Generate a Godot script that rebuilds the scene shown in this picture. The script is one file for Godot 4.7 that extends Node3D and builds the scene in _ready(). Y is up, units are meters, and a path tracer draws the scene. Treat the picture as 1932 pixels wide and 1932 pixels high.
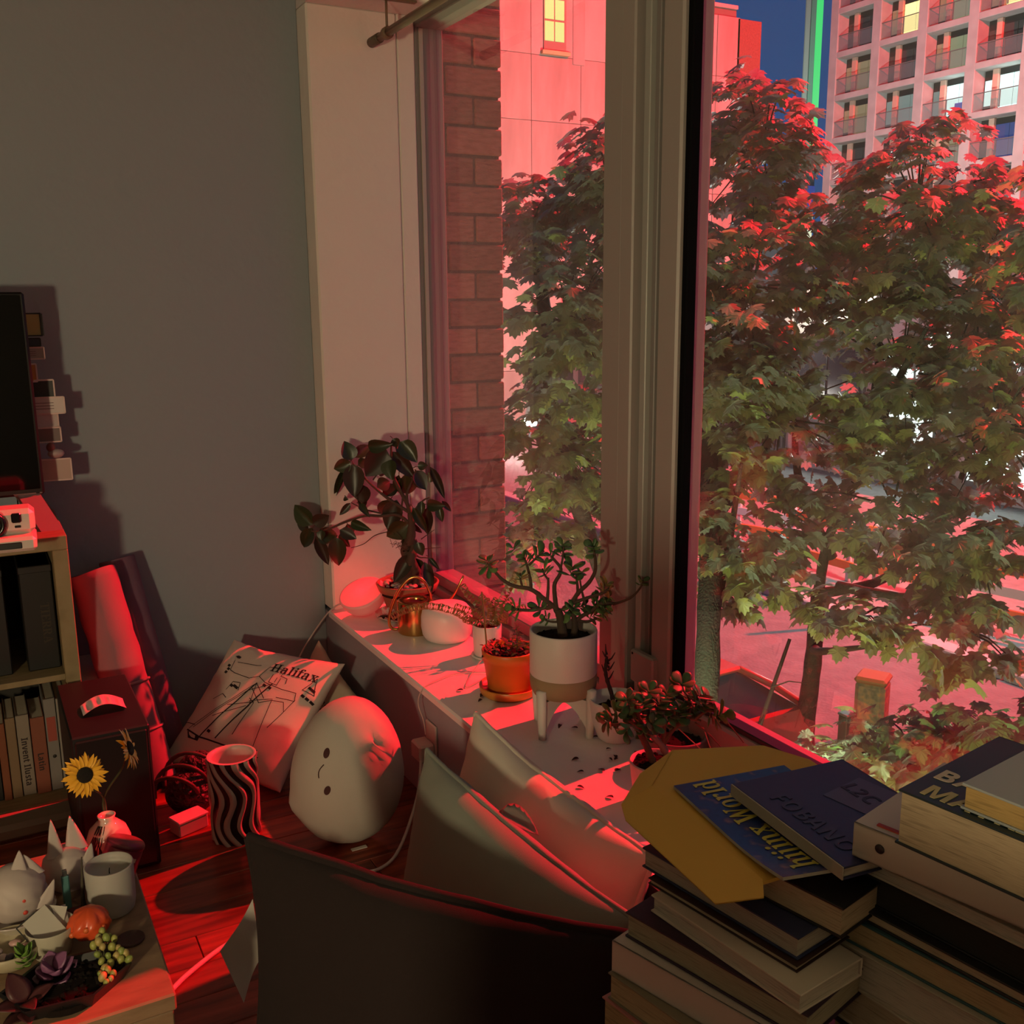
extends Node3D
# Dusk in a flat: plants on a low window sill in red light from an unseen lamp across the street.

var rng := RandomNumberGenerator.new()
var taken := {}
var tex := {}
var sans: SystemFont
var serif: SystemFont

# ---------- small helpers ----------
func lin(r: float, g: float, b: float) -> Color:
	return Color(r, g, b).linear_to_srgb()

func mat(c: Color, rough := 0.7, metal := 0.0) -> StandardMaterial3D:
	var m := StandardMaterial3D.new()
	m.albedo_color = c
	m.roughness = rough
	m.metallic = metal
	return m

func glow(c: Color, energy: float, base := Color(0.1, 0.1, 0.1)) -> StandardMaterial3D:
	var m := mat(base, 0.6)
	m.emission_enabled = true
	m.emission = c
	m.emission_energy_multiplier = energy
	return m

func noise_tex(called: String, freq: float, octaves := 4, ramp: Array = [], size := 512) -> NoiseTexture2D:
	if tex.has(called):
		return tex[called]
	var n := FastNoiseLite.new()
	n.seed = called.hash() % 1000
	n.frequency = freq
	n.fractal_octaves = octaves
	var t := NoiseTexture2D.new()
	t.noise = n
	t.width = size
	t.height = size
	t.seamless = true
	if ramp.size():
		var g := Gradient.new()
		var offs := PackedFloat32Array()
		var cols := PackedColorArray()
		for i in ramp.size():
			offs.append(float(i) / (ramp.size() - 1))
			cols.append(ramp[i])
		g.offsets = offs
		g.colors = cols
		t.color_ramp = g
	tex[called] = t
	return t

func bumpy(m: StandardMaterial3D, t: Texture2D, cm: float, scale: float) -> StandardMaterial3D:
	m.heightmap_enabled = true
	m.heightmap_texture = t
	m.heightmap_scale = cm
	m.uv1_triplanar = true
	m.uv1_scale = Vector3.ONE * scale
	return m

func tinted(m: StandardMaterial3D, t: Texture2D, scale) -> StandardMaterial3D:
	m.albedo_texture = t
	m.uv1_triplanar = true
	m.uv1_scale = scale if scale is Vector3 else Vector3.ONE * scale
	return m

func numbered(called: String) -> String:
	var n: int = taken.get(called, 0)
	taken[called] = n + 1
	return called if n == 0 else "%s_%03d" % [called, n]

func tag(o: Node3D, label: String, category: String, group := "") -> Node3D:
	o.set_meta("label", label)
	o.set_meta("category", category)
	if group:
		o.set_meta("group", group)
	return o

func thing(called: String, label: String, category: String, at := Vector3.ZERO, turn := 0.0, group := "") -> Node3D:
	var o := Node3D.new()
	o.name = numbered(called)
	add_child(o)
	o.position = at
	o.rotation.y = turn
	tag(o, label, category, group)
	return o

func part(called: String, mesh: Mesh, m: Material, parent: Node3D, t := Transform3D()) -> MeshInstance3D:
	var o := MeshInstance3D.new()
	o.name = called
	o.mesh = mesh
	o.material_override = m
	parent.add_child(o, true)
	o.transform = t
	return o

func solo(called: String, mesh: Mesh, m: Material, label: String, category: String, group := "") -> MeshInstance3D:
	var o := MeshInstance3D.new()
	o.name = numbered(called)
	o.mesh = mesh
	o.material_override = m
	add_child(o)
	tag(o, label, category, group)
	return o

func struct(called: String, mesh: Mesh, m: Material) -> MeshInstance3D:
	var o := MeshInstance3D.new()
	o.name = called
	o.mesh = mesh
	o.material_override = m
	add_child(o, true)
	o.set_meta("kind", "structure")
	return o

# ---------- mesh building ----------
func new_st() -> SurfaceTool:
	var st := SurfaceTool.new()
	st.begin(Mesh.PRIMITIVE_TRIANGLES)
	return st

func poly(st: SurfaceTool, pts: Array, outward: Vector3) -> void:
	var n: Vector3 = (pts[1] - pts[0]).cross(pts[2] - pts[0])
	var flip := n.dot(outward) > 0.0
	for i in range(1, pts.size() - 1):
		st.add_vertex(pts[0])
		st.add_vertex(pts[i + 1] if flip else pts[i])
		st.add_vertex(pts[i] if flip else pts[i + 1])

func box(st: SurfaceTool, c: Vector3, s: Vector3, bev := 0.003, b := Basis()) -> void:
	var h := s * 0.5
	bev = minf(bev, minf(h.x, minf(h.y, h.z)) * 0.8)
	var vert := func(ax: int, sg: Vector3) -> Vector3:
		var p := Vector3(h.x - bev, h.y - bev, h.z - bev)
		p[ax] = h[ax]
		return c + b * (p * sg)
	for ax in 3:
		var a2 := (ax + 1) % 3
		var a3 := (ax + 2) % 3
		for s1 in [-1.0, 1.0]:
			var q := []
			for k in [[-1.0, -1.0], [1.0, -1.0], [1.0, 1.0], [-1.0, 1.0]]:
				var sg := Vector3.ZERO
				sg[ax] = s1
				sg[a2] = k[0]
				sg[a3] = k[1]
				q.append(vert.call(ax, sg))
			var o := Vector3.ZERO
			o[ax] = s1
			poly(st, q, b * o)
			for s2 in [-1.0, 1.0]:
				var sa := Vector3.ZERO
				sa[ax] = s1
				sa[a2] = s2
				sa[a3] = -1.0
				var sb := sa
				sb[a3] = 1.0
				var oo := Vector3.ZERO
				oo[ax] = s1
				oo[a2] = s2
				poly(st, [vert.call(ax, sa), vert.call(ax, sb), vert.call(a2, sb), vert.call(a2, sa)], b * oo)
	for x in [-1.0, 1.0]:
		for y in [-1.0, 1.0]:
			for z in [-1.0, 1.0]:
				var sg := Vector3(x, y, z)
				poly(st, [vert.call(0, sg), vert.call(1, sg), vert.call(2, sg)], b * sg)

func box_mesh(s: Vector3, bev := 0.003, c := Vector3.ZERO, b := Basis()) -> ArrayMesh:
	var st := new_st()
	box(st, c, s, bev, b)
	return st.commit()

func span(a: Vector3, b: Vector3, bev := 0.003) -> ArrayMesh:
	return box_mesh((b - a).abs(), bev, (a + b) * 0.5)

func spline(pts: Array, steps := 6) -> Array:
	var out := []
	for i in pts.size() - 1:
		var p0: Vector3 = pts[maxi(i - 1, 0)]
		var p1: Vector3 = pts[i]
		var p2: Vector3 = pts[i + 1]
		var p3: Vector3 = pts[mini(i + 2, pts.size() - 1)]
		for k in steps:
			out.append(p1.cubic_interpolate(p2, p0, p3, float(k) / steps))
	out.append(pts[-1])
	return out

func tube(st: SurfaceTool, pts: Array, r0: float, r1: float, seg := 8, lump := 0.0) -> void:
	var rings := []
	var side := Vector3.ZERO
	for i in pts.size():
		var d: Vector3 = (pts[mini(i + 1, pts.size() - 1)] - pts[maxi(i - 1, 0)]).normalized()
		if side == Vector3.ZERO:
			side = d.cross(Vector3.UP if absf(d.y) < 0.9 else Vector3.RIGHT).normalized()
		side = (side - d * side.dot(d)).normalized()
		var up := d.cross(side)
		var t := float(i) / maxf(1.0, pts.size() - 1)
		var r := lerpf(r0, r1, t) * (1.0 + lump * sin(i * 2.7))
		var ring := []
		for k in seg:
			var a := TAU * k / seg
			ring.append(pts[i] + (side * cos(a) + up * sin(a)) * r)
		rings.append(ring)
	for i in rings.size() - 1:
		for k in seg:
			var j := (k + 1) % seg
			var m: Vector3 = (rings[i][k] + rings[i][j]) * 0.5 - pts[i]
			poly(st, [rings[i][k], rings[i][j], rings[i + 1][j], rings[i + 1][k]], m)
	for e in [0, rings.size() - 1]:
		var d: Vector3 = pts[e] - pts[1 if e == 0 else e - 1]
		poly(st, rings[e], d)

func smooth(st: SurfaceTool) -> ArrayMesh:
	st.generate_normals()
	return st.commit()

func tube_mesh(pts: Array, r0: float, r1: float, seg := 8, lump := 0.0) -> ArrayMesh:
	var st := new_st()
	tube(st, pts, r0, r1, seg, lump)
	return smooth(st)

# profile: Vector2(radius, height) from the bottom outside up and over; closed at the axis where radius is 0
func lathe(st: SurfaceTool, prof: Array, seg := 32, c := Vector3.ZERO, b := Basis()) -> void:
	for i in prof.size() - 1:
		var p: Vector2 = prof[i]
		var q: Vector2 = prof[i + 1]
		var n2 := Vector2(q.y - p.y, -(q.x - p.x))
		for k in seg:
			var a0 := TAU * k / seg
			var a1 := TAU * (k + 1) / seg
			var d0 := Vector3(cos(a0), 0, sin(a0))
			var d1 := Vector3(cos(a1), 0, sin(a1))
			var mid := (d0 + d1).normalized()
			var o := b * (mid * n2.x + Vector3.UP * n2.y)
			var v := [c + b * (d0 * p.x + Vector3.UP * p.y), c + b * (d1 * p.x + Vector3.UP * p.y), c + b * (d1 * q.x + Vector3.UP * q.y), c + b * (d0 * q.x + Vector3.UP * q.y)]
			if p.x < 1e-5:
				v.remove_at(1)
			elif q.x < 1e-5:
				v.remove_at(3)
			poly(st, v, o)

func lathe_mesh(prof: Array, seg := 32, b := Basis()) -> ArrayMesh:
	var st := new_st()
	lathe(st, prof, seg, Vector3.ZERO, b)
	return smooth(st)

# a wall of revolution with inside and outside: straight pot with rounded lip
func pot_profile(r_bottom: float, r_top: float, h: float, wall := 0.006, lip := 0.0, lip_h := 0.0) -> Array:
	var p := [Vector2(0, 0), Vector2(r_bottom - 0.004, 0), Vector2(r_bottom, 0.004)]
	if lip > 0.0:
		var rl := lerpf(r_bottom, r_top, (h - lip_h) / h)
		p.append_array([Vector2(rl, h - lip_h), Vector2(rl + lip, h - lip_h + 0.002), Vector2(r_top + lip, h - 0.003)])
	else:
		p.append(Vector2(r_top, h - 0.003))
	p.append_array([Vector2(r_top + lip - wall * 0.3, h), Vector2(r_top + lip - wall * 0.8, h), Vector2(r_top + lip - wall, h - 0.003), Vector2(r_bottom - wall, 0.012), Vector2(0, 0.01)])
	return p

func ball(st: SurfaceTool, c: Vector3, r: Vector3, seg := 12, rows := 8, b := Basis()) -> void:
	for i in rows:
		for k in seg:
			var v := []
			for q in [[i, k], [i, k + 1], [i + 1, k + 1], [i + 1, k]]:
				var t: float = PI * q[0] / rows
				var a: float = TAU * q[1] / seg
				v.append(c + b * (Vector3(sin(t) * cos(a), cos(t), sin(t) * sin(a)) * r))
			var o: Vector3 = (v[0] + v[2]) * 0.5 - c
			if i == 0:
				v.remove_at(1)
			elif i == rows - 1:
				v.remove_at(3)
			poly(st, v, o)

func ball_mesh(r: Vector3, seg := 14, rows := 10) -> ArrayMesh:
	var st := new_st()
	ball(st, Vector3.ZERO, r, seg, rows)
	return smooth(st)

# a surface from a function of (u, v) in 0..1, one side facing roughly along out
func sheet(st: SurfaceTool, f: Callable, nu: int, nv: int, out: Vector3) -> void:
	var g := []
	for i in nu + 1:
		var row := []
		for j in nv + 1:
			row.append(f.call(float(i) / nu, float(j) / nv))
		g.append(row)
	var m: Vector3 = (g[nu][0] - g[0][0]).cross(g[0][nv] - g[0][0])
	if m.length() < 1e-9:
		m = (g[nu / 2 + 1][nv / 2] - g[nu / 2][nv / 2]).cross(g[nu / 2][nv / 2 + 1] - g[nu / 2][nv / 2])
	var flip := m.dot(out) > 0
	for i in nu:
		for j in nv:
			var a: Vector3 = g[i][j]
			var b: Vector3 = g[i + 1][j]
			var c: Vector3 = g[i + 1][j + 1]
			var d: Vector3 = g[i][j + 1]
			for v in ([a, c, b, a, d, c] if flip else [a, b, c, a, c, d]):
				st.add_vertex(v)

# an oval leaf of unit length along +Y, facing +Z, folded along the midrib and curling back at the tip
func leaf_mesh(width: float, curl: float, fold: float, fat := 0.0) -> ArrayMesh:
	var st := new_st()
	var f := func(u: float, v: float) -> Vector3:
		var w := width * 0.5 * pow(sin(PI * pow(u, 0.8)), 0.75) * (1.0 - 0.25 * u)
		var x := (v - 0.5) * 2.0
		return Vector3(x * w, u * (1.0 - 0.12 * absf(curl) * u), absf(x) * w * fold - curl * u * u * 0.5)
	sheet(st, f, 7, 4, Vector3(0, 0, 1))
	if fat > 0.0:
		var g := func(u: float, v: float) -> Vector3:
			var p: Vector3 = f.call(u, v)
			var x := (v - 0.5) * 2.0
			return p - Vector3(0, 0, fat * (1.0 - x * x) * sin(PI * u))
		sheet(st, g, 7, 4, Vector3(0, 0, -1))
	return smooth(st)

# a transform that lays a unit leaf from base to tip, its face turned to face
func lay(base: Vector3, tip: Vector3, face: Vector3, wide := 1.0) -> Transform3D:
	var y := tip - base
	var l := y.length()
	y /= maxf(l, 1e-6)
	var z := (face - y * face.dot(y)).normalized()
	var x := y.cross(z)
	return Transform3D(Basis(x * l * wide, y * l, z * l), base)

func text_mesh(s: String, h: float, f: Font, depth := 0.0006) -> TextMesh:
	var t := TextMesh.new()
	t.text = s
	t.font = f
	t.font_size = 32
	t.pixel_size = h / 24.0
	t.depth = depth
	t.curve_step = 2.0
	return t

func ribbon(st: SurfaceTool, pts: Array, w: float, f: Callable) -> void:
	# pts: Vector2 on a surface f(u, v); a thin stroke w wide, w in the units of u
	for i in pts.size() - 1:
		var a: Vector2 = pts[i]
		var b: Vector2 = pts[i + 1]
		var d := (b - a)
		if d.length() < 1e-5:
			continue
		var n := Vector2(-d.y, d.x).normalized() * w * 0.5
		var e := d.normalized() * w * 0.4
		var steps := maxi(1, int(d.length() / 0.06))
		for k in steps:
			var p := (a - e).lerp(b + e, float(k) / steps)
			var q := (a - e).lerp(b + e, float(k + 1) / steps)
			for v in [p + n, q + n, q - n, p + n, q - n, p - n]:
				st.add_vertex(f.call(v.x, v.y))

func drape_text(st: SurfaceTool, s: String, fnt: Font, at: Vector2, h: float, aspect: float, f: Callable, slope := 0.0) -> void:
	var t := text_mesh(s, 1.0, fnt, 0.0)
	var arr := t.get_mesh_arrays()
	var vs: PackedVector3Array = arr[Mesh.ARRAY_VERTEX]
	var ix: PackedInt32Array = arr[Mesh.ARRAY_INDEX]
	for i in ix:
		var p := Vector2(vs[i].x * h / aspect, vs[i].y * h)
		st.add_vertex(f.call(at.x + p.x, at.y + p.y + slope * p.x))

# ---------- the scene ----------
func _ready() -> void:
	# camera
	var cam := Camera3D.new()
	cam.name = "camera"
	cam.fov = 53.73
	cam.near = 0.05
	cam.far = 400.0
	add_child(cam)
	cam.transform = Transform3D(Basis(Vector3.UP, deg_to_rad(-28.42)) * Basis(Vector3.RIGHT, deg_to_rad(-12.05)) * Basis(Vector3.BACK, deg_to_rad(-0.51)), Vector3(0, 1.37, 0))
	# sky and exposure
	var env := Environment.new()
	var sky := Sky.new()
	var sm := ProceduralSkyMaterial.new()
	sm.sky_top_color = lin(0.010, 0.052, 0.175)
	sm.sky_horizon_color = lin(0.016, 0.085, 0.235)
	sm.ground_horizon_color = lin(0.02, 0.03, 0.05)
	sm.ground_bottom_color = lin(0.01, 0.01, 0.012)
	sky.sky_material = sm
	env.background_mode = Environment.BG_SKY
	env.sky = sky
	env.tonemap_mode = Environment.TONE_MAPPER_LINEAR
	env.tonemap_exposure = 1.0
	env.sdfgi_enabled = true
	env.ssao_enabled = true
	env.ssil_enabled = true
	var we := WorldEnvironment.new()
	we.name = "world"
	we.environment = env
	add_child(we)
	# unseen red source, high out of view on the right, placed to light the sill
	omni("unseen_red_light", Vector3(28.4, 22.7, -6.0), Color(1.0, 0.105, 0.16), 4300.0, 0.2)
	# unseen warm lamp behind the camera on the left, lighting walls and shelf
	omni("unseen_room_light", Vector3(-1.32, 1.08, 0.62), lin(1.0, 0.80, 0.46), 3.7, 0.10)
	# two unseen lamps below the window light the leaves; two street lamps stand beyond
	omni("unseen_lantern_light", Vector3(3.2, -2.2, -4.4), lin(0.72, 1.0, 0.45), 14.0, 0.1)
	spot("unseen_lantern_light_near", Vector3(2.5, -1.5, -1.0), Vector3(6.5, 0.6, -5.5), lin(0.72, 1.0, 0.45), 19.0, 48.0)
	omni("street_lamp_light", Vector3(13.2, 0.6, -10.55), lin(0.85, 1.0, 0.9), 27.0, 0.15)
	omni("street_lamp_light_far", Vector3(15.5, -2.5, -27.4), lin(1.0, 0.95, 0.85), 9.0, 0.15)
	# unseen lamps placed to brighten the concrete building, apartment block and tower
	spot("unseen_facade_light", Vector3(21.0, 2.0, -18.0), Vector3(23.5, 7.0, -36.0), lin(0.9, 0.92, 0.76), 290.0, 58.0)
	spot("unseen_block_light", Vector3(34.0, 4.5, -35.0), Vector3(50.0, 11.0, -43.0), lin(0.88, 1.0, 0.93), 370.0, 60.0)
	spot("unseen_tower_light", Vector3(84.0, 22.0, -84.0), Vector3(95.0, 30.0, -98.0), lin(0.75, 1.0, 0.85), 330.0, 50.0)
	sans = SystemFont.new()
	sans.font_names = PackedStringArray(["Droid Sans"])
	sans.font_weight = 700
	serif = SystemFont.new()
	serif.font_names = PackedStringArray(["Droid Serif"])
	serif.font_weight = 700
	lamps()
	room()
	window()
	brick_pier()
	outside()
	trees()
	sill_things()
	floor_things()
	shelf_things()
	table_things()
	cushions()
	books()
	small_things()

func omni(called: String, at: Vector3, c: Color, e: float, size: float) -> OmniLight3D:
	var l := OmniLight3D.new()
	l.name = called
	l.light_color = c
	l.light_energy = e
	l.light_size = size
	l.omni_range = 120.0
	l.omni_attenuation = 2.0
	l.shadow_enabled = true
	add_child(l)
	l.position = at
	return l

func spot(called: String, at: Vector3, to: Vector3, c: Color, e: float, angle: float) -> void:
	var l := SpotLight3D.new()
	l.name = called
	l.light_color = c
	l.light_energy = e
	l.light_size = 0.2
	l.spot_range = 120.0
	l.spot_attenuation = 2.0
	l.spot_angle = angle
	l.spot_angle_attenuation = 0.6
	l.shadow_enabled = true
	add_child(l)
	l.look_at_from_position(at, to, Vector3.UP)

func lamps() -> void:
	# mast and globe for the unseen red source
	var t := thing("unseen_red_lamp", "unseen red lamp on a tall steel mast, placed to light the sill and trees", "lamp", Vector3(28.4, -3.8, -6.0))
	part("mast", tube_mesh([Vector3(0, 0, 0), Vector3(0, 12, 0), Vector3(0, 26.1, 0)], 0.16, 0.06, 10), mat(Color(0.3, 0.3, 0.3), 0.5, 0.6), t)
	part("lamp_globe", ball_mesh(Vector3.ONE * 0.23), glow(Color(1, 0.1, 0.15), 6.0), t, Transform3D(Basis(), Vector3(0, 26.5, 0)))
	# unseen warm lamp standing behind the camera
	t = thing("unseen_room_lamp", "unseen warm lamp with a small round shade behind the camera, lighting the room", "lamp", Vector3(-1.32, 0, 0.62))
	part("base", lathe_mesh([Vector2(0, 0), Vector2(0.13, 0), Vector2(0.13, 0.015), Vector2(0.02, 0.03), Vector2(0, 0.03)]), mat(Color(0.1, 0.1, 0.1), 0.4), t)
	part("pole", tube_mesh([Vector3(0, 0.02, 0), Vector3(0, 0.4, 0), Vector3(0, 0.97, 0)], 0.01, 0.01), mat(Color(0.1, 0.1, 0.1), 0.4), t)
	part("lamp_globe", ball_mesh(Vector3.ONE * 0.11), glow(lin(1, 0.64, 0.33), 2.0, Color(0.9, 0.85, 0.75)), t, Transform3D(Basis(), Vector3(0, 1.08, 0)))
	# unseen couch beside the camera, its back placed to shade the lower right
	t = thing("unseen_sofa", "unseen dark couch beside the camera, its back placed to shade the lower right", "unseen_sofa", Vector3(-0.55, 0, 0.03))
	var dm := mat(Color(0.16, 0.14, 0.13), 0.9)
	part("seat", box_mesh(Vector3(0.75, 0.28, 0.8), 0.04, Vector3(-0.1, 0.28, 0.05)), dm, t)
	part("backrest", box_mesh(Vector3(0.2, 0.84, 0.85), 0.05, Vector3(0.30, 0.56, 0.0)), dm, t)
	for z in [-0.35, 0.36]:
		for x in [-0.4, 0.3]:
			part("leg", tube_mesh([Vector3(x, 0, z), Vector3(x, 0.07, z), Vector3(x, 0.15, z)], 0.018, 0.022), mat(Color(0.1, 0.06, 0.04), 0.5), t)
	# unseen lanterns below the window, placed to light the leaves
	t = thing("unseen_lantern", "unseen short lantern below the books, placed to light the trees", "lamp", Vector3(1.5, -1.5, -1.0))
	part("arm", tube_mesh([Vector3(0, 0, 0), Vector3(0.4, 0.25, 0), Vector3(0.8, 0.18, 0)], 0.03, 0.025), mat(Color(0.15, 0.15, 0.15), 0.5), t)
	part("lamp_globe", ball_mesh(Vector3.ONE * 0.15), glow(lin(1, 0.97, 0.72), 4.0), t, Transform3D(Basis(), Vector3(0.8, 0, 0)))
	t = thing("unseen_lantern", "unseen lantern on a long arm below the window, placed to light the leaves", "lamp", Vector3(1.6, -2.2, -4.4))
	part("arm", tube_mesh([Vector3(0, 0, 0), Vector3(0.8, 0.3, 0), Vector3(1.6, 0.2, 0)], 0.03, 0.025), mat(Color(0.15, 0.15, 0.15), 0.5), t)
	part("lamp_globe", ball_mesh(Vector3.ONE * 0.15), glow(lin(1, 0.97, 0.72), 4.0), t, Transform3D(Basis(), Vector3(1.6, 0, 0)))
	for k in 2:
		var p: Vector3 = [Vector3(13.2, -3.8, -10.55), Vector3(15.5, -3.8, -27.4)][k]
		var h: float = [4.4, 1.3][k]
		t = thing("street_lamp", ["street lamp on the far kerb behind the trees seen through the right pane", "street lamp further down the road seen through the left pane"][k], "street lamp", p)
		part("post", tube_mesh([Vector3.ZERO, Vector3(0, h * 0.5, 0), Vector3(0, h - 0.2, 0)], 0.07, 0.05), mat(Color(0.2, 0.2, 0.2), 0.5, 0.5), t)
		part("lamp_globe", ball_mesh(Vector3.ONE * 0.22), glow(lin(0.95, 1, 0.88), 5.0), t, Transform3D(Basis(), Vector3(0, h, 0)))

func room() -> void:
	var plaster := noise_tex("plaster", 0.02, 4)
	var grey := bumpy(mat(lin(0.25, 0.295, 0.33), 0.85), plaster, 0.15, 1.3)
	var white := bumpy(mat(lin(0.70, 0.675, 0.63), 0.75), plaster, 0.15, 1.3)
	var header_m := bumpy(mat(lin(0.62, 0.6, 0.58), 0.9), plaster, 0.2, 1.3)
	var ceil_m := bumpy(mat(lin(0.22, 0.21, 0.2), 0.9), plaster, 0.2, 1.3)  # ceiling out of view, kept dark to lessen bounced light
	var far_m := mat(lin(0.12, 0.115, 0.11), 0.9)  # left and front walls out of view, darkened to lessen bounced light
	struct("wall_back", span(Vector3(-2.7, -0.12, -3.36), Vector3(1.02, 2.7, -3.24), 0.002), grey)
	# white boxed corner beside the window, standing 9 cm proud of the grey wall
	var st := new_st()
	box(st, Vector3(1.1655, 1.284, -3.265), Vector3(0.29, 1.90, 0.23), 0.006)
	box(st, Vector3(1.341, 1.284, -3.265), Vector3(0.058, 1.90, 0.23), 0.004)
	box(st, Vector3(1.311, 1.284, -3.285), Vector3(0.012, 1.90, 0.23), 0.001)
	struct("wall_corner", st.commit(), white)
	struct("wall_window", span(Vector3(1.02, -0.12, -3.36), Vector3(1.5, 0.322, 2.6), 0.0), bumpy(mat(lin(0.27, 0.28, 0.32), 0.85), plaster, 0.15, 1.3))
	var wr := struct("wall_right", span(Vector3(1.02, 0.322, -0.60), Vector3(1.5, 2.23, 2.6), 0.002), white)
	part("unseen_reveal", span(Vector3(1.32, 0.345, -0.80), Vector3(1.5, 2.23, -0.60), 0.002), white, wr)  # wall and reveal out of view, placed to keep red light off the books
	struct("wall_header", span(Vector3(1.02, 2.232, -3.36), Vector3(1.5, 2.7, 2.6), 0.0), header_m)
	struct("wall_left", span(Vector3(-2.7, -0.12, -3.24), Vector3(-2.58, 2.7, 2.6), 0.002), far_m)
	struct("wall_front", span(Vector3(-2.58, -0.12, 2.48), Vector3(1.02, 2.7, 2.6), 0.002), far_m)
	struct("ceiling", span(Vector3(-2.7, 2.6, -3.36), Vector3(1.5, 2.72, 2.6), 0.002), ceil_m)
	var sill := struct("window_sill", box_mesh(Vector3(0.40, 0.024, 2.54), 0.005, Vector3(1.2, 0.333, -1.88)), bumpy(mat(lin(0.73, 0.71, 0.70), 0.42), plaster, 0.06, 2.0))
	sill.set_meta("label", "deep white window sill board")
	# floor: a slab, and dark glossy planks laid across the room
	var wood: Array = []
	for k in 3:
		var m := mat(Color.WHITE, 0.28)
		var a: float = [0.8, 1.0, 1.25][k]
		tinted(m, noise_tex("plank%d" % k, 0.012, 5, [lin(0.08 * a, 0.016 * a, 0.010 * a), lin(0.20 * a, 0.04 * a, 0.02 * a), lin(0.32 * a, 0.066 * a, 0.034 * a)], 256), Vector3(0.9, 9.0, 9.0))
		wood.append(m)
	var fl := struct("floor", span(Vector3(-2.7, -0.14, -3.36), Vector3(1.5, -0.012, 2.6), 0.002), wood[0])
	rng.seed = 5
	for row in 34:
		var z := -3.18 + row * 0.105
		var x := -1.9 + rng.randf() * 0.5
		while x < 1.02:
			var l := 0.6 + rng.randf() * 0.7
			var e := minf(x + l, 1.02)
			if e - x > 0.05:
				part("plank", box_mesh(Vector3(e - x - 0.0015, 0.012, 0.1035), 0.0015), wood[rng.randi() % 3], fl, Transform3D(Basis(), Vector3((x + e) * 0.5, -0.006 + rng.randf() * 0.0006, z)))
			x = e

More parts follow.
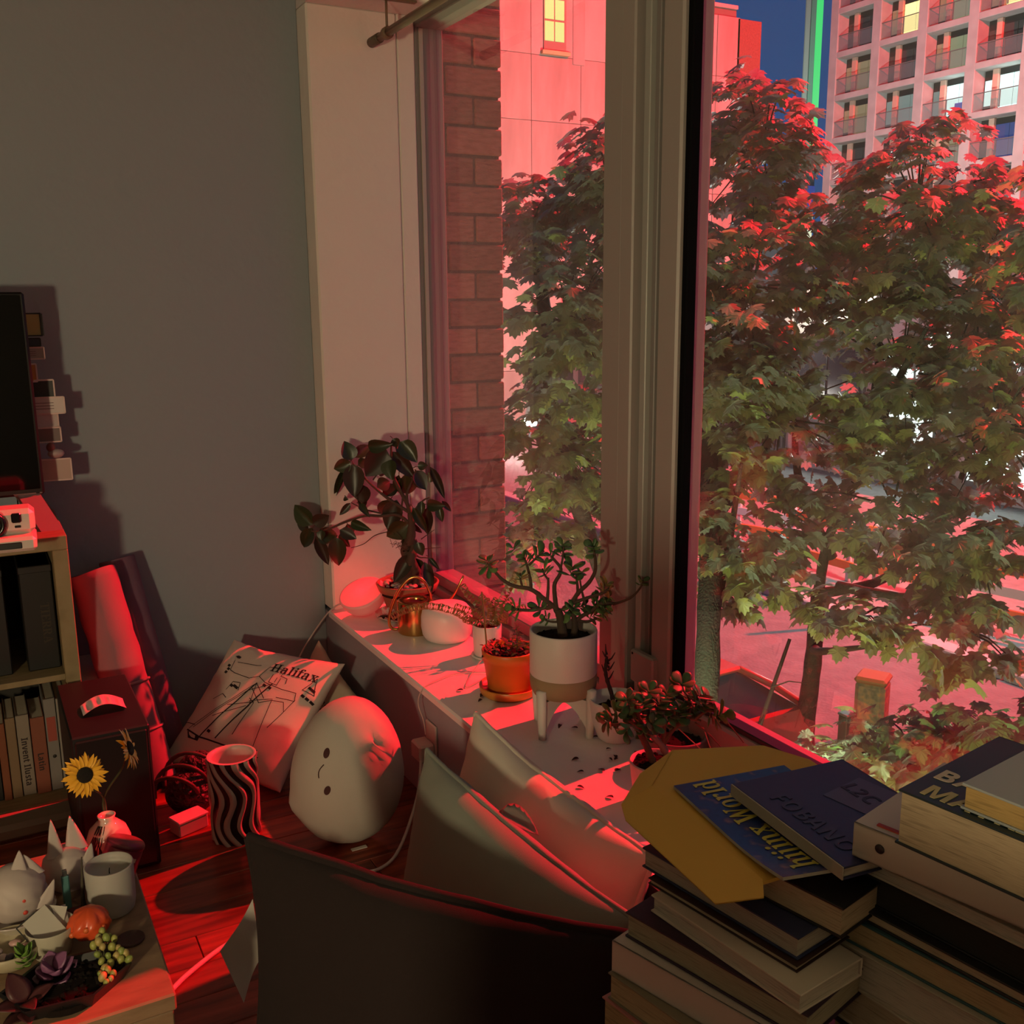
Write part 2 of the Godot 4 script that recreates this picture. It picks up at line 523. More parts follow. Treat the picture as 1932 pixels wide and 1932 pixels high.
func window() -> void:
	var alu := mat(lin(0.29, 0.265, 0.25), 0.45)
	var alu_dark := mat(lin(0.20, 0.19, 0.185), 0.5)
	var black := mat(lin(0.006, 0.006, 0.007), 0.95)
	black.metallic_specular = 0.1
	var pane := mat(Color(1, 1, 1, 0.02), 0.0)
	pane.transparency = BaseMaterial3D.TRANSPARENCY_ALPHA
	# fixed light on the left
	var f := Node3D.new()
	f.name = "window_1"
	add_child(f)
	f.set_meta("kind", "structure")
	part("jamb", span(Vector3(1.372, 0.345, -3.34), Vector3(1.47, 2.23, -3.154)), alu_dark, f)
	part("jamb_bead", span(Vector3(1.385, 0.42, -3.154), Vector3(1.40, 2.2, -3.148), 0.002), mat(lin(0.42, 0.38, 0.35), 0.35), f)
	part("rail", span(Vector3(1.372, 0.345, -3.187), Vector3(1.47, 0.386, -2.06)), alu, f)
	part("rail", span(Vector3(1.39, 0.386, -3.187), Vector3(1.47, 0.424, -2.06)), alu, f)
	part("rail", span(Vector3(1.35, 0.345, -3.15), Vector3(1.372, 0.358, -2.06)), alu, f)
	part("rail", span(Vector3(1.372, 2.2, -3.187), Vector3(1.47, 2.232, -2.06)), alu_dark, f)
	part("pane", span(Vector3(1.410, 0.424, -3.154), Vector3(1.4105, 2.2, -2.06), 0.0), pane, f)
	part("mullion", span(Vector3(1.365, 0.345, -2.062), Vector3(1.47, 2.232, -1.985), 0.004), alu, f)
	part("mullion", span(Vector3(1.360, 0.345, -1.985), Vector3(1.47, 2.232, -1.934), 0.004), alu, f)
	part("track_groove", span(Vector3(1.40, 0.345, -1.934), Vector3(1.47, 2.232, -1.915), 0.0), black, f)
	part("track", span(Vector3(1.372, 0.345, -1.915), Vector3(1.47, 2.232, -1.893), 0.002), mat(lin(0.30, 0.31, 0.29), 0.4), f)
	part("track", span(Vector3(1.385, 0.345, -1.893), Vector3(1.47, 2.232, -1.876), 0.002), alu_dark, f)
	# sliding sash on the right
	var s := Node3D.new()
	s.name = "window_2"
	add_child(s)
	s.set_meta("kind", "structure")
	part("stile", span(Vector3(1.392, 0.345, -1.876), Vector3(1.45, 2.232, -1.846), 0.003), mat(lin(0.25, 0.225, 0.17), 0.5), s)
	part("stile", span(Vector3(1.368, 0.36, -1.846), Vector3(1.45, 2.215, -1.776), 0.005), alu, s)
	part("gasket", span(Vector3(1.378, 0.455, -1.776), Vector3(1.404, 2.19, -1.756), 0.003), black, s)
	part("rail", span(Vector3(1.350, 0.345, -1.846), Vector3(1.45, 0.372, -0.80)), alu, s)
	part("rail", span(Vector3(1.362, 0.372, -1.776), Vector3(1.45, 0.456, -0.80), 0.006), mat(lin(0.36, 0.27, 0.26), 0.4), s)
	part("gasket", span(Vector3(1.374, 0.456, -1.776), Vector3(1.408, 0.468, -0.80), 0.002), mat(lin(0.02, 0.008, 0.012), 0.35), s)
	part("rail", span(Vector3(1.368, 2.14, -1.846), Vector3(1.45, 2.232, -0.80)), alu_dark, s)
	part("stile", span(Vector3(1.362, 0.345, -0.84), Vector3(1.45, 2.232, -0.80)), alu, s)
	part("pane", span(Vector3(1.402, 0.466, -1.757), Vector3(1.4025, 2.142, -0.84), 0.0), pane, s)
	var lt := part("latch", span(Vector3(1.352, 0.455, -1.905), Vector3(1.372, 0.535, -1.815), 0.004), mat(lin(0.28, 0.25, 0.24), 0.45), s)
	part("screw", ball_mesh(Vector3(0.002, 0.003, 0.003), 8, 6), black, lt, Transform3D(Basis(), Vector3(1.352, 0.527, -1.895)))
	# dust film low on both panes
	var dust := mat(Color(1, 1, 1, 1), 0.9)
	dust.transparency = BaseMaterial3D.TRANSPARENCY_ALPHA
	dust.albedo_texture = dust_tex()
	for k in 2:
		var z0: float = [-3.187, -1.752][k]
		var z1: float = [-2.06, -0.84][k]
		var x: float = [1.4085, 1.4005][k]
		var qs := new_st()
		var lo: float = [0.424, 0.466][k]
		for q in [[0, 0], [1, 1], [1, 0], [0, 0], [0, 1], [1, 1]]:
			qs.set_uv(Vector2(q[0], 1.0 - q[1]))
			qs.add_vertex(Vector3(x, lerpf(lo, 2.14, q[1]), lerpf(z0, z1, q[0])))
		part("dust_film", qs.commit(), dust, [f, s][k])
	# curtain rod and its bracket under the soffit
	var r := thing("curtain_rod", "thick brown curtain rod above the window with a plain end cap", "curtain rod", Vector3(1.218, 2.134, -3.1))
	var bm := mat(lin(0.17, 0.12, 0.075), 0.45)
	part("rod", tube_mesh([Vector3(0, 0, 0.03), Vector3(0.006, 0.012, 1.3), Vector3(0.012, 0.02, 2.6)], 0.0125, 0.0125, 14), bm, r)
	part("end_cap", tube_mesh([Vector3(0, 0, -0.03), Vector3(0, 0, 0.0), Vector3(0, 0, 0.04)], 0.015, 0.015, 14), mat(lin(0.10, 0.08, 0.05), 0.5), r)
	var b := Node3D.new()
	b.name = "bracket"
	r.add_child(b)
	part("bracket_arm", tube_mesh([Vector3(0.0, 0.0, 0.1), Vector3(0.0, 0.05, 0.1), Vector3(0.0, 0.094, 0.1)], 0.004, 0.004), bm, b)
	part("bracket_plate", box_mesh(Vector3(0.10, 0.006, 0.02), 0.001, Vector3(0.045, 0.094, 0.1)), bm, b)
	part("bracket_ring", tube_mesh([Vector3(0, 0, 0.09), Vector3(0, 0.0, 0.1), Vector3(0, 0.0, 0.11)], 0.018, 0.018, 14), bm, b)

func dust_tex() -> ImageTexture:
	var n := FastNoiseLite.new()
	n.seed = 3
	n.frequency = 0.012
	n.fractal_octaves = 5
	var fine := FastNoiseLite.new()
	fine.seed = 9
	fine.frequency = 0.15
	var im := Image.create(192, 256, false, Image.FORMAT_RGBA8)
	for y in 256:
		for x in 192:
			var low := smoothstep(0.35, 1.0, y / 255.0)
			var a := clampf(0.11 * low * (0.5 + n.get_noise_2d(x, y)) + 0.07 * smoothstep(0.15, 0.5, y / 255.0) * maxf(0, n.get_noise_2d(x + 400, y * 1.4)), 0, 1) * (0.7 + 0.6 * maxf(0.0, fine.get_noise_2d(x, y)))
			im.set_pixel(x, y, Color(0.86, 0.88, 0.92, clampf(a, 0, 0.3)))
	return ImageTexture.create_from_image(im)

func brick_pier() -> void:
	var o := Node3D.new()
	o.name = "wall_pier"
	add_child(o)
	o.set_meta("kind", "structure")
	part("mortar", span(Vector3(1.476, -3.8, -3.72), Vector3(1.752, 6.0, -3.312), 0.0), bumpy(mat(lin(0.10, 0.092, 0.088), 0.95), noise_tex("mortar", 0.08, 3), 0.4, 4.0), o)
	part("mortar", span(Vector3(1.40, -3.8, -3.72), Vector3(1.476, 6.0, -3.345), 0.0), mat(lin(0.10, 0.092, 0.088), 0.95), o)
	var ms := []
	for k in 3:
		var m := mat(Color.WHITE, 0.9)
		var a: float = [0.85, 1.0, 1.18][k]
		tinted(m, noise_tex("brick%d" % k, 0.03, 5, [lin(0.17 * a, 0.105 * a, 0.075 * a), lin(0.26 * a, 0.165 * a, 0.12 * a), lin(0.32 * a, 0.21 * a, 0.16 * a)], 256), Vector3(1.5, 6, 3))
		bumpy(m, noise_tex("brick_bump", 0.05, 4, [], 256), 0.5, 3.0)
		m.uv1_scale = Vector3(2, 7, 3)
		ms.append(m)
	rng.seed = 11
	var c := 0.0975
	for i in range(-1, 24):
		var y := 0.287 + i * c
		# stretchers and halves alternate; the last brick turns the corner
		var cuts: Array = [1.48, 1.612, 1.76] if i % 2 == 1 else [1.48, 1.545, 1.76]
		if i % 2 == 1:
			cuts = [1.452, 1.652, 1.76]
		else:
			cuts = [1.452, 1.545, 1.76]
		for k in 2:
			var x0: float = cuts[k] + 0.005
			var x1: float = cuts[k + 1] - (0.005 if k == 0 else 0.0)
			var b := box_mesh(Vector3(x1 - x0, c - 0.0105, 0.09), 0.004)
			part("brick", b, ms[rng.randi() % 3], o, Transform3D(Basis(Vector3.UP, rng.randf_range(-0.01, 0.01)), Vector3((x0 + x1) * 0.5, y + c * 0.5 + rng.randf_range(-0.001, 0.001), -3.348 + rng.randf_range(-0.002, 0.003))))

func outside() -> void:
	var asphalt := bumpy(tinted(mat(Color.WHITE, 0.85), noise_tex("asphalt", 0.03, 5, [lin(0.11, 0.10, 0.105), lin(0.18, 0.165, 0.17)]), 0.15), noise_tex("grit", 0.2, 3), 1.0, 0.15)
	struct("street", span(Vector3(1.5, -4.0, -120), Vector3(160, -3.8, 60), 0.0), asphalt)
	var pave := tinted(mat(Color.WHITE, 0.9), noise_tex("pave", 0.04, 4, [lin(0.16, 0.155, 0.15), lin(0.24, 0.235, 0.23)]), 0.2)
	# kerb stones along the far side of the road and the pavement behind them
	var kerb := struct("sidewalk", span(Vector3(12.35, -3.8, -60), Vector3(22.0, -3.68, 30), 0.0), pave)
	var km := mat(lin(0.36, 0.36, 0.37), 0.8)
	var kst := box_mesh(Vector3(0.34, 0.17, 1.48), 0.02)
	for i in 22:
		part("kerb_stone", kst, km, kerb, Transform3D(Basis(), Vector3(12.2, -3.74, -30.0 + i * 1.5)))
	var near := struct("sidewalk", span(Vector3(1.5, -3.8, -60), Vector3(5.4, -3.7, 30), 0.0), pave)
	near.set_meta("label", "pavement below the window")
	concrete_block()
	condo()
	tower()
	podium()
	car()
	street_bits()

func concrete_block() -> void:
	var t := thing("concrete_building", "tall blank concrete building with panel joints behind the trees", "building", Vector3(16.4, -3.8, -36.0))
	var ramp := [lin(0.26, 0.235, 0.215), lin(0.34, 0.315, 0.29), lin(0.375, 0.35, 0.325)]
	var ms := []
	for k in 3:
		var a: float = [0.95, 1.0, 1.05][k]
		ms.append(tinted(mat(Color.WHITE, 0.9), noise_tex("conc%d" % k, 0.012, 5, [ramp[0] * a, ramp[1] * a, ramp[2] * a], 256), Vector3(0.30, 0.06, 0.30)))
	part("core", span(Vector3(0.05, 0, -14), Vector3(14.2, 16.95, -0.14), 0.0), mat(lin(0.16, 0.11, 0.10), 0.95), t)
	rng.seed = 21
	# 2.25 x 2.37 m panels; the rows stand on the joints seen in the photo
	for iy in 7:
		var y0 := -2.52 + iy * 2.40 + 2.35
		for ix in 7:
			var x0 := -0.4 + ix * 2.25
			var x1 := minf(x0 + 2.235, 14.2)
			if x1 - x0 < 0.3:
				continue
			var y1 := minf(y0 + 2.385, 17.0)
			if ix == 1 and iy == 6:
				x0 = 2.75
			if ix == 6:
				continue
			part("concrete_panel", box_mesh(Vector3(x1 - x0, y1 - y0, 0.14), 0.012), ms[rng.randi() % 3], t, Transform3D(Basis(), Vector3((x0 + x1) * 0.5, (y0 + y1) * 0.5, -0.07)))
	# last bay: concrete strip and a brown brick edge
	for iy in 7:
		var y0 := -0.17 + iy * 2.40
		part("concrete_panel", box_mesh(Vector3(1.2, 2.385, 0.14), 0.012), ms[iy % 3], t, Transform3D(Basis(), Vector3(13.72, minf(y0 + 1.2, 15.7), -0.07)))
	var bm := tinted(mat(Color.WHITE, 0.95), noise_tex("brownbrick", 0.09, 3, [lin(0.13, 0.055, 0.045), lin(0.24, 0.10, 0.08)], 256), 0.5)
	part("brick_strip", span(Vector3(14.2, 0, -14), Vector3(15.5, 16.6, 0.0), 0.01), bm, t)
	part("parapet", span(Vector3(0.05, 16.95, -14), Vector3(14.2, 17.1, -0.02), 0.01), mat(lin(0.42, 0.36, 0.33), 0.9), t)
	# lit window at the left with a plain panel beside it
	var w := part("window", span(Vector3(4.62, 14.35, -0.1), Vector3(5.62, 17.2, 0.06), 0.0), mat(lin(0.22, 0.15, 0.13), 0.8), t)
	for i in 2:
		for j in 3:
			part("pane", span(Vector3(4.66 + i * 0.46, 14.75 + j * 0.78, 0.06), Vector3(5.06 + i * 0.46, 15.45 + j * 0.78, 0.08), 0.0), glow(lin(0.75, 0.9, 0.28), 1.1), w)
	part("window_sill", span(Vector3(4.5, 14.25, -0.05), Vector3(5.75, 14.4, 0.2), 0.02), mat(lin(0.5, 0.4, 0.2), 0.8), w)
	part("recessed_panel", span(Vector3(5.95, 14.0, -0.05), Vector3(6.5, 17.0, 0.04), 0.02), ms[0], t)

func condo() -> void:
	var t := thing("apartment_block", "pink lit concrete apartment block with recessed balconies in a grid", "building", Vector3(50, -3.8, -43))
	var cm := tinted(mat(Color.WHITE, 0.85), noise_tex("condo", 0.02, 4, [lin(0.28, 0.28, 0.27), lin(0.37, 0.375, 0.365)], 256), 0.15)
	var inner := mat(lin(0.42, 0.27, 0.21), 0.85)
	var dark := mat(lin(0.012, 0.014, 0.014), 0.4)
	var bay := 3.37
	var fl := 2.53
	var z0 := -50.0 + 43.0
	var y0 := 10.96 + 3.8 - fl * 5.0   # top of the beam below the lowest row that counts
	part("core", span(Vector3(0.92, 0, z0), Vector3(14, 24.5, z0 + bay * 7 + 0.5), 0.0), mat(lin(0.25, 0.22, 0.2), 0.9), t)
	var pier := box_mesh(Vector3(1.0, 25.0, 0.66), 0.03)
	for i in 8:
		part("pier", pier, cm, t, Transform3D(Basis(), Vector3(0.5, 12.5, z0 + 0.2 + i * bay)))
	var beam := box_mesh(Vector3(0.94, 0.36, bay * 7), 0.03)
	for j in 10:
		part("beam", beam, cm, t, Transform3D(Basis(), Vector3(0.48, y0 + j * fl - 0.18, z0 + 0.2 + bay * 3.5)))
	# what each window shows: 0 dark, 1 dim curtain, 2 yellow, 3 white, 4 blue
	var lit := {"0,8": 0, "1,8": 2, "2,8": 5, "3,8": 2, "0,7": 1, "1,7": 0, "2,7": 5, "3,7": 0, "0,6": 1, "1,6": 6, "2,6": 3, "3,6": 3, "3,5": 4, "2,5": 1, "4,6": 5, "4,7": 3}
	var looks := [
		mat(lin(0.05, 0.045, 0.04), 0.25), glow(lin(0.30, 0.24, 0.12), 0.5, Color(0.4, 0.35, 0.3)), glow(lin(1.0, 0.86, 0.32), 1.7), glow(lin(0.72, 1.0, 0.93), 1.5),
		glow(lin(0.03, 0.08, 0.34), 0.55), glow(lin(0.55, 0.62, 0.36), 0.4), glow(lin(0.36, 0.50, 0.46), 0.45)]
	var lounge := mat(lin(0.2, 0.26, 0.24), 0.1)
	lounge.transparency = BaseMaterial3D.TRANSPARENCY_ALPHA
	lounge.albedo_color.a = 0.2
	var rail_m := mat(lin(0.10, 0.11, 0.105), 0.4)
	var big := box_mesh(Vector3(0.08, 2.1, 1.72), 0.0)
	var pane := box_mesh(Vector3(0.04, 1.68, 0.80), 0.0)
	var door := box_mesh(Vector3(0.08, 2.1, 0.60), 0.0)
	var slim := box_mesh(Vector3(0.3, 2.15, 0.34), 0.01)
	var glass := box_mesh(Vector3(0.03, 0.80, bay - 0.7), 0.0)
	var bar := box_mesh(Vector3(0.05, 0.05, bay - 0.68), 0.0)
	var post := box_mesh(Vector3(0.05, 0.85, 0.05), 0.0)
	for i in 5:
		for j in range(3, 10):
			var y := y0 + (j - 1) * fl
			var zc := z0 + 0.2 + (i + 0.5) * bay
			var what: int = lit.get("%d,%d" % [i, j], 0)
			var m: Material = looks[what]
			var w := part("window", big, dark, t, Transform3D(Basis(), Vector3(0.9, y + 1.08, zc + 0.46)))
			for k in 2:
				part("pane", pane, looks[0] if (what == 2 and k == 0 and j == 7) else m, w, Transform3D(Basis(), Vector3(-0.05, -0.12, -0.42 + k * 0.84)))
			var d := part("door", door, dark, t, Transform3D(Basis(), Vector3(0.9, y + 1.08, zc - 1.02)))
			part("pane", box_mesh(Vector3(0.04, 1.3, 0.48), 0.0), looks[3 if what == 3 and i == 3 else (1 if what in [1, 2, 5] else (6 if what in [3, 6] else 0))], d, Transform3D(Basis(), Vector3(-0.05, -0.1, 0)))
			part("wall_strip", slim, inner, t, Transform3D(Basis(), Vector3(0.85, y + 1.08, zc - 0.58)))
			var r := part("balcony_rail", bar, rail_m, t, Transform3D(Basis(), Vector3(0.1, y + 0.92, zc)))
			part("glass_panel", glass, lounge, r, Transform3D(Basis(), Vector3(0, -0.45, 0)))
			part("rail_post", post, rail_m, r, Transform3D(Basis(), Vector3(0, -0.45, 0.25)))
	# rooms that spill light on their balconies
	for k in [[2, 6], [3, 6]]:
		var l := omni("balcony_light", Vector3(50.5, y0 + (k[1] - 1) * fl + 1.4 - 3.8, -43 + z0 + 0.2 + (k[0] + 0.62) * bay), lin(0.75, 1.0, 0.94), 0.9, 0.1)
		l.omni_range = 6.0
	part("blue_crate", box_mesh(Vector3(0.3, 0.7, 0.5), 0.02), mat(lin(0.06, 0.06, 0.6), 0.6), t, Transform3D(Basis(), Vector3(0.5, y0 + 5 * fl + 0.36, z0 + 0.2 + 2.75 * bay)))

func tower() -> void:
	var t := thing("observation_tower", "distant grey concrete tower with green light strips against the blue sky", "tower", Vector3(95.0, -3.8, -98.0), deg_to_rad(44.0))
	var cm := mat(lin(0.20, 0.27, 0.25), 0.8)
	part("shaft", span(Vector3(-1.1, 0, -1.0), Vector3(0.55, 80, 1.0), 0.1), cm, t)
	part("fin", span(Vector3(-1.55, 0, -0.3), Vector3(-1.1, 80, 0.3), 0.05), mat(lin(0.08, 0.22, 0.16), 0.8), t)
	part("light_strip", span(Vector3(-1.42, 20, 0.3), Vector3(-0.95, 80, 1.06), 0.0), glow(lin(0.02, 0.95, 0.22), 0.8), t)
	part("light_strip", span(Vector3(0.45, 20, 0.5), Vector3(0.95, 80, 0.9), 0.0), glow(lin(0.16, 0.55, 0.42), 0.55), t)
	# low building behind the trees at the tower's foot
	var b := thing("office_building", "low office building with lit cream sign band at the tower's foot", "building", Vector3(58, -3.8, -66))
	part("wall", span(Vector3(-3, 0, -6), Vector3(4, 12.5, 3), 0.02), mat(lin(0.25, 0.26, 0.27), 0.8), b)
	part("sign_band", span(Vector3(-3.2, 9.6, -5.8), Vector3(3.9, 11.4, 3.1), 0.02), glow(lin(0.85, 0.9, 0.62), 1.0), b)
	part("blue_band", span(Vector3(-3.3, 12.0, -5.8), Vector3(3.9, 13.6, 3.2), 0.02), glow(lin(0.03, 0.07, 0.35), 0.8), b)

func podium() -> void:
	var t := thing("shop_row", "low row of shops with bright glass fronts across the street", "building", Vector3(21.5, -3.68, -18))
	part("wall", span(Vector3(0.3, 0, -17), Vector3(6, 5.2, 14), 0.02), mat(lin(0.50, 0.36, 0.33), 0.9), t)
	part("fascia", span(Vector3(0.0, 3.9, -17), Vector3(0.3, 4.7, 14), 0.02), mat(lin(0.62, 0.55, 0.50), 0.8), t)
	var white := glow(lin(0.85, 1.0, 0.93), 1.6)
	var cream := glow(lin(0.95, 0.90, 0.70), 0.7)
	var fr := mat(lin(0.08, 0.08, 0.08), 0.5)
	for i in 10:
		var z := -16.4 + i * 3.0
		var w := part("shop_window", span(Vector3(0.16, 0.3, z), Vector3(0.3, 3.7, z + 2.6), 0.01), fr, t)
		var lit: bool = i in [1, 5, 6, 8]
		for k in 2:
			part("pane", span(Vector3(0.12, 0.5, z + 0.1 + k * 1.25), Vector3(0.16, 3.5, z + 1.25 + k * 1.25), 0.0), (white if i in [1, 5, 6] else cream) if lit else mat(lin(0.05, 0.05, 0.06), 0.15), w)
	for z in [-13.0, -3.0, 2.0]:
		var a := AreaLight3D.new()
		a.name = "shop_light"
		a.light_color = lin(0.88, 1.0, 0.9)
		a.area_size = Vector2(4.0, 3.0)
		a.area_normalize_energy = true
		a.light_energy = 9.0
		a.shadow_enabled = true
		add_child(a)
		a.position = Vector3(21.4, -1.7, -18 + z)
		a.rotation.y = PI / 2

func car() -> void:
	var t := thing("parked_car", "parked dark red car under the trees with a rear window coloured pale blue like reflected light", "car", Vector3(5.28, -3.7, -7.86), -1.52)
	var paint := mat(lin(0.28, 0.06, 0.045), 0.45)
	paint.clearcoat_enabled = true
	paint.clearcoat = 0.3
	# side outline (z towards the nose, y up), swept across with rounded shoulders
	var lower := [Vector2(-2.0, 0.25), Vector2(-2.06, 0.7), Vector2(-2.0, 0.93), Vector2(-1.2, 0.94), Vector2(0.75, 0.92), Vector2(1.6, 0.82), Vector2(1.98, 0.68), Vector2(2.05, 0.35), Vector2(1.9, 0.22)]
	var st := new_st()
	for k in lower.size():
		var a: Vector2 = lower[k]
		var b: Vector2 = lower[(k + 1) % lower.size()]
		var n := Vector2(-(b.y - a.y), b.x - a.x)
		for s in [[-0.86, 0.86, 0.0]]:
			poly(st, [Vector3(s[0], a.y, a.x), Vector3(s[1], a.y, a.x), Vector3(s[1], b.y, b.x), Vector3(s[0], b.y, b.x)], Vector3(0, n.y, n.x))
	for s in [-1.0, 1.0]:
		var pts := []
		for p in lower:
			pts.append(Vector3(0.86 * s, p.y, p.x))
		poly(st, pts, Vector3(s, 0, 0))
	var body := part("body", st.commit(), paint, t)
	var glass := mat(lin(0.02, 0.03, 0.035), 0.04)
	var roof := [Vector3(0.62, 1.42, -0.2), Vector3(0.62, 1.40, -1.1)]
	st = new_st()
	box(st, Vector3(0, 1.42, -0.62), Vector3(1.28, 0.06, 1.2), 0.03)
	part("roof", st.commit(), paint, t)
	for s in [-1.0, 1.0]:
		part("pillar", tube_mesh([Vector3(0.62 * s, 1.42, -0.08), Vector3(0.72 * s, 1.17, 0.38), Vector3(0.79 * s, 0.92, 0.82)], 0.035, 0.045), paint, t)
		part("pillar", tube_mesh([Vector3(0.62 * s, 1.42, -1.2), Vector3(0.72 * s, 1.2, -1.58), Vector3(0.79 * s, 0.94, -1.94)], 0.035, 0.04), paint, t)
		st = new_st()
		poly(st, [Vector3(0.61 * s, 1.40, -0.1), Vector3(0.78 * s, 0.92, 0.78), Vector3(0.78 * s, 0.93, -1.88), Vector3(0.61 * s, 1.40, -1.18)], Vector3(s, 0.3, 0))
		part("side_glass", st.commit(), glass, t)
		part("mirror", ball_mesh(Vector3(0.11, 0.08, 0.07)), paint, t, Transform3D(Basis(), Vector3(0.95 * s, 1.0, 0.55)))
		for z in [-1.3, 1.25]:
			st = new_st()
			lathe(st, [Vector2(0, -0.1), Vector2(0.26, -0.1), Vector2(0.31, -0.06), Vector2(0.31, 0.06), Vector2(0.26, 0.1), Vector2(0, 0.1)], 20, Vector3(0.78 * s, 0.31, z), Basis(Vector3.BACK, PI / 2))
			part("wheel", smooth(st), mat(Color(0.05, 0.05, 0.05), 0.8), t)
	var ws := glass.duplicate()
	ws.albedo_color = lin(0.16, 0.40, 0.46)  # pale blue stands in for lamp light reflected by the glass
	for e in [1, -1]:
		st = new_st()
		if e == 1:
			poly(st, [Vector3(-0.60, 1.40, -0.06), Vector3(0.60, 1.40, -0.06), Vector3(0.76, 0.92, 0.80), Vector3(-0.76, 0.92, 0.80)], Vector3(0, 0.8, 1))
		else:
			poly(st, [Vector3(-0.60, 1.40, -1.2), Vector3(0.60, 1.40, -1.2), Vector3(0.76, 0.95, -1.93), Vector3(-0.76, 0.95, -1.93)], Vector3(0, 0.8, -1))
		part("windscreen" if e == 1 else "rear_window", st.commit(), ws, t)
	part("wiper", tube_mesh([Vector3(0.0, 0.98, -1.93), Vector3(0.3, 1.02, -1.90), Vector3(0.55, 1.0, -1.92)], 0.012, 0.008, 5), mat(Color(0.05, 0.05, 0.05), 0.6), t)
	for s in [-0.74, 0.74]:
		part("tail_lamp", box_mesh(Vector3(0.16, 0.22, 0.05), 0.02, Vector3(s, 0.78, -2.03)), mat(lin(0.3, 0.02, 0.02), 0.3), t)
	for s in [-0.62, 0.62]:
		part("headlamp", ball_mesh(Vector3(0.16, 0.07, 0.08)), mat(lin(0.6, 0.6, 0.6), 0.1), t, Transform3D(Basis(), Vector3(s, 0.66, 1.95)))

func street_bits() -> void:
	# mossy concrete block and green post beside it, at the near road edge
	var moss := tinted(mat(Color.WHITE, 0.95), noise_tex("moss", 0.05, 4, [lin(0.07, 0.085, 0.06), lin(0.19, 0.17, 0.11), lin(0.42, 0.22, 0.08)], 256), 0.8)
	var t := thing("concrete_bollard", "squat mossy concrete block standing by the road edge", "bollard", Vector3(8.95, -3.8, -7.75), 0.5)
	part("block", box_mesh(Vector3(0.34, 0.78, 0.34), 0.05, Vector3(0, 0.39, 0)), moss, t)
	part("cap", box_mesh(Vector3(0.36, 0.08, 0.36), 0.03, Vector3(0, 0.8, 0)), mat(lin(0.24, 0.14, 0.06), 0.9), t)
	t = thing("utility_post", "short dark green box post left of the mossy block", "post", Vector3(8.55, -3.8, -7.75))
	part("post", box_mesh(Vector3(0.13, 0.42, 0.13), 0.01, Vector3(0, 0.21, 0)), mat(lin(0.03, 0.06, 0.045), 0.6), t)
	part("post_cap", box_mesh(Vector3(0.15, 0.03, 0.15), 0.01, Vector3(0, 0.435, 0)), mat(lin(0.10, 0.13, 0.11), 0.6), t)
	# orange striped barriers on the far side
	var orange := mat(lin(0.85, 0.16, 0.04), 0.6)
	var white := mat(lin(0.6, 0.55, 0.55), 0.7)
	for k in 4:
		var p: Vector3 = [Vector3(13.6, -3.68, -13.2), Vector3(13.9, -3.68, -11.4), Vector3(13.5, -3.68, -9.4), Vector3(14.2, -3.68, -15.2)][k]
		t = thing("road_barrier", ["orange and white road barrier across the street beside the forked trunk", "second orange road barrier across the street, nearer than the forked one", "nearest orange road barrier on the far pavement behind low branches", "farthest orange road barrier across the street by the shop fronts"][k], "barrier", p, 0.1 * k, "orange road barriers across the street")
		for z in [-0.7, 0.7]:
			part("leg", box_mesh(Vector3(0.08, 1.1, 0.08), 0.01, Vector3(0, 0.55, z)), white, t)
		for j in 3:
			part("board", box_mesh(Vector3(0.04, 0.16, 1.7), 0.008, Vector3(-0.05, 0.3 + j * 0.34, 0)), orange if j != 1 else white, t)
	# small red rear light of a bicycle by the house wall
	t = thing("bicycle", "bicycle with a red rear light leaning at the near road edge", "bicycle", Vector3(7.7, -3.8, -5.2), 1.0)
	for z in [-0.5, 0.5]:
		var ring := []
		for a in 25:
			ring.append(Vector3(0, 0.33 + 0.32 * cos(TAU * a / 24.0), z + 0.32 * sin(TAU * a / 24.0)))
		part("wheel", tube_mesh(ring, 0.02, 0.02, 6), mat(Color(0.05, 0.05, 0.05), 0.8), t)
	part("frame", tube_mesh([Vector3(0, 0.33, -0.5), Vector3(0, 0.75, -0.2), Vector3(0, 0.72, 0.32), Vector3(0, 0.33, 0.5)], 0.02, 0.02, 6), mat(lin(0.2, 0.2, 0.22), 0.4), t)
	part("frame", tube_mesh([Vector3(0, 0.75, -0.2), Vector3(0, 0.33, 0.0), Vector3(0, 0.72, 0.32), Vector3(0, 1.0, 0.36)], 0.02, 0.02, 6), mat(lin(0.2, 0.2, 0.22), 0.4), t)
	part("saddle", ball_mesh(Vector3(0.06, 0.04, 0.12)), mat(Color(0.05, 0.05, 0.05), 0.8), t, Transform3D(Basis(), Vector3(0, 0.95, -0.24)))
	part("rear_light", ball_mesh(Vector3.ONE * 0.045), glow(lin(1, 0.02, 0.02), 2.0), t, Transform3D(Basis(), Vector3(0, 0.82, -0.32)))
	# a bare sapling standing before the car
	t = thing("sapling", "thin bare sapling stem slanting in front of the parked car", "sapling", Vector3(5.1, -3.7, -6.07))
	var bark := mat(lin(0.035, 0.022, 0.02), 0.9)
	part("stem", tube_mesh([Vector3(0.0, 0, 0.0), Vector3(0.37, 1.0, 0.0), Vector3(0.86, 2.2, 0.0)], 0.032, 0.016, 7, 0.1), bark, t)
	for k in 4:
		var y := 0.9 + k * 0.3
		part("twig", tube_mesh([Vector3(0.375 * y, y, 0), Vector3(0.375 * y + 0.1 * (1 if k % 2 else -1), y + 0.07, 0.1), Vector3(0.375 * y + 0.22 * (1 if k % 2 else -1), y + 0.06, 0.2)], 0.008, 0.003, 5), bark, t)

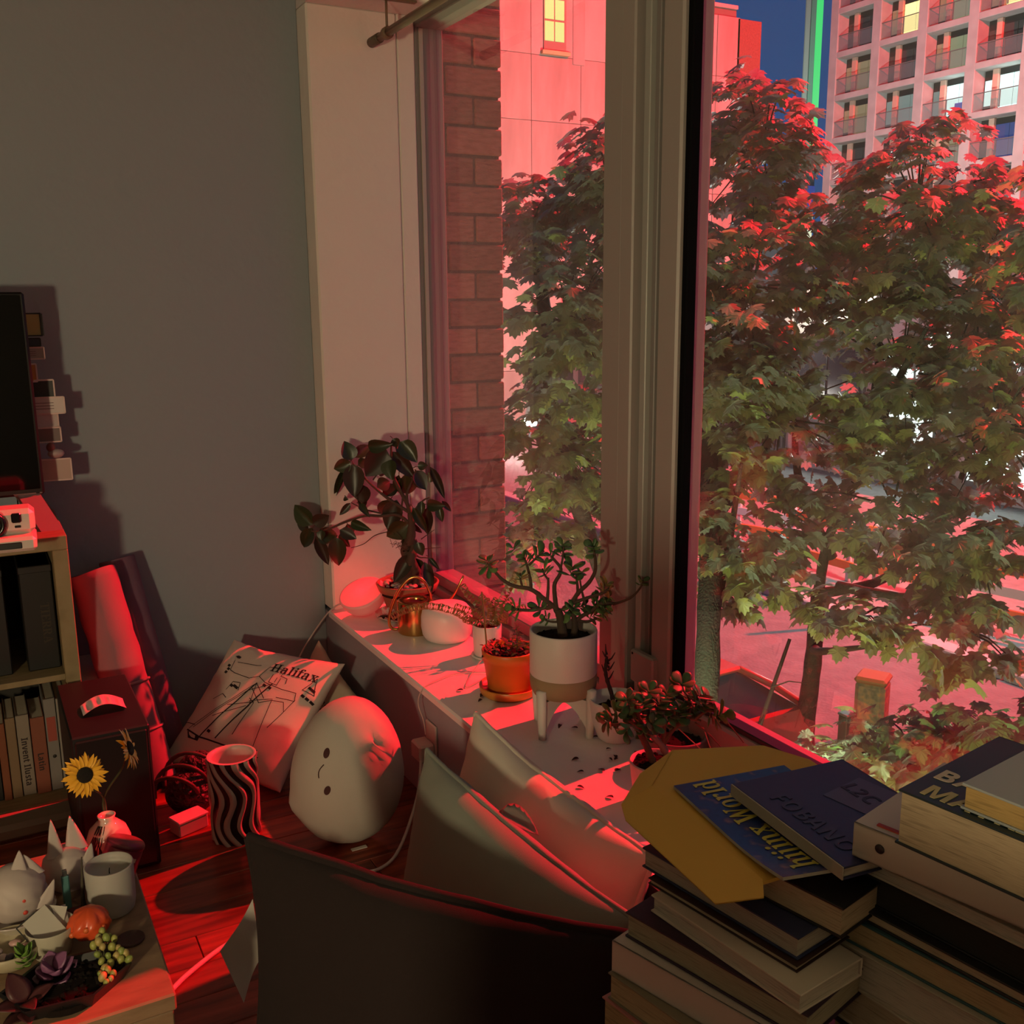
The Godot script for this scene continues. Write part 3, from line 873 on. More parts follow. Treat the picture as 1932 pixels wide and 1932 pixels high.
# ---------- trees ----------
func maple_leaf() -> ArrayMesh:
	# five lobed outline, stalk at the origin, tip along +Y, length about 1; the lobes droop
	var half := [Vector2(0.0, 0.0), Vector2(0.16, -0.05), Vector2(0.40, -0.02), Vector2(0.30, 0.14), Vector2(0.58, 0.26), Vector2(0.50, 0.36), Vector2(0.60, 0.52), Vector2(0.36, 0.48), Vector2(0.28, 0.56), Vector2(0.26, 0.80), Vector2(0.13, 0.78), Vector2(0.0, 1.0)]
	var out := []
	for p in half:
		out.append(p)
	for i in range(half.size() - 2, 0, -1):
		out.append(Vector2(-half[i].x, half[i].y))
	var c := Vector2(0, 0.32)
	var lift := func(p: Vector2) -> Vector3:
		var d := p.y - 0.1
		return Vector3(p.x, p.y, -0.28 * d * absf(d) - 0.45 * p.x * p.x + 0.05)
	var st := new_st()
	for i in out.size():
		var a: Vector2 = out[i]
		var b: Vector2 = out[(i + 1) % out.size()]
		poly(st, [lift.call(c), lift.call(a), lift.call(b)], Vector3(0, 0, 1))
	return st.commit()

func leaf_look(c: Color) -> StandardMaterial3D:
	var m := mat(c, 0.5)
	m.backlight_enabled = true
	m.backlight = Color(0.62, 0.62, 0.62)
	return m

func trees() -> void:
	var lm := maple_leaf()
	var looks := [leaf_look(lin(0.17, 0.165, 0.05)), leaf_look(lin(0.22, 0.19, 0.055)), leaf_look(lin(0.13, 0.13, 0.04))]
	var bark := bumpy(mat(lin(0.026, 0.018, 0.016), 0.9), noise_tex("bark", 0.08, 4, [], 256), 1.0, 2.0)
	# crowns: centre, radii (x across, y up), leaves
	crown("maple_tree", "large street maple with the forked trunk seen through the right pane", Vector3(7.9, -3.8, -7.7), [
		[Vector3(7.35, 2.10, -6.25), Vector3(0.82, 0.74, 0.8), 900], [Vector3(7.15, 1.70, -6.68), Vector3(0.7, 0.6, 0.7), 420], [Vector3(7.63, 1.35, -5.79), Vector3(0.75, 0.85, 0.8), 800],
		[Vector3(6.95, 0.74, -5.95), Vector3(0.95, 0.8, 0.8), 700], [Vector3(7.15, 0.35, -5.15), Vector3(0.7, 0.84, 0.7), 560], [Vector3(6.5, -0.30, -5.55), Vector3(1.05, 0.5, 0.7), 330],
		[Vector3(6.53, -0.60, -4.75), Vector3(0.62, 0.45, 0.6), 330], [Vector3(5.8, -1.02, -5.2), Vector3(0.62, 0.26, 0.5), 100], [Vector3(6.2, -1.0, -4.6), Vector3(0.5, 0.3, 0.5), 130]],
		[[[7.9, -3.8, -7.7], [7.4, -3.1, -7.25], [7.04, -2.16, -6.84], [6.8, -1.36, -6.59]], [[6.8, -1.36, -6.59], [6.8, -0.8, -6.5], [6.95, -0.2, -6.35], [7.16, 0.7, -6.4], [7.3, 1.6, -6.5]], [[6.8, -1.36, -6.59], [7.1, -1.1, -6.05], [7.44, -0.45, -5.76], [7.6, 0.5, -5.6]], [[6.85, -1.0, -6.5], [6.5, -0.2, -6.63], [6.5, 0.7, -6.7]], [[6.85, -1.25, -6.4], [6.9, -1.15, -5.6], [6.8, -0.8, -4.9]], [[7.0, -2.0, -6.8], [6.5, -1.75, -6.2], [6.2, -1.4, -5.4]], [[7.0, -0.1, -6.3], [6.7, 0.6, -5.8], [6.8, 1.1, -5.6]]],
		[0.12, 0.085], lm, looks, bark, 41)
	crown("maple_tree", "slim maple whose tall rounded top stands left in the right pane", Vector3(4.6, -3.8, -5.4), [
		[Vector3(6.45, 2.62, -7.2), Vector3(0.58, 0.7, 0.6), 650], [Vector3(6.0, 1.45, -6.75), Vector3(0.72, 0.8, 0.7), 700], [Vector3(6.05, 0.35, -6.4), Vector3(0.85, 0.8, 0.75), 620],
		[Vector3(5.3, -0.60, -5.97), Vector3(0.45, 0.55, 0.5), 330], [Vector3(5.35, 0.6, -6.3), Vector3(0.4, 0.8, 0.5), 260]],
		[[[4.6, -3.8, -5.4], [4.62, -2.5, -5.5], [4.68, -1.3, -5.6], [5.05, -0.5, -6.05], [5.55, 0.28, -6.7], [6.0, 1.17, -6.94], [6.3, 2.2, -7.1]], [[5.1, -0.4, -6.1], [5.9, 0.1, -6.4], [6.1, 0.9, -6.3]], [[4.75, -1.1, -5.65], [5.2, -0.5, -6.0], [5.2, 0.1, -5.9]]],
		[0.11, 0.07], lm, looks, bark, 42)
	crown("maple_tree", "maple close to the brick pier filling the left pane", Vector3(5.0, -3.8, -6.7), [
		[Vector3(4.61, 1.98, -8.13), Vector3(0.45, 0.47, 0.5), 380], [Vector3(4.98, 2.25, -7.44), Vector3(0.36, 0.6, 0.5), 480], [Vector3(4.55, 1.15, -7.4), Vector3(0.66, 0.75, 0.6), 640], [Vector3(4.6, 0.05, -7.65), Vector3(0.65, 0.7, 0.6), 560],
		[Vector3(5.22, 1.25, -7.05), Vector3(0.5, 1.1, 0.5), 500], [Vector3(5.36, -0.22, -7.18), Vector3(0.5, 0.9, 0.5), 420], [Vector3(4.4, -0.75, -7.5), Vector3(0.6, 0.4, 0.5), 200]],
		[[[5.0, -3.8, -6.7], [4.95, -2.4, -6.85], [4.9, -1.37, -7.15], [4.71, -0.44, -7.48], [4.59, 0.35, -7.73], [4.61, 1.1, -7.86], [4.6, 1.8, -8.0]], [[4.9, -1.4, -7.15], [4.94, -0.21, -7.4], [5.09, 0.94, -7.5], [5.0, 2.0, -7.45]]],
		[0.10, 0.06], lm, looks, bark, 43)
	crown("maple_tree", "dark maple whose edge shows at the right border, its unseen crown placed to shade the books", Vector3(7.5, -3.8, -2.2), [
		[Vector3(6.0, 5.15, -1.30), Vector3(0.95, 0.9, 0.62), 1500], [Vector3(6.6, 0.9, -3.4), Vector3(0.6, 0.7, 0.5), 500], [Vector3(8.2, 2.2, -3.9), Vector3(0.8, 0.8, 0.7), 500],  # these lobes are out of view, placed to shade the books and shrub
		[Vector3(6.95, 1.75, -4.55), Vector3(0.34, 0.6, 0.6), 320], [Vector3(7.5, 0.9, -4.0), Vector3(0.6, 0.8, 0.7), 420], [Vector3(7.3, 1.6, -3.6), Vector3(0.8, 0.7, 0.6), 420], [Vector3(6.9, 0.6, -3.3), Vector3(0.6, 0.6, 0.5), 320]],
		[[[7.5, -3.8, -2.2], [7.5, -1.5, -2.3], [7.4, 0.5, -2.4], [7.0, 2.6, -2.0], [6.3, 4.6, -1.3]], [[7.45, -0.5, -2.35], [7.5, 0.4, -3.2], [7.3, 1.2, -4.0], [7.0, 1.8, -4.5]]],
		[0.11, 0.05], lm, looks, bark, 44)
	crown("low_maple_shrub", "low leafy maple shrub spreading under the right pane behind the books", Vector3(4.6, -3.7, -3.5), [
		[Vector3(4.42, -1.14, -3.5), Vector3(0.48, 0.26, 0.4), 420], [Vector3(4.72, -0.98, -3.12), Vector3(0.4, 0.26, 0.4), 340], [Vector3(4.05, -1.28, -3.62), Vector3(0.4, 0.2, 0.35), 260], [Vector3(4.2, -1.45, -3.2), Vector3(0.5, 0.25, 0.5), 260]],
		[[[4.6, -3.7, -3.5], [4.55, -2.6, -3.5], [4.45, -1.8, -3.45], [4.4, -1.2, -3.45]], [[4.5, -2.0, -3.5], [4.65, -1.5, -3.2], [4.8, -1.1, -3.1]], [[4.5, -2.0, -3.5], [4.2, -1.6, -3.6], [4.0, -1.3, -3.6]]],
		[0.05, 0.03], lm, [leaf_look(lin(0.085, 0.15, 0.05)), leaf_look(lin(0.11, 0.18, 0.055)), leaf_look(lin(0.07, 0.11, 0.04))], bark, 45, 0.10)

func crown(called: String, label: String, foot: Vector3, lobes: Array, limbs: Array, radii: Array, lm: ArrayMesh, looks: Array, bark: Material, seed_no: int, size := 0.15) -> void:
	rng.seed = seed_no
	var t := thing(called, label, "tree" if called == "maple_tree" else "shrub", foot)
	var all: Array = []
	for k in limbs.size():
		var pts := []
		for p in limbs[k]:
			pts.append(Vector3(p[0], p[1], p[2]) - foot)
		var r: float = radii[0] if k == 0 else radii[1] * 0.62
		part("trunk" if k == 0 else "branch", tube_mesh(spline(pts, 5), r, r * (0.55 if k == 0 else 0.3), 9, 0.05), bark, t)
	# twigs from the lobes' middles to the leaf sprays
	var st := new_st()
	var eye := Vector3(0, 1.37, 0)
	for L in lobes:
		var c: Vector3 = L[0]
		var r: Vector3 = L[1]
		var n: int = L[2]
		var sprays := maxi(4, n / 9)
		for s in sprays:
			var d := Vector3(rng.randfn(), rng.randfn() * 0.9, rng.randfn()).normalized()
			var q := c + d * r * pow(rng.randf(), 0.33)
			if s % 3 == 0:
				tube(st, [c + (q - c) * 0.2 - foot, c + (q - c) * 0.6 + Vector3(0, 0.03, 0) - foot, q - foot], 0.010, 0.004, 4)
			for k in 9:
				var outw := (d + Vector3(rng.randfn(), rng.randfn() * 0.4, rng.randfn()) * 0.75).normalized()
				var base := q + Vector3(rng.randfn(), rng.randfn() * 0.55, rng.randfn()) * 0.085
				var tip := Vector3(outw.x, outw.y * 0.35 - 0.38 - 0.25 * rng.randf(), outw.z).normalized()
				var face := Vector3(outw.x * 0.55 + rng.randfn() * 0.2, 0.95, outw.z * 0.55 + rng.randfn() * 0.2)
				var l := size * rng.randf_range(0.7, 1.25)
				all.append([(base - eye).length_squared() + (0.0 if d.dot(eye - c) > 0 else 6.0), lay(base, base + tip * l, face)])
	part("twigs", smooth(st), bark, t).set_meta("kind", "stuff")
	all.sort_custom(func(a, b): return a[0] < b[0])
	for i in mini(300, all.size()):
		var x: Transform3D = all[i][1]
		x.origin -= foot
		part("leaf", lm, looks[i % 3], t, x)
	for k in 3:
		var mine := []
		for i in range(300 + k, all.size(), 3):
			mine.append(all[i][1])
		if mine.is_empty():
			continue
		var mm := MultiMesh.new()
		mm.transform_format = MultiMesh.TRANSFORM_3D
		mm.mesh = lm
		mm.instance_count = mine.size()
		for i in mine.size():
			var x: Transform3D = mine[i]
			x.origin -= foot
			mm.set_instance_transform(i, x)
		var mi := MultiMeshInstance3D.new()
		mi.name = "foliage"
		mi.multimesh = mm
		mi.material_override = looks[k]
		mi.set_meta("kind", "stuff")
		t.add_child(mi, true)

# ---------- things on the sill ----------
const SILL := 0.345
var right := Vector3(cos(deg_to_rad(24.0)), 0, sin(deg_to_rad(24.0)))
var back := Vector3(sin(deg_to_rad(24.0)), 0, -cos(deg_to_rad(24.0)))

func pl(a: Array, c0: Vector2, s: float) -> Vector3:
	# a point of a plant's upright working plane: across, up and (optional) depth
	return right * (a[0] - c0.x) * s + Vector3.UP * (c0.y - a[1]) * s + back * (a[2] if a.size() > 2 else 0.0)

func soil(r: float, y: float, m: StandardMaterial3D, parent: Node3D, seed_no: int) -> void:
	rng.seed = seed_no
	m.metallic_specular = 0.15
	var st := new_st()
	lathe(st, [Vector2(0, y - 0.02), Vector2(r, y - 0.02), Vector2(r, y - 0.004), Vector2(r * 0.6, y + 0.002), Vector2(0, y + 0.004)], 24)
	for i in 70:
		var a := rng.randf() * TAU
		var d := sqrt(rng.randf()) * r * 0.92
		ball(st, Vector3(cos(a) * d, y, sin(a) * d), Vector3.ONE * rng.randf_range(0.003, 0.007), 5, 3, Basis(Vector3.RIGHT, rng.randf() * 3))
	part("soil", st.commit(), m, parent)

func sill_things() -> void:
	var soil_m := mat(lin(0.022, 0.014, 0.011), 0.95)
	var terracotta := bumpy(tinted(mat(Color.WHITE, 0.85), noise_tex("terra", 0.03, 4, [lin(0.26, 0.10, 0.055), lin(0.36, 0.15, 0.085)], 256), 8.0), noise_tex("grain", 0.2, 3, [], 256), 0.05, 12.0)
	var white_glaze := mat(lin(0.66, 0.63, 0.60), 0.35)
	# half-bowl lamp tipped back, with its cord
	var t := thing("bowl_lamp", "white half bowl lamp tipped on its side at the corner end of the sill", "lamp", Vector3(1.088, SILL + 0.068, -3.05))
	var tip := Basis(Vector3.BACK, deg_to_rad(24.0)) * Basis(Vector3.RIGHT, deg_to_rad(14.0))
	var bowl := []
	for i in 10:
		var a := PI * 0.5 * i / 9.0
		bowl.append(Vector2(0.076 * sin(a), -0.066 * cos(a)))
	var shell := glow(Color(1.0, 0.115, 0.17), 0.22, lin(0.5, 0.46, 0.45))
	part("shell", lathe_mesh(bowl + [Vector2(0.0785, 0.006), Vector2(0.076, 0.011), Vector2(0.072, 0.012)], 40, tip), shell, t)
	var face := glow(Color(1.0, 0.115, 0.17), 0.75, lin(0.40, 0.36, 0.36))
	part("diffuser", lathe_mesh([Vector2(0.073, 0.010), Vector2(0.05, 0.0165), Vector2(0.025, 0.019), Vector2(0, 0.02)], 40, tip), face, t)
	omni("bowl_lamp_light", Vector3(1.088, SILL + 0.068, -3.05) + tip * Vector3(0, 0.04, 0), Color(1.0, 0.115, 0.17), 0.007, 0.05)
	var cord := mat(lin(0.62, 0.58, 0.55), 0.5)
	solo("lamp_cord", tube_mesh(spline([Vector3(1.045, 0.385, -3.06), Vector3(1.02, 0.375, -3.10), Vector3(1.0, 0.33, -3.16), Vector3(0.955, 0.25, -3.20), Vector3(0.91, 0.17, -3.215), Vector3(0.88, 0.08, -3.21), Vector3(0.87, 0.005, -3.20)]), 0.003, 0.003, 6), cord, "thin white cord running from the bowl lamp down the grey wall", "cord")
	# crumpled clear wrapper between lamp and pot
	rng.seed = 3
	var wr := mat(Color(0.95, 0.95, 0.95, 0.35), 0.15)
	wr.transparency = BaseMaterial3D.TRANSPARENCY_ALPHA
	var st := new_st()
	sheet(st, func(u: float, v: float) -> Vector3: return Vector3((u - 0.5) * 0.06, 0.012 + 0.018 * sin(9 * u + 5 * v) * cos(7 * v), (v - 0.5) * 0.06), 9, 9, Vector3.UP)
	var w := solo("plastic_wrapper", st.commit(), wr, "crumpled clear plastic wrapper between the bowl lamp and the terracotta pot", "wrapper")
	w.position = Vector3(1.16, SILL + 0.008, -2.97)
	fig(terracotta, soil_m)
	watering_can()
	# rounded white planter bowl without a plant
	t = thing("white_bowl", "large rounded white bowl standing in front of the brass watering can", "bowl", Vector3(1.226, SILL, -2.69))
	part("bowl", lathe_mesh([Vector2(0, 0), Vector2(0.052, 0), Vector2(0.066, 0.006), Vector2(0.075, 0.02), Vector2(0.079, 0.045), Vector2(0.0785, 0.075), Vector2(0.074, 0.094), Vector2(0.062, 0.108), Vector2(0.04, 0.114), Vector2(0, 0.116)], 48), mat(lin(0.74, 0.71, 0.69), 0.4), t)
	cactus(white_glaze, soil_m)
	orange_pot(soil_m)
	jade_large(soil_m)
	jade_small(soil_m)
	# white bowl with one dry stick
	t = thing("round_white_pot", "wide white pot holding one dry dark stick, right of the legged planter", "plant pot", Vector3(1.272, SILL, -1.845))
	part("pot", lathe_mesh([Vector2(0, 0), Vector2(0.036, 0), Vector2(0.044, 0.008), Vector2(0.058, 0.05), Vector2(0.0645, 0.098), Vector2(0.0635, 0.102), Vector2(0.0605, 0.102), Vector2(0.056, 0.07), Vector2(0, 0.066)], 40), white_glaze, t)
	soil(0.055, 0.074, soil_m, t, 8)
	var dry := mat(lin(0.03, 0.016, 0.014), 0.9)
	var stick := part("dry_stem", tube_mesh(spline([Vector3(-0.005, 0.07, 0), Vector3(-0.012, 0.11, 0), Vector3(-0.03, 0.165, 0.0), Vector3(-0.028, 0.205, 0)]), 0.006, 0.0035, 7, 0.15), dry, t)
	for k in 9:
		var y := 0.15 + k * 0.008
		var a := k * 2.2
		var s := Vector3(-0.025 - 0.003 * sin(k), y, 0)
		part("bud", tube_mesh([s, s + Vector3(cos(a) * 0.008, 0.006, sin(a) * 0.008), s + Vector3(cos(a) * 0.017, 0.020, sin(a) * 0.014)], 0.003, 0.001, 5), dry, stick)
	# dark square-sided pot behind the small jade
	t = thing("dark_pot", "dull dark brown pot behind the small jade plant, against the window frame", "plant pot", Vector3(1.305, SILL, -1.66))
	part("pot", lathe_mesh([Vector2(0, 0), Vector2(0.058, 0), Vector2(0.062, 0.006), Vector2(0.070, 0.074), Vector2(0.069, 0.078), Vector2(0.065, 0.078), Vector2(0.062, 0.06), Vector2(0, 0.058)], 36), mat(lin(0.17, 0.115, 0.105), 0.6), t)
	soil(0.06, 0.062, soil_m, t, 9)
	# drinking glass with two sticks
	t = thing("drinking_glass", "small clear glass holding two thin sticks beside the dark pot", "glass", Vector3(1.325, SILL, -1.53))
	var gl := mat(Color(0.9, 0.9, 0.9, 0.10), 0.02)
	gl.transparency = BaseMaterial3D.TRANSPARENCY_ALPHA
	part("tumbler", lathe_mesh([Vector2(0, 0.002), Vector2(0.028, 0.002), Vector2(0.031, 0.01), Vector2(0.036, 0.075)], 30), gl, t)
	part("rim", lathe_mesh([Vector2(0.0355, 0.074), Vector2(0.0368, 0.075), Vector2(0.0355, 0.0765)], 30), gl, t)
	for k in 2:
		part("stick", tube_mesh([Vector3(0.01 - 0.02 * k, 0.008, 0), Vector3(0.0, 0.05, -0.02), Vector3(-0.01 - 0.05 * k, 0.12, -0.05 - 0.02 * k)], 0.0016, 0.0012, 5), mat(lin(0.30, 0.2, 0.13), 0.8), t)
	# fallen leaf scraps on the sill
	rng.seed = 14
	var scrap := mat(lin(0.035, 0.012, 0.012), 0.85)
	var spots := [[1.085, -2.285], [1.10, -2.205], [1.118, -2.235], [1.21, -2.09], [1.195, -1.97], [1.22, -1.93], [1.31, -1.92], [1.225, -1.87], [1.215, -1.80], [1.195, -1.76], [1.215, -1.765], [1.20, -1.745], [1.135, -1.79], [1.15, -1.71], [1.17, -1.70], [1.265, -1.76], [1.285, -1.74], [1.11, -1.73], [1.205, -1.63], [1.13, -1.58], [1.165, -1.575], [1.19, -1.55], [1.245, -1.64], [1.10, -1.60], [1.17, -1.495], [1.06, -1.68]]
	var base_leaf := leaf_mesh(0.55, 0.5, 0.5)
	for k in spots.size():
		var l := rng.randf_range(0.012, 0.021)
		var a := rng.randf() * TAU
		var d := Vector3(cos(a), 0.12, sin(a)) * l
		var p := Vector3(spots[k][0], SILL + 0.0035, spots[k][1])
		var o := solo("fallen_leaf", base_leaf, scrap, "dark dry leaf scrap lying on the white sill around the planters", "fallen leaf", "dry leaf scraps scattered on the sill")
		o.transform = lay(p, p + d, Vector3(0.2, 1, 0.1), rng.randf_range(0.8, 1.3))
	# loose wire on the sill, going over the edge to the charger
	solo("charging_cable", tube_mesh(spline([Vector3(1.235, SILL + 0.004, -2.42), Vector3(1.20, SILL + 0.03, -2.40), Vector3(1.14, SILL + 0.004, -2.36), Vector3(1.10, SILL + 0.004, -2.30), Vector3(1.15, SILL + 0.004, -2.32), Vector3(1.20, SILL + 0.005, -2.36), Vector3(1.12, SILL + 0.004, -2.40), Vector3(1.05, SILL + 0.004, -2.38), Vector3(1.0, SILL - 0.003, -2.36), Vector3(0.99, 0.30, -2.37), Vector3(1.0, 0.25, -2.36), Vector3(1.0, 0.215, -2.35)], 8), 0.0015, 0.0015, 5), mat(lin(0.5, 0.42, 0.38), 0.5), "thin looped charging cable hanging from the sill to the wall plug", "cable")
	t = thing("wall_plug", "white plug adapter in a socket plate on the wall below the sill", "plug", Vector3(1.02, 0.19, -2.345))
	part("socket_plate", box_mesh(Vector3(0.008, 0.095, 0.065), 0.003, Vector3(-0.004, 0.01, 0)), mat(lin(0.5, 0.44, 0.42), 0.45), t)
	part("adapter", box_mesh(Vector3(0.045, 0.05, 0.062), 0.005, Vector3(-0.031, -0.015, 0.0)), mat(lin(0.55, 0.47, 0.45), 0.45), t)

func fig(terracotta: Material, soil_m: StandardMaterial3D) -> void:
	# saucer with dead leaves, bowl pot with pebbles, knotted trunk, dark glossy leaves
	var at := Vector3(1.222, SILL, -2.985)
	var s := thing("plant_saucer", "pale saucer with dead leaves under the terracotta fig pot", "saucer", at + Vector3(-0.02, 0, 0.02))
	part("dish", lathe_mesh([Vector2(0, 0), Vector2(0.07, 0), Vector2(0.098, 0.012), Vector2(0.098, 0.015), Vector2(0.068, 0.005), Vector2(0, 0.004)], 40), mat(lin(0.5, 0.45, 0.42), 0.4), s)
	rng.seed = 4
	for k in 7:
		var p := Vector3(-0.085 + rng.randf() * 0.03, 0.016, 0.0 + rng.randf() * 0.06)
		part("dead_leaf", leaf_mesh(0.5, 0.6, 0.4), mat(lin(0.04, 0.02, 0.012), 0.9), s, lay(p, p + Vector3(rng.randf_range(-1, 1), 0.2, rng.randf_range(-1, 1)).normalized() * 0.04, Vector3(0.1, 1, 0.1)))
	var t := thing("ficus_bonsai", "dark leaved ficus with a knotted trunk in a terracotta bowl pot", "potted plant", at + Vector3(0, 0.006, 0))
	part("pot", lathe_mesh(pot_profile(0.066, 0.098, 0.105, 0.009, 0.006, 0.028), 48), terracotta, t)
	soil(0.09, 0.088, soil_m, t, 6)
	var peb := [mat(lin(0.55, 0.42, 0.38), 0.8), mat(lin(0.40, 0.30, 0.27), 0.8)]
	var pm := ball_mesh(Vector3(0.009, 0.006, 0.008), 7, 5)
	for k in 64:
		var a := rng.randf() * TAU
		var d := sqrt(rng.randf()) * 0.084
		part("pebble", pm, peb[k % 2], t, Transform3D(Basis(Vector3.UP, rng.randf() * TAU).scaled(Vector3.ONE * rng.randf_range(0.7, 1.3)), Vector3(cos(a) * d, 0.096 + rng.randf() * 0.004, sin(a) * d)))
	var c0 := Vector2(850, 1590)
	var k := 0.000345
	var o := Vector3(0, 0.09, 0)
	var bark := bumpy(mat(lin(0.10, 0.062, 0.045), 0.85), noise_tex("bark", 0.08, 4, [], 256), 0.3, 30.0)
	var limbs := [
		[[[835, 1600], [830, 1480], [870, 1360], [845, 1250, 0.02], [890, 1130], [905, 1000], [895, 880]], 0.030, 0.009],
		[[[930, 1600], [925, 1450], [890, 1330, -0.02], [920, 1220], [895, 1100, 0.01], [915, 960]], 0.022, 0.008],
		[[[780, 1600], [800, 1500], [850, 1400]], 0.016, 0.010],
		[[[900, 960], [880, 820], [800, 650], [740, 500], [735, 350], [740, 220]], 0.008, 0.003],
		[[[890, 880], [700, 745], [600, 660], [500, 560], [380, 400]], 0.006, 0.0025],
		[[[905, 940], [960, 830], [1030, 760], [1080, 740]], 0.005, 0.002],
		[[[880, 850], [870, 700], [930, 560], [960, 470]], 0.006, 0.002],
		[[[900, 1000], [780, 900], [620, 905], [470, 900], [300, 950], [150, 1010], [40, 1040], [-30, 1030]], 0.006, 0.0025],
		[[[620, 880], [480, 840], [400, 800], [350, 770]], 0.003, 0.0015],
		[[[700, 1055], [560, 1090], [450, 1170], [330, 1205]], 0.0018, 0.001],
		[[[940, 1250], [1060, 1230], [1180, 1225]], 0.0018, 0.0008],
		[[[990, 1140], [1060, 1090], [1120, 1050]], 0.0018, 0.0008],
		[[[830, 740], [815, 850], [820, 960]], 0.0035, 0.002],
		[[[900, 1240], [960, 1310], [1020, 1320], [1100, 1330]], 0.003, 0.0015],
		[[[560, 560], [620, 480], [640, 470]], 0.0025, 0.0015]]
	for L in limbs:
		var pts := []
		for p in L[0]:
			pts.append(o + pl(p, c0, k))
		part("trunk" if L[1] > 0.009 else "branch", tube_mesh(spline(pts, 5), L[1], L[2], 9, 0.12 if L[1] > 0.009 else 0.03), bark, t)
	rng.seed = 33
	var nest := new_st()
	for i in 26:
		var a := pl([800 + rng.randf_range(-60, 60), 1170 + rng.randf_range(-60, 60), rng.randf_range(-0.02, 0.02)], c0, k)
		tube(nest, [o + a, o + a + Vector3(rng.randf_range(-1, 1), rng.randf_range(-1, 1), rng.randf_range(-1, 1)) * 0.012, o + a + Vector3(rng.randf_range(-1, 1), rng.randf_range(-1, 1), rng.randf_range(-1, 1)) * 0.022], 0.001, 0.0008, 4)
	part("air_roots", smooth(nest), bark, t)
	# base x, y, tip x, y, width
	var lv := [
		[370, 370, 320, 200, 100], [360, 380, 215, 450, 95], [385, 400, 385, 690, 130], [340, 410, 155, 770, 45], [400, 360, 525, 260, 80], [690, 265, 505, 490, 170], [530, 225, 725, 210, 85],
		[420, 640, 440, 885, 60], [440, 600, 470, 775, 120], [425, 425, 520, 390, 70], [725, 365, 735, 525, 105], [740, 300, 930, 540, 95], [755, 175, 810, 250, 60], [820, 200, 965, 365, 110], [770, 260, 945, 380, 75],
		[610, 475, 695, 540, 65], [590, 640, 705, 600, 90], [640, 710, 775, 665, 90], [800, 525, 785, 725, 65], [850, 530, 880, 725, 130], [950, 480, 1035, 655, 90], [975, 440, 1065, 430, 55], [1085, 500, 1095, 625, 70],
		[1090, 450, 1200, 740, 55], [1055, 785, 1195, 785, 75], [1170, 825, 1190, 955, 55], [1195, 780, 1270, 880, 34], [960, 500, 1015, 675, 80], [1000, 765, 1000, 885, 50], [1060, 840, 1060, 1085, 85], [920, 825, 1045, 1060, 60],
		[1100, 795, 1100, 915, 60], [775, 760, 690, 1025, 125], [715, 760, 620, 955, 115], [870, 975, 680, 1115, 130], [900, 985, 990, 1095, 42], [955, 1160, 995, 1275, 70], [890, 1080, 835, 1275, 65], [880, 1275, 735, 1510, 95],
		[915, 1320, 900, 1490, 135], [970, 1350, 990, 1545, 85], [1015, 1340, 1065, 1605, 75], [1060, 1310, 1150, 1410, 32],
		[-20, 985, -185, 815, 110], [-10, 960, 135, 880, 90], [-20, 1010, -140, 1215, 90], [10, 1060, 190, 1110, 110], [0, 1090, 90, 1355, 75], [190, 1090, 215, 1365, 110], [245, 1050, 300, 1220, 60], [230, 1030, 370, 1115, 75],
		[300, 980, 345, 1095, 55], [345, 940, 515, 1000, 62], [340, 770, 245, 870, 45], [430, 770, 515, 850, 45], [320, 755, 270, 740, 35], [-60, 1030, -160, 970, 60], [70, 1020, 60, 1100, 55]]
	var m := [mat(lin(0.022, 0.032, 0.012), 0.36), mat(lin(0.03, 0.042, 0.014), 0.34), mat(lin(0.024, 0.02, 0.011), 0.38)]
	for q in m:
		q.clearcoat_enabled = true
		q.clearcoat = 0.12
	var shapes := [leaf_mesh(1.0, 0.45, 0.35), leaf_mesh(1.0, 0.25, 0.5), leaf_mesh(1.0, -0.2, 0.3)]
	for i in lv.size():
		var L: Array = lv[i]
		var deep := rng.randf_range(-0.055, 0.055) if i > 2 else 0.0
		if L[0] < 320:
			deep = rng.randf_range(-0.02, 0.03)
		var a := o + pl([L[0], L[1], deep * 0.6], c0, k)
		var b := o + pl([L[2], L[3], deep * 1.3], c0, k)
		var face := -back + right * rng.randf_range(-0.4, 0.4) + Vector3.UP * rng.randf_range(-0.1, 0.4)
		var len := (b - a).length()
		part("leaf", shapes[i % 3], m[i % 3], t, lay(a, a + (b - a) * 1.12, face, L[4] * k * 1.55 / len))
		if i % 3 == 0:
			part("leaf_stalk", tube_mesh([a, a - (b - a).normalized() * 0.006, a - (b - a).normalized() * 0.014 + Vector3(0, -0.003, 0)], 0.0012, 0.0014, 5), bark, t)

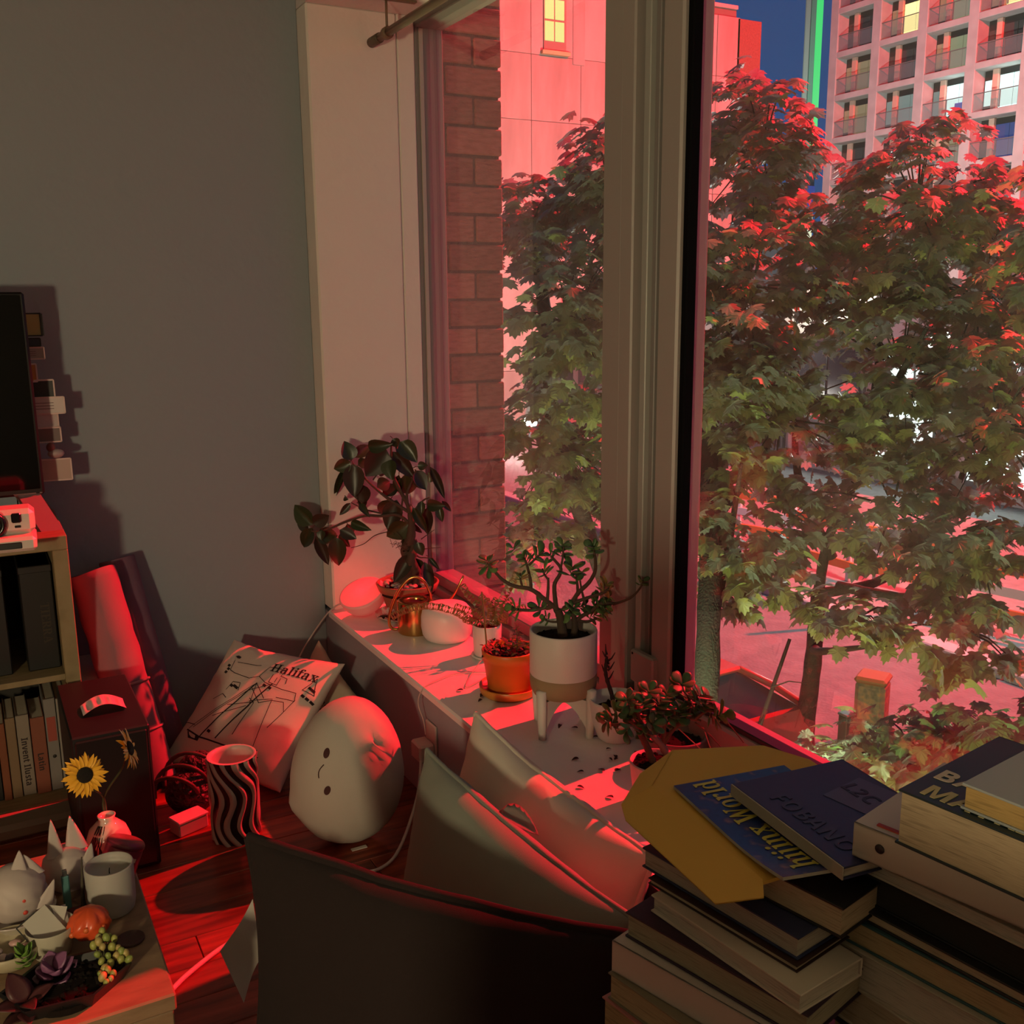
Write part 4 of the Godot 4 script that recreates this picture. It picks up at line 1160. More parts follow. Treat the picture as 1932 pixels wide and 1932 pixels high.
func watering_can() -> void:
	var t := thing("watering_can", "small brass watering can with a long arched handle and thin spout", "watering can", Vector3(1.172, SILL, -2.805))
	var brass := mat(lin(0.62, 0.36, 0.12), 0.22, 1.0)
	part("body", lathe_mesh([Vector2(0, 0), Vector2(0.054, 0), Vector2(0.0565, 0.003), Vector2(0.057, 0.006), Vector2(0.057, 0.098), Vector2(0.056, 0.101), Vector2(0.053, 0.1025), Vector2(0.027, 0.1025), Vector2(0.026, 0.100), Vector2(0.026, 0.08), Vector2(0, 0.03)], 48), brass, t)
	part("shade_disc", lathe_mesh([Vector2(0, 0.095), Vector2(0.0255, 0.0955)], 24), mat(lin(0.006, 0.005, 0.004), 0.8), t)  # black disc in the filler hole stands for its unlit inside
	var h := []
	for p in [[0.048, 0.101], [0.046, 0.125], [0.032, 0.157], [0.008, 0.175], [-0.02, 0.168], [-0.052, 0.13], [-0.076, 0.075], [-0.083, 0.035], [-0.076, 0.012], [-0.058, 0.008]]:
		h.append(right * p[0] + Vector3.UP * p[1])
	part("handle", tube_mesh(spline(h, 6), 0.0048, 0.0048, 10), brass, t)
	part("spout", tube_mesh(spline([Vector3(0.03, 0.02, 0.035), Vector3(0.085, 0.05, -0.01), right * 0.118 + Vector3(0, 0.11, 0), right * 0.152 + Vector3(0, 0.175, 0)], 5), 0.006, 0.0032, 10), brass, t)

func cactus(white_glaze: Material, soil_m: StandardMaterial3D) -> void:
	var t := thing("holiday_cactus", "holiday cactus with notched flat stems in a small white pot", "potted plant", Vector3(1.262, SILL, -2.49))
	part("saucer", lathe_mesh([Vector2(0, 0), Vector2(0.04, 0), Vector2(0.047, 0.006), Vector2(0.047, 0.010), Vector2(0.04, 0.008), Vector2(0, 0.006)], 32), white_glaze, t)
	part("pot", lathe_mesh([Vector2(0, 0.008), Vector2(0.037, 0.008), Vector2(0.040, 0.012), Vector2(0.0425, 0.098), Vector2(0.041, 0.1), Vector2(0.0385, 0.098), Vector2(0.037, 0.08), Vector2(0, 0.078)], 32), white_glaze, t)
	soil(0.037, 0.084, soil_m, t, 10)
	# one flat joint with teeth, unit length
	var st := new_st()
	var edge := [[0.16, 0.0], [0.30, 0.12], [0.42, 0.30], [0.35, 0.37], [0.48, 0.60], [0.40, 0.67], [0.47, 0.90], [0.26, 1.0]]
	var outl := []
	for e in edge:
		outl.append(Vector3(e[0], e[1], 0.04))
	for i in range(edge.size() - 1, -1, -1):
		outl.append(Vector3(-edge[i][0], edge[i][1], 0.04))
	for s in [1.0, -1.0]:
		for i in outl.size():
			var a: Vector3 = outl[i]
			var b: Vector3 = outl[(i + 1) % outl.size()]
			poly(st, [Vector3(0, clampf((a.y + b.y) * 0.5, 0.05, 0.9), 0.04 + 0.05 * s), a, b], Vector3(0, 0, s))
	var joint := st.commit()
	var green := [leaf_look(lin(0.19, 0.11, 0.025)), leaf_look(lin(0.24, 0.12, 0.03)), leaf_look(lin(0.13, 0.12, 0.03))]
	for g in green:
		g.backlight = Color(0.4, 0.4, 0.4)
		g.roughness = 0.4
	rng.seed = 6
	var k := 0.000394
	var c0 := Vector2(1400, 1725)
	var chains := [
		[[1380, 1720], [1300, 1680], [1190, 1620], [1080, 1585], [970, 1575], [880, 1590], [800, 1620], [720, 1665]], [[1390, 1710], [1360, 1630], [1330, 1560], [1270, 1500], [1235, 1445]], [[1370, 1650], [1310, 1600], [1240, 1570], [1180, 1545]],
		[[1410, 1700], [1430, 1600], [1400, 1520], [1360, 1480]], [[1450, 1710], [1520, 1640], [1580, 1590], [1660, 1560]], [[1400, 1720], [1330, 1690], [1250, 1650], [1210, 1600]], [[1460, 1700], [1500, 1600], [1570, 1540]], [[1440, 1690], [1430, 1590], [1470, 1540]],
		[[1480, 1700], [1490, 1560], [1560, 1440], [1600, 1390], [1620, 1340]], [[1420, 1700], [1480, 1660], [1540, 1680]]]
	for ci in chains.size():
		var ch: Array = chains[ci]
		var dz := rng.randf_range(-0.03, 0.03)
		for i in ch.size() - 1:
			var a: Vector3 = Vector3(0, 0.088, 0) + pl([ch[i][0], ch[i][1], dz * i * 0.4], c0, k)
			var b: Vector3 = Vector3(0, 0.088, 0) + pl([ch[i + 1][0], ch[i + 1][1], dz * (i + 1) * 0.4], c0, k)
			b += (b - a) * 0.30
			var l := (b - a).length()
			part("stem_joint", joint, green[(ci + i) % 3], t, lay(a, b, -back + Vector3.UP * rng.randf_range(0.0, 0.35) + right * rng.randf_range(-0.3, 0.3), clampf(0.024 / l, 0.4, 0.75)))

func orange_pot(soil_m: StandardMaterial3D) -> void:
	var t := thing("orange_pot_plant", "orange plastic pot on its saucer with small reddish succulents", "potted plant", Vector3(1.185, SILL, -2.215))
	var orange := mat(lin(0.55, 0.15, 0.025), 0.4)
	part("saucer", lathe_mesh([Vector2(0, 0), Vector2(0.066, 0), Vector2(0.076, 0.008), Vector2(0.079, 0.026), Vector2(0.077, 0.028), Vector2(0.073, 0.012), Vector2(0, 0.008)], 44), mat(lin(0.50, 0.20, 0.03), 0.4), t)
	part("pot", lathe_mesh([Vector2(0, 0.01), Vector2(0.052, 0.01), Vector2(0.055, 0.014), Vector2(0.066, 0.095), Vector2(0.069, 0.096), Vector2(0.0715, 0.122), Vector2(0.070, 0.125), Vector2(0.067, 0.124), Vector2(0.062, 0.1), Vector2(0, 0.1)], 44), orange, t)
	soil(0.063, 0.108, soil_m, t, 12)
	rng.seed = 17
	var red := [mat(lin(0.06, 0.02, 0.014), 0.7), mat(lin(0.12, 0.05, 0.02), 0.7), mat(lin(0.09, 0.085, 0.03), 0.6)]
	var lf := leaf_mesh(0.55, 0.3, 0.3, 0.06)
	for i in 90:
		var a := rng.randf() * TAU
		var d := sqrt(rng.randf()) * 0.066
		var p := Vector3(cos(a) * d, 0.108 + rng.randf() * 0.03, sin(a) * d)
		part("leaf", lf, red[i % 3], t, lay(p, p + Vector3(cos(a) * 0.8 + rng.randfn() * 0.5, rng.randf_range(-0.2, 0.9), sin(a) * 0.8 + rng.randfn() * 0.5).normalized() * rng.randf_range(0.012, 0.022), Vector3(0.1, 1, 0.3)))
	# upright green sprig and a tall bare stem
	var green := mat(lin(0.055, 0.085, 0.03), 0.5)
	var sp := part("sprig", tube_mesh([Vector3(0.012, 0.1, 0.02), Vector3(0.015, 0.14, 0.02), Vector3(0.013, 0.195, 0.02)], 0.002, 0.001, 6), green, t)
	for i in 16:
		var y := 0.125 + 0.0044 * i
		var a := i * 2.4
		var p := Vector3(0.014, y, 0.02)
		part("leaf", lf, green, sp, lay(p, p + Vector3(cos(a), 0.45, sin(a)).normalized() * 0.026 * (1.15 - i * 0.045), Vector3(0, 1, 0.1)))
	part("stem", tube_mesh(spline([right * -0.055 + Vector3(0, 0.1, 0), right * -0.062 + Vector3(0, 0.2, 0), right * -0.068 + Vector3(0, 0.28, 0)], 4), 0.0024, 0.0022, 6), mat(lin(0.20, 0.12, 0.04), 0.6), t)

# a thick blunt succulent leaf of unit length, widest past its middle
func pad_mesh(width: float, curl: float) -> ArrayMesh:
	var st := new_st()
	for s in [1.0, -1.0]:
		sheet(st, func(u: float, v: float) -> Vector3:
			var x := (v - 0.5) * 2.0
			var w := width * 0.5 * (0.22 + 0.78 * smoothstep(0.0, 0.62, u)) * sqrt(maxf(0.0, 1.0 - pow(maxf(0.0, (u - 0.62) / 0.38), 2.4)))
			return Vector3(x * w, u, s * 0.075 * (1.0 - x * x) * sin(PI * clampf(u, 0.04, 1.0)) - curl * u * u * 0.4), 8, 4, Vector3(0, 0, s))
	return smooth(st)

func rosette(parent: Node3D, c: Vector3, dir: Vector3, n: int, len: float, lf: Array, mats: Array, spread := 1.0) -> void:
	dir = dir.normalized()
	var s := dir.cross(Vector3(0.3, 0.2, 1)).normalized()
	var u := dir.cross(s)
	for i in n:
		var pair := i / 2
		var a := (i % 2) * PI + pair * PI * 0.5 + rng.randf_range(-0.25, 0.25)
		var rad := s * cos(a) + u * sin(a)
		var p := c - dir * len * 0.28 * (n / 2 - pair) * 0.6
		var lean := lerpf(0.1, 1.1, float(pair + 1) / (n / 2 + 1))
		var d := (rad * spread + dir * lean).normalized()
		part("leaf", lf[i % lf.size()], mats[rng.randi() % mats.size()], parent, lay(p, p + d * len * rng.randf_range(0.75, 1.15), dir + rad * 0.1, rng.randf_range(0.85, 1.15)))

func jade_large(soil_m: StandardMaterial3D) -> void:
	var at := Vector3(1.192, SILL, -1.952)
	# white stand with four legs, then the planter that sits in it
	var s := thing("plant_stand", "white four legged stand under the large jade planter", "plant stand", at)
	var wood := mat(lin(0.60, 0.565, 0.52), 0.55)
	for k in 4:
		var a := PI / 4 + k * PI / 2 + 0.42
		var d := Vector3(cos(a), 0, sin(a))
		part("leg", tube_mesh([d * 0.079, d * 0.0815 + Vector3(0, 0.05, 0), d * 0.084 + Vector3(0, 0.121, 0)], 0.0095, 0.0125, 12), wood, s)
	for k in 2:
		var a := PI / 4 + k * PI / 2 + 0.42
		var arch := func(u: float, v: float) -> Vector3:
			var x := (u - 0.5) * 2.0
			var top := 0.092
			var low := 0.092 - 0.02 - 0.062 * pow(absf(x), 2.2)
			return Vector3(cos(a), 0, sin(a)) * x * 0.080 + Vector3.UP * lerpf(low, top, v)
		var st := new_st()
		var n := Vector3(-sin(a), 0, cos(a))
		for e in [-1.0, 1.0]:
			sheet(st, func(u: float, v: float) -> Vector3: return arch.call(u, v) + n * 0.006 * e, 20, 1, n * e)
		for e in [0.0, 1.0]:
			sheet(st, func(u: float, v: float) -> Vector3: return arch.call(u, e) + n * 0.012 * (v - 0.5), 20, 1, Vector3(0, -1 if e == 0.0 else 1, 0))
		part("cross_piece", st.commit(), wood, s)
	var t := thing("jade_plant", "large jade plant with bare branches in a white pot with a tan base", "potted plant", at + Vector3(0, 0.093, 0))
	part("pot", lathe_mesh([Vector2(0.0785, 0.052), Vector2(0.0805, 0.056), Vector2(0.0805, 0.158), Vector2(0.079, 0.161), Vector2(0.076, 0.161), Vector2(0.0745, 0.158), Vector2(0.0745, 0.12), Vector2(0, 0.12)], 56), bumpy(mat(lin(0.60, 0.565, 0.52), 0.5), noise_tex("grain", 0.2, 3, [], 256), 0.03, 9.0), t)
	part("tan_base", lathe_mesh([Vector2(0, 0), Vector2(0.062, 0), Vector2(0.072, 0.005), Vector2(0.079, 0.02), Vector2(0.0803, 0.032), Vector2(0.0803, 0.052), Vector2(0.0785, 0.053)], 56), mat(lin(0.30, 0.20, 0.11), 0.8), t)
	soil(0.0735, 0.14, soil_m, t, 13)
	var c0 := Vector2(960, 1190)
	var k := 0.000226
	var o := Vector3(0, 0.14, 0)
	var bark := bumpy(mat(lin(0.10, 0.062, 0.042), 0.85), noise_tex("bark", 0.08, 4, [], 256), 0.2, 40.0)
	var limbs := [
		[[[960, 1240], [945, 1100], [930, 990], [900, 890]], 0.013, 0.009], [[[1060, 1240], [1080, 1100], [1075, 1000], [1050, 890]], 0.009, 0.006],
		[[[900, 890], [760, 770], [620, 660], [450, 620], [330, 550], [250, 460], [175, 360]], 0.0062, 0.003], [[[620, 660], [615, 560], [580, 400], [550, 320]], 0.0042, 0.0025], [[[530, 630], [512, 550], [510, 480]], 0.003, 0.002],
		[[[790, 790], [800, 650], [800, 540]], 0.0042, 0.0028], [[[885, 880], [865, 700], [870, 600], [920, 510], [930, 440], [880, 370], [830, 310]], 0.0058, 0.003],
		[[[1030, 860], [1110, 720], [1230, 600], [1290, 480], [1290, 350], [1270, 240]], 0.006, 0.003], [[[1110, 720], [1105, 620], [1090, 520]], 0.004, 0.0025], [[[1190, 850], [1150, 680], [1130, 560]], 0.0035, 0.002],
		[[[950, 900], [1000, 850], [1180, 780], [1380, 720], [1440, 670]], 0.0055, 0.003], [[[1070, 1040], [1150, 970], [1250, 920], [1350, 840], [1500, 840]], 0.0055, 0.0035], [[[1480, 850], [1660, 790], [1760, 690], [1800, 600]], 0.0034, 0.0018],
		[[[900, 860], [830, 850], [640, 885], [470, 870], [410, 845]], 0.005, 0.003], [[[980, 1020], [850, 1020], [770, 1000]], 0.0035, 0.002], [[[1060, 1000], [1200, 1030], [1310, 1000]], 0.0045, 0.003], [[[800, 560], [760, 500], [740, 440]], 0.0028, 0.002], [[[930, 440], [950, 340], [960, 210]], 0.003, 0.002], [[[600, 400], [690, 310], [760, 250]], 0.003, 0.002]]
	rng.seed = 51
	for L in limbs:
		var pts := []
		for p in L[0]:
			pts.append(o + pl(p, c0, k))
		part("trunk" if L[1] > 0.008 else "branch", tube_mesh(spline(pts, 5), L[1], L[2], 9, 0.05), bark, t)
	var lf := [pad_mesh(0.60, 0.15), pad_mesh(0.68, 0.3), pad_mesh(0.5, -0.1)]
	var g := [mat(lin(0.08, 0.165, 0.05), 0.38), mat(lin(0.11, 0.19, 0.055), 0.4), mat(lin(0.06, 0.12, 0.045), 0.4)]
	var warm := [mat(lin(0.30, 0.19, 0.055), 0.4), mat(lin(0.22, 0.21, 0.06), 0.4), mat(lin(0.36, 0.15, 0.055), 0.4)]
	# tip x, y, direction across, up, leaves, length in working units, 1 = yellowed
	var tips := [[165, 330, -0.2, 1, 8, 120, 0], [200, 440, 0.3, -0.6, 6, 115, 0], [540, 300, -0.6, 0.8, 8, 120, 0], [430, 200, -0.5, 1, 4, 100, 0], [510, 480, 0, 1, 6, 95, 2], [720, 270, 0.6, 0.7, 8, 130, 0], [740, 430, -0.3, 0.6, 6, 120, 0], [820, 290, -0.5, 0.8, 6, 110, 0],
		[960, 190, 0.1, 1, 8, 115, 0], [960, 260, 0.3, 0.9, 6, 130, 0], [1060, 420, 0.2, 0.8, 8, 150, 0], [1090, 540, 0, 0.7, 4, 110, 0], [1265, 210, -0.15, 1, 10, 105, 0], [1160, 500, 0.3, 0.7, 6, 90, 2], [1430, 640, 0.4, 0.7, 10, 105, 1], [1440, 740, 0.6, 0.1, 6, 120, 1],
		[1330, 830, 0.4, 0.5, 8, 130, 0], [1410, 860, 0.7, 0.2, 8, 120, 0], [1320, 980, 0.5, 0.3, 10, 100, 1], [1420, 960, 0.8, 0.2, 4, 105, 1], [420, 840, -0.8, 0.3, 8, 110, 0], [700, 860, -0.5, 0.8, 6, 130, 0], [760, 980, -0.6, 0.4, 8, 85, 0], [1060, 830, 0.2, 0.8, 8, 115, 0], [1040, 920, 0, -0.5, 6, 140, 0], [1170, 870, 0.6, 0.3, 4, 110, 0], [1790, 610, 0.4, 0.8, 6, 90, 0], [860, 900, -0.3, -0.3, 4, 90, 2]]
	for T in tips:
		var deep := rng.randf_range(-0.02, 0.02)
		var p := o + pl([T[0], T[1], deep], c0, k)
		rosette(t, p, right * T[2] + Vector3.UP * T[3] - back * rng.randf_range(-0.2, 0.5), T[4], T[5] * k * 1.12, lf, g if T[6] == 0 else warm if T[6] == 1 else g + warm)

func jade_small(soil_m: StandardMaterial3D) -> void:
	var at := Vector3(1.168, SILL, -1.545)
	var t := thing("small_jade_plant", "smaller drooping jade plant in a white pot behind the yellow envelope", "potted plant", at)
	part("pot", lathe_mesh([Vector2(0, 0), Vector2(0.042, 0), Vector2(0.046, 0.005), Vector2(0.056, 0.092), Vector2(0.055, 0.095), Vector2(0.0525, 0.095), Vector2(0.05, 0.08), Vector2(0, 0.08)], 40), mat(lin(0.62, 0.55, 0.52), 0.5), t)
	soil(0.05, 0.088, soil_m, t, 15)
	var c0 := Vector2(790, 1190)
	var k := 0.000285
	var o := Vector3(0, 0.088, 0)
	var bark := mat(lin(0.24, 0.19, 0.15), 0.9)
	var brown := mat(lin(0.12, 0.07, 0.04), 0.9)
	var limbs := [
		[[[930, 1200], [860, 1120], [820, 1050], [740, 960]], 0.009, 0.007], [[[770, 1200], [740, 1120], [700, 1030], [650, 930]], 0.009, 0.006], [[[740, 960], [650, 900], [580, 850]], 0.006, 0.004], [[[830, 1060], [835, 900], [800, 780], [740, 680]], 0.005, 0.003], [[[830, 1060], [900, 940], [1000, 860], [1100, 880]], 0.005, 0.003],
		[[[1000, 860], [1020, 760], [1000, 660]], 0.004, 0.003], [[[1050, 870], [1150, 800], [1240, 830]], 0.004, 0.003], [[[650, 900], [560, 880], [450, 880]], 0.004, 0.003], [[[700, 930], [640, 800], [620, 680]], 0.004, 0.003], [[[1060, 890], [1160, 980], [1250, 1080]], 0.002, 0.0015], [[[1200, 820], [1310, 920], [1420, 1060]], 0.002, 0.0012], [[[840, 1000], [830, 900], [740, 690]], 0.003, 0.002]]
	rng.seed = 71
	for i in limbs.size():
		var L: Array = limbs[i]
		var pts := []
		for p in L[0]:
			pts.append(o + pl(p, c0, k))
		part("trunk" if L[1] > 0.008 else "branch", tube_mesh(spline(pts, 5), L[1], L[2], 8, 0.06), bark if i == 0 else brown, t)
	var lf := [pad_mesh(0.70, 0.15), pad_mesh(0.76, 0.3), pad_mesh(0.6, -0.1)]
	var g := [mat(lin(0.085, 0.23, 0.06), 0.42), mat(lin(0.10, 0.25, 0.07), 0.42), mat(lin(0.065, 0.17, 0.05), 0.45), mat(lin(0.16, 0.17, 0.07), 0.5)]
	for T in [[540, 640, -0.4, 1], [650, 650, -0.1, 1], [710, 600, 0.1, 1], [790, 690, 0.3, 0.8], [580, 790, -0.4, 0.6], [650, 770, 0, 0.8], [450, 860, -1, 0.1], [410, 880, -1, -0.4], [530, 890, -0.4, -0.6], [640, 840, 0.1, 0.5], [740, 830, 0.4, 0.5], [690, 950, -0.2, -0.8], [930, 840, 0.3, 0.5], [870, 680, 0, 1], [980, 610, 0, 1], [1010, 680, 0.3, 0.8], [1070, 640, 0.6, 0.7], [1090, 790, 0.5, 0.6], [1160, 730, 0.5, 0.7], [1180, 790, 0.7, 0.3], [1260, 810, 0.9, 0.2], [1230, 860, 0.8, -0.3], [950, 770, 0.1, 0.8], [830, 750, 0, 0.8], [720, 1000, -0.2, -0.9], [1060, 870, 0.2, -0.3]]:
		var p := o + pl([T[0], T[1], rng.randf_range(-0.04, 0.04)], c0, k)
		rosette(t, p, right * T[2] + Vector3.UP * T[3] - back * rng.randf_range(-0.1, 0.7), 8, 104 * k, lf, g, 1.2)

# ---------- soft things ----------
func pillow_pt(u: float, v: float, s: Vector3, side: float, wr: float, n: FastNoiseLite) -> Vector3:
	var a := maxf(0.0, 1.0 - u * u)
	var b := maxf(0.0, 1.0 - v * v)
	var x := s.x * 0.5 * u * (1.0 - 0.075 * (1.0 - v * v) * absf(u))
	var y := s.y * 0.5 * v * (1.0 - 0.075 * (1.0 - u * u) * absf(v))
	var h := s.z * 0.5 * pow(a * b, 0.42)
	var e := pow(a * b, 0.3)
	# creases run in from the seams
	var f := n.get_noise_2d(u * 120.0, v * 18.0) * exp(-6.0 * (1.0 - absf(v))) + n.get_noise_2d(u * 18.0 + 300.0, v * 120.0) * exp(-6.0 * (1.0 - absf(u))) + 0.5 * n.get_noise_2d(u * 30.0 + 90.0, v * 30.0)
	var seam := n.get_noise_2d(u * 40.0 + 700.0, v * 40.0) * wr * 0.8 * (1.0 - e)
	return Vector3(x + seam * absf(u) * 0.3, y + seam * absf(v), side * (h + f * wr * e) + seam * 0.4)

func frame(tl: Vector3, tr: Vector3, bl: Vector3) -> Transform3D:
	var x := (tr - tl).normalized()
	var y := (tl - bl)
	y = (y - x * y.dot(x)).normalized()
	return Transform3D(Basis(x, y, x.cross(y)), (tr + bl) * 0.5)

func pillow(t: Node3D, s: Vector3, m: Material, wr: float, seed_no: int, piping := 0.0, pm: Material = null) -> FastNoiseLite:
	var n := FastNoiseLite.new()
	n.seed = seed_no
	n.frequency = 0.03
	var st := new_st()
	for side in [1.0, -1.0]:
		sheet(st, func(u: float, v: float) -> Vector3: return pillow_pt(sin((u - 0.5) * PI), sin((v - 0.5) * PI), s, side, wr, n), 44, 44, Vector3(0, 0, side))
	part("cover", smooth(st), m, t)
	if piping > 0.0:
		var ring := []
		for k in 4:
			for i in 26:
				var q := sin((i / 26.0 - 0.5) * PI)
				var uv: Vector2 = [Vector2(q, 1), Vector2(1, -q), Vector2(-q, -1), Vector2(-1, q)][k]
				ring.append(pillow_pt(uv.x, uv.y, s, 1.0, wr, n))
		ring.append(ring[0])
		part("piping", tube_mesh(ring, piping, piping, 8), pm if pm else m, t)
	return n

func cloth(c: Color) -> StandardMaterial3D:
	var m := mat(c, 0.95)
	return bumpy(m, noise_tex("weave", 0.25, 2, [], 256), 0.06, 14.0)

func cushions() -> void:
	# three big floor cushions leaning along the sill, nearest last
	var t := thing("floor_cushion", "large cream floor cushion with piping leaning against the sill", "cushion")
	t.transform = frame(Vector3(0.985, 0.405, -2.01), Vector3(0.985, 0.405, -1.30), Vector3(0.885, 0.0, -2.01))
	pillow(t, Vector3(0.71, 0.42, 0.17), cloth(lin(0.68, 0.61, 0.52)), 0.012, 5, 0.0055)
	t = thing("floor_cushion", "grey green floor cushion with piping between the cream and the dark cushion", "cushion")
	t.transform = frame(Vector3(0.80, 0.405, -1.87), Vector3(0.815, 0.43, -1.12), Vector3(0.715, 0.0, -1.87))
	pillow(t, Vector3(0.75, 0.43, 0.16), cloth(lin(0.24, 0.255, 0.215)), 0.008, 8, 0.0055)
	# a folded tie sticking up behind its seam
	part("fabric_tab", leaf_mesh(0.5, 0.5, 0.6, 0.1), cloth(lin(0.30, 0.28, 0.25)), t, lay(Vector3(-0.07, 0.200, -0.012), Vector3(0.03, 0.212, -0.035), Vector3(0, 0.7, 0.5)))
	t = thing("floor_cushion", "dark brown floor cushion with thick piping, nearest of the three", "cushion")
	t.transform = frame(Vector3(0.355, 0.452, -1.635), Vector3(0.775, 0.452, -1.075), Vector3(0.335, 0.0, -1.615))
	pillow(t, Vector3(0.70, 0.46, 0.15), cloth(lin(0.011, 0.0045, 0.004)), 0.012, 11, 0.009)
	var print_m := mat(lin(0.012, 0.009, 0.01), 0.9)
	# pillow printed with a harbour drawing
	t = thing("printed_pillow", "cream pillow printed with Halifax and a line drawing of a ship", "pillow")
	t.transform = frame(Vector3(0.64, 0.30, -3.175), Vector3(0.895, 0.275, -2.87), Vector3(0.446, 0.035, -2.875))
	var s := Vector3(0.41, 0.44, 0.12)
	var n := pillow(t, s, cloth(lin(0.56, 0.50, 0.43)), 0.010, 21)
	var on := func(u: float, v: float) -> Vector3: return pillow_pt(clampf(u, -0.99, 0.99), clampf(v, -0.99, 0.99), s, 1.0, 0.010, n) + Vector3(0, 0, 0.0012)
	var st := new_st()
	drape_text(st, "Halifax", serif, Vector2(0.44, 0.62), 0.155, 1.0, on)
	part("lettering", st.commit(), print_m, t)
	st = new_st()
	var strokes := [
		# masts and rigging
		[[-0.50, -0.62], [-0.02, 0.30]], [[-0.22, -0.60], [0.22, 0.34]], [[-0.78, -0.52], [-0.30, -0.02], [-0.02, 0.30], [0.22, 0.10]], [[-0.70, -0.50], [-0.10, 0.16], [0.22, 0.34]], [[-0.02, 0.30], [0.05, -0.05], [-0.22, -0.60]],
		[[-0.06, 0.22], [0.18, 0.02], [0.36, 0.10], [0.42, -0.64]], [[0.0, 0.06], [0.1, 0.0], [0.02, -0.5]], [[0.02, 0.02], [0.36, 0.12]], [[-0.3, -0.1], [0.1, 0.02]], [[-0.45, -0.3], [0.0, -0.06]],
		# deck and water
		[[-0.80, -0.54], [-0.5, -0.63], [0.0, -0.68], [0.50, -0.68]], [[0.1, -0.82], [0.5, -0.82]], [[0.15, -0.87], [0.45, -0.88]], [[0.2, -0.92], [0.55, -0.90]], [[-0.95, -0.42], [-0.7, -0.46]],
		# skyline
		[[-0.62, 0.44], [-0.50, 0.40], [-0.36, 0.38], [-0.2, 0.36], [-0.05, 0.42], [0.02, 0.62], [0.30, 0.62], [0.28, 0.50], [0.40, 0.48], [0.42, 0.40]], [[-0.05, 0.42], [0.1, 0.34], [0.40, 0.30], [0.66, 0.30], [0.70, 0.18]], [[0.70, 0.18], [0.4, 0.16]], [[0.70, 0.2], [0.62, -0.02], [0.5, -0.28]], [[0.36, 0.10], [0.55, 0.12], [0.62, 0.0]],
		[[-0.66, 0.62], [-0.62, 0.44]], [[-0.70, 0.70], [-0.64, 0.72]], [[-0.58, 0.60], [-0.2, 0.60], [-0.14, 0.62]], [[0.15, 0.5], [0.15, 0.36], [0.3, 0.34], [0.3, 0.46]], [[0.24, 0.46], [0.24, 0.38]], [[0.78, 0.50], [0.82, 0.62], [0.86, 0.50]], [[0.78, 0.50], [0.72, 0.38], [0.92, 0.36], [0.86, 0.50]], [[-0.48, 0.12], [-0.44, 0.26], [-0.30, 0.26], [-0.26, 0.14]], [[-0.62, -0.05], [-0.5, 0.05], [-0.40, 0.0]]]
	for k in strokes.size():
		var pts := []
		for p in strokes[k]:
			pts.append(Vector2(p[0], p[1]))
		ribbon(st, pts, 0.022 if k < 2 or k == 10 else 0.010, on)
	# dark hull, small windows
	for q in [[[-0.78, -0.56], [-0.5, -0.64], [-0.5, -0.69], [-0.70, -0.66]], [[0.44, -0.70], [0.56, -0.70], [0.50, -0.75], [0.42, -0.74]]]:
		for v in [q[0], q[1], q[2], q[0], q[2], q[3]]:
			st.add_vertex(on.call(v[0], v[1]))
	for i in 16:
		var p: Vector2 = [Vector2(-0.66, 0.70), Vector2(-0.63, 0.70), Vector2(-0.72, 0.52), Vector2(-0.69, 0.46), Vector2(-0.70, 0.40), Vector2(-0.44, 0.2), Vector2(-0.38, 0.2), Vector2(-0.33, 0.18), Vector2(0.10, 0.30), Vector2(0.2, 0.28), Vector2(0.80, 0.44), Vector2(0.86, 0.42), Vector2(0.76, 0.30), Vector2(0.84, 0.28), Vector2(0.92, 0.26), Vector2(-0.4, -0.52)][i]
		ribbon(st, [p, p + Vector2(0.03, -0.01)], 0.04, on)
	part("line_drawing", st.commit(), print_m, t)
	# second printed pillow behind
	t = thing("printed_pillow", "cream pillow printed with QUEBEC tucked behind the harbour pillow", "pillow")
	t.transform = frame(Vector3(0.955, 0.255, -3.12), Vector3(0.962, 0.175, -2.73), Vector3(0.83, -0.03, -3.17))
	var s2 := Vector3(0.41, 0.31, 0.09)
	n = pillow(t, s2, cloth(lin(0.50, 0.43, 0.33)), 0.010, 31)
	var on2 := func(u: float, v: float) -> Vector3: return pillow_pt(clampf(u, -0.99, 0.99), clampf(v, -0.99, 0.99), s2, 1.0, 0.010, n) + Vector3(0, 0, 0.0012)
	st = new_st()
	drape_text(st, "QUÉBEC", serif, Vector2(0.02, 0.36), 0.20, 1.32, on2)
	part("lettering", st.commit(), print_m, t)
	plush()

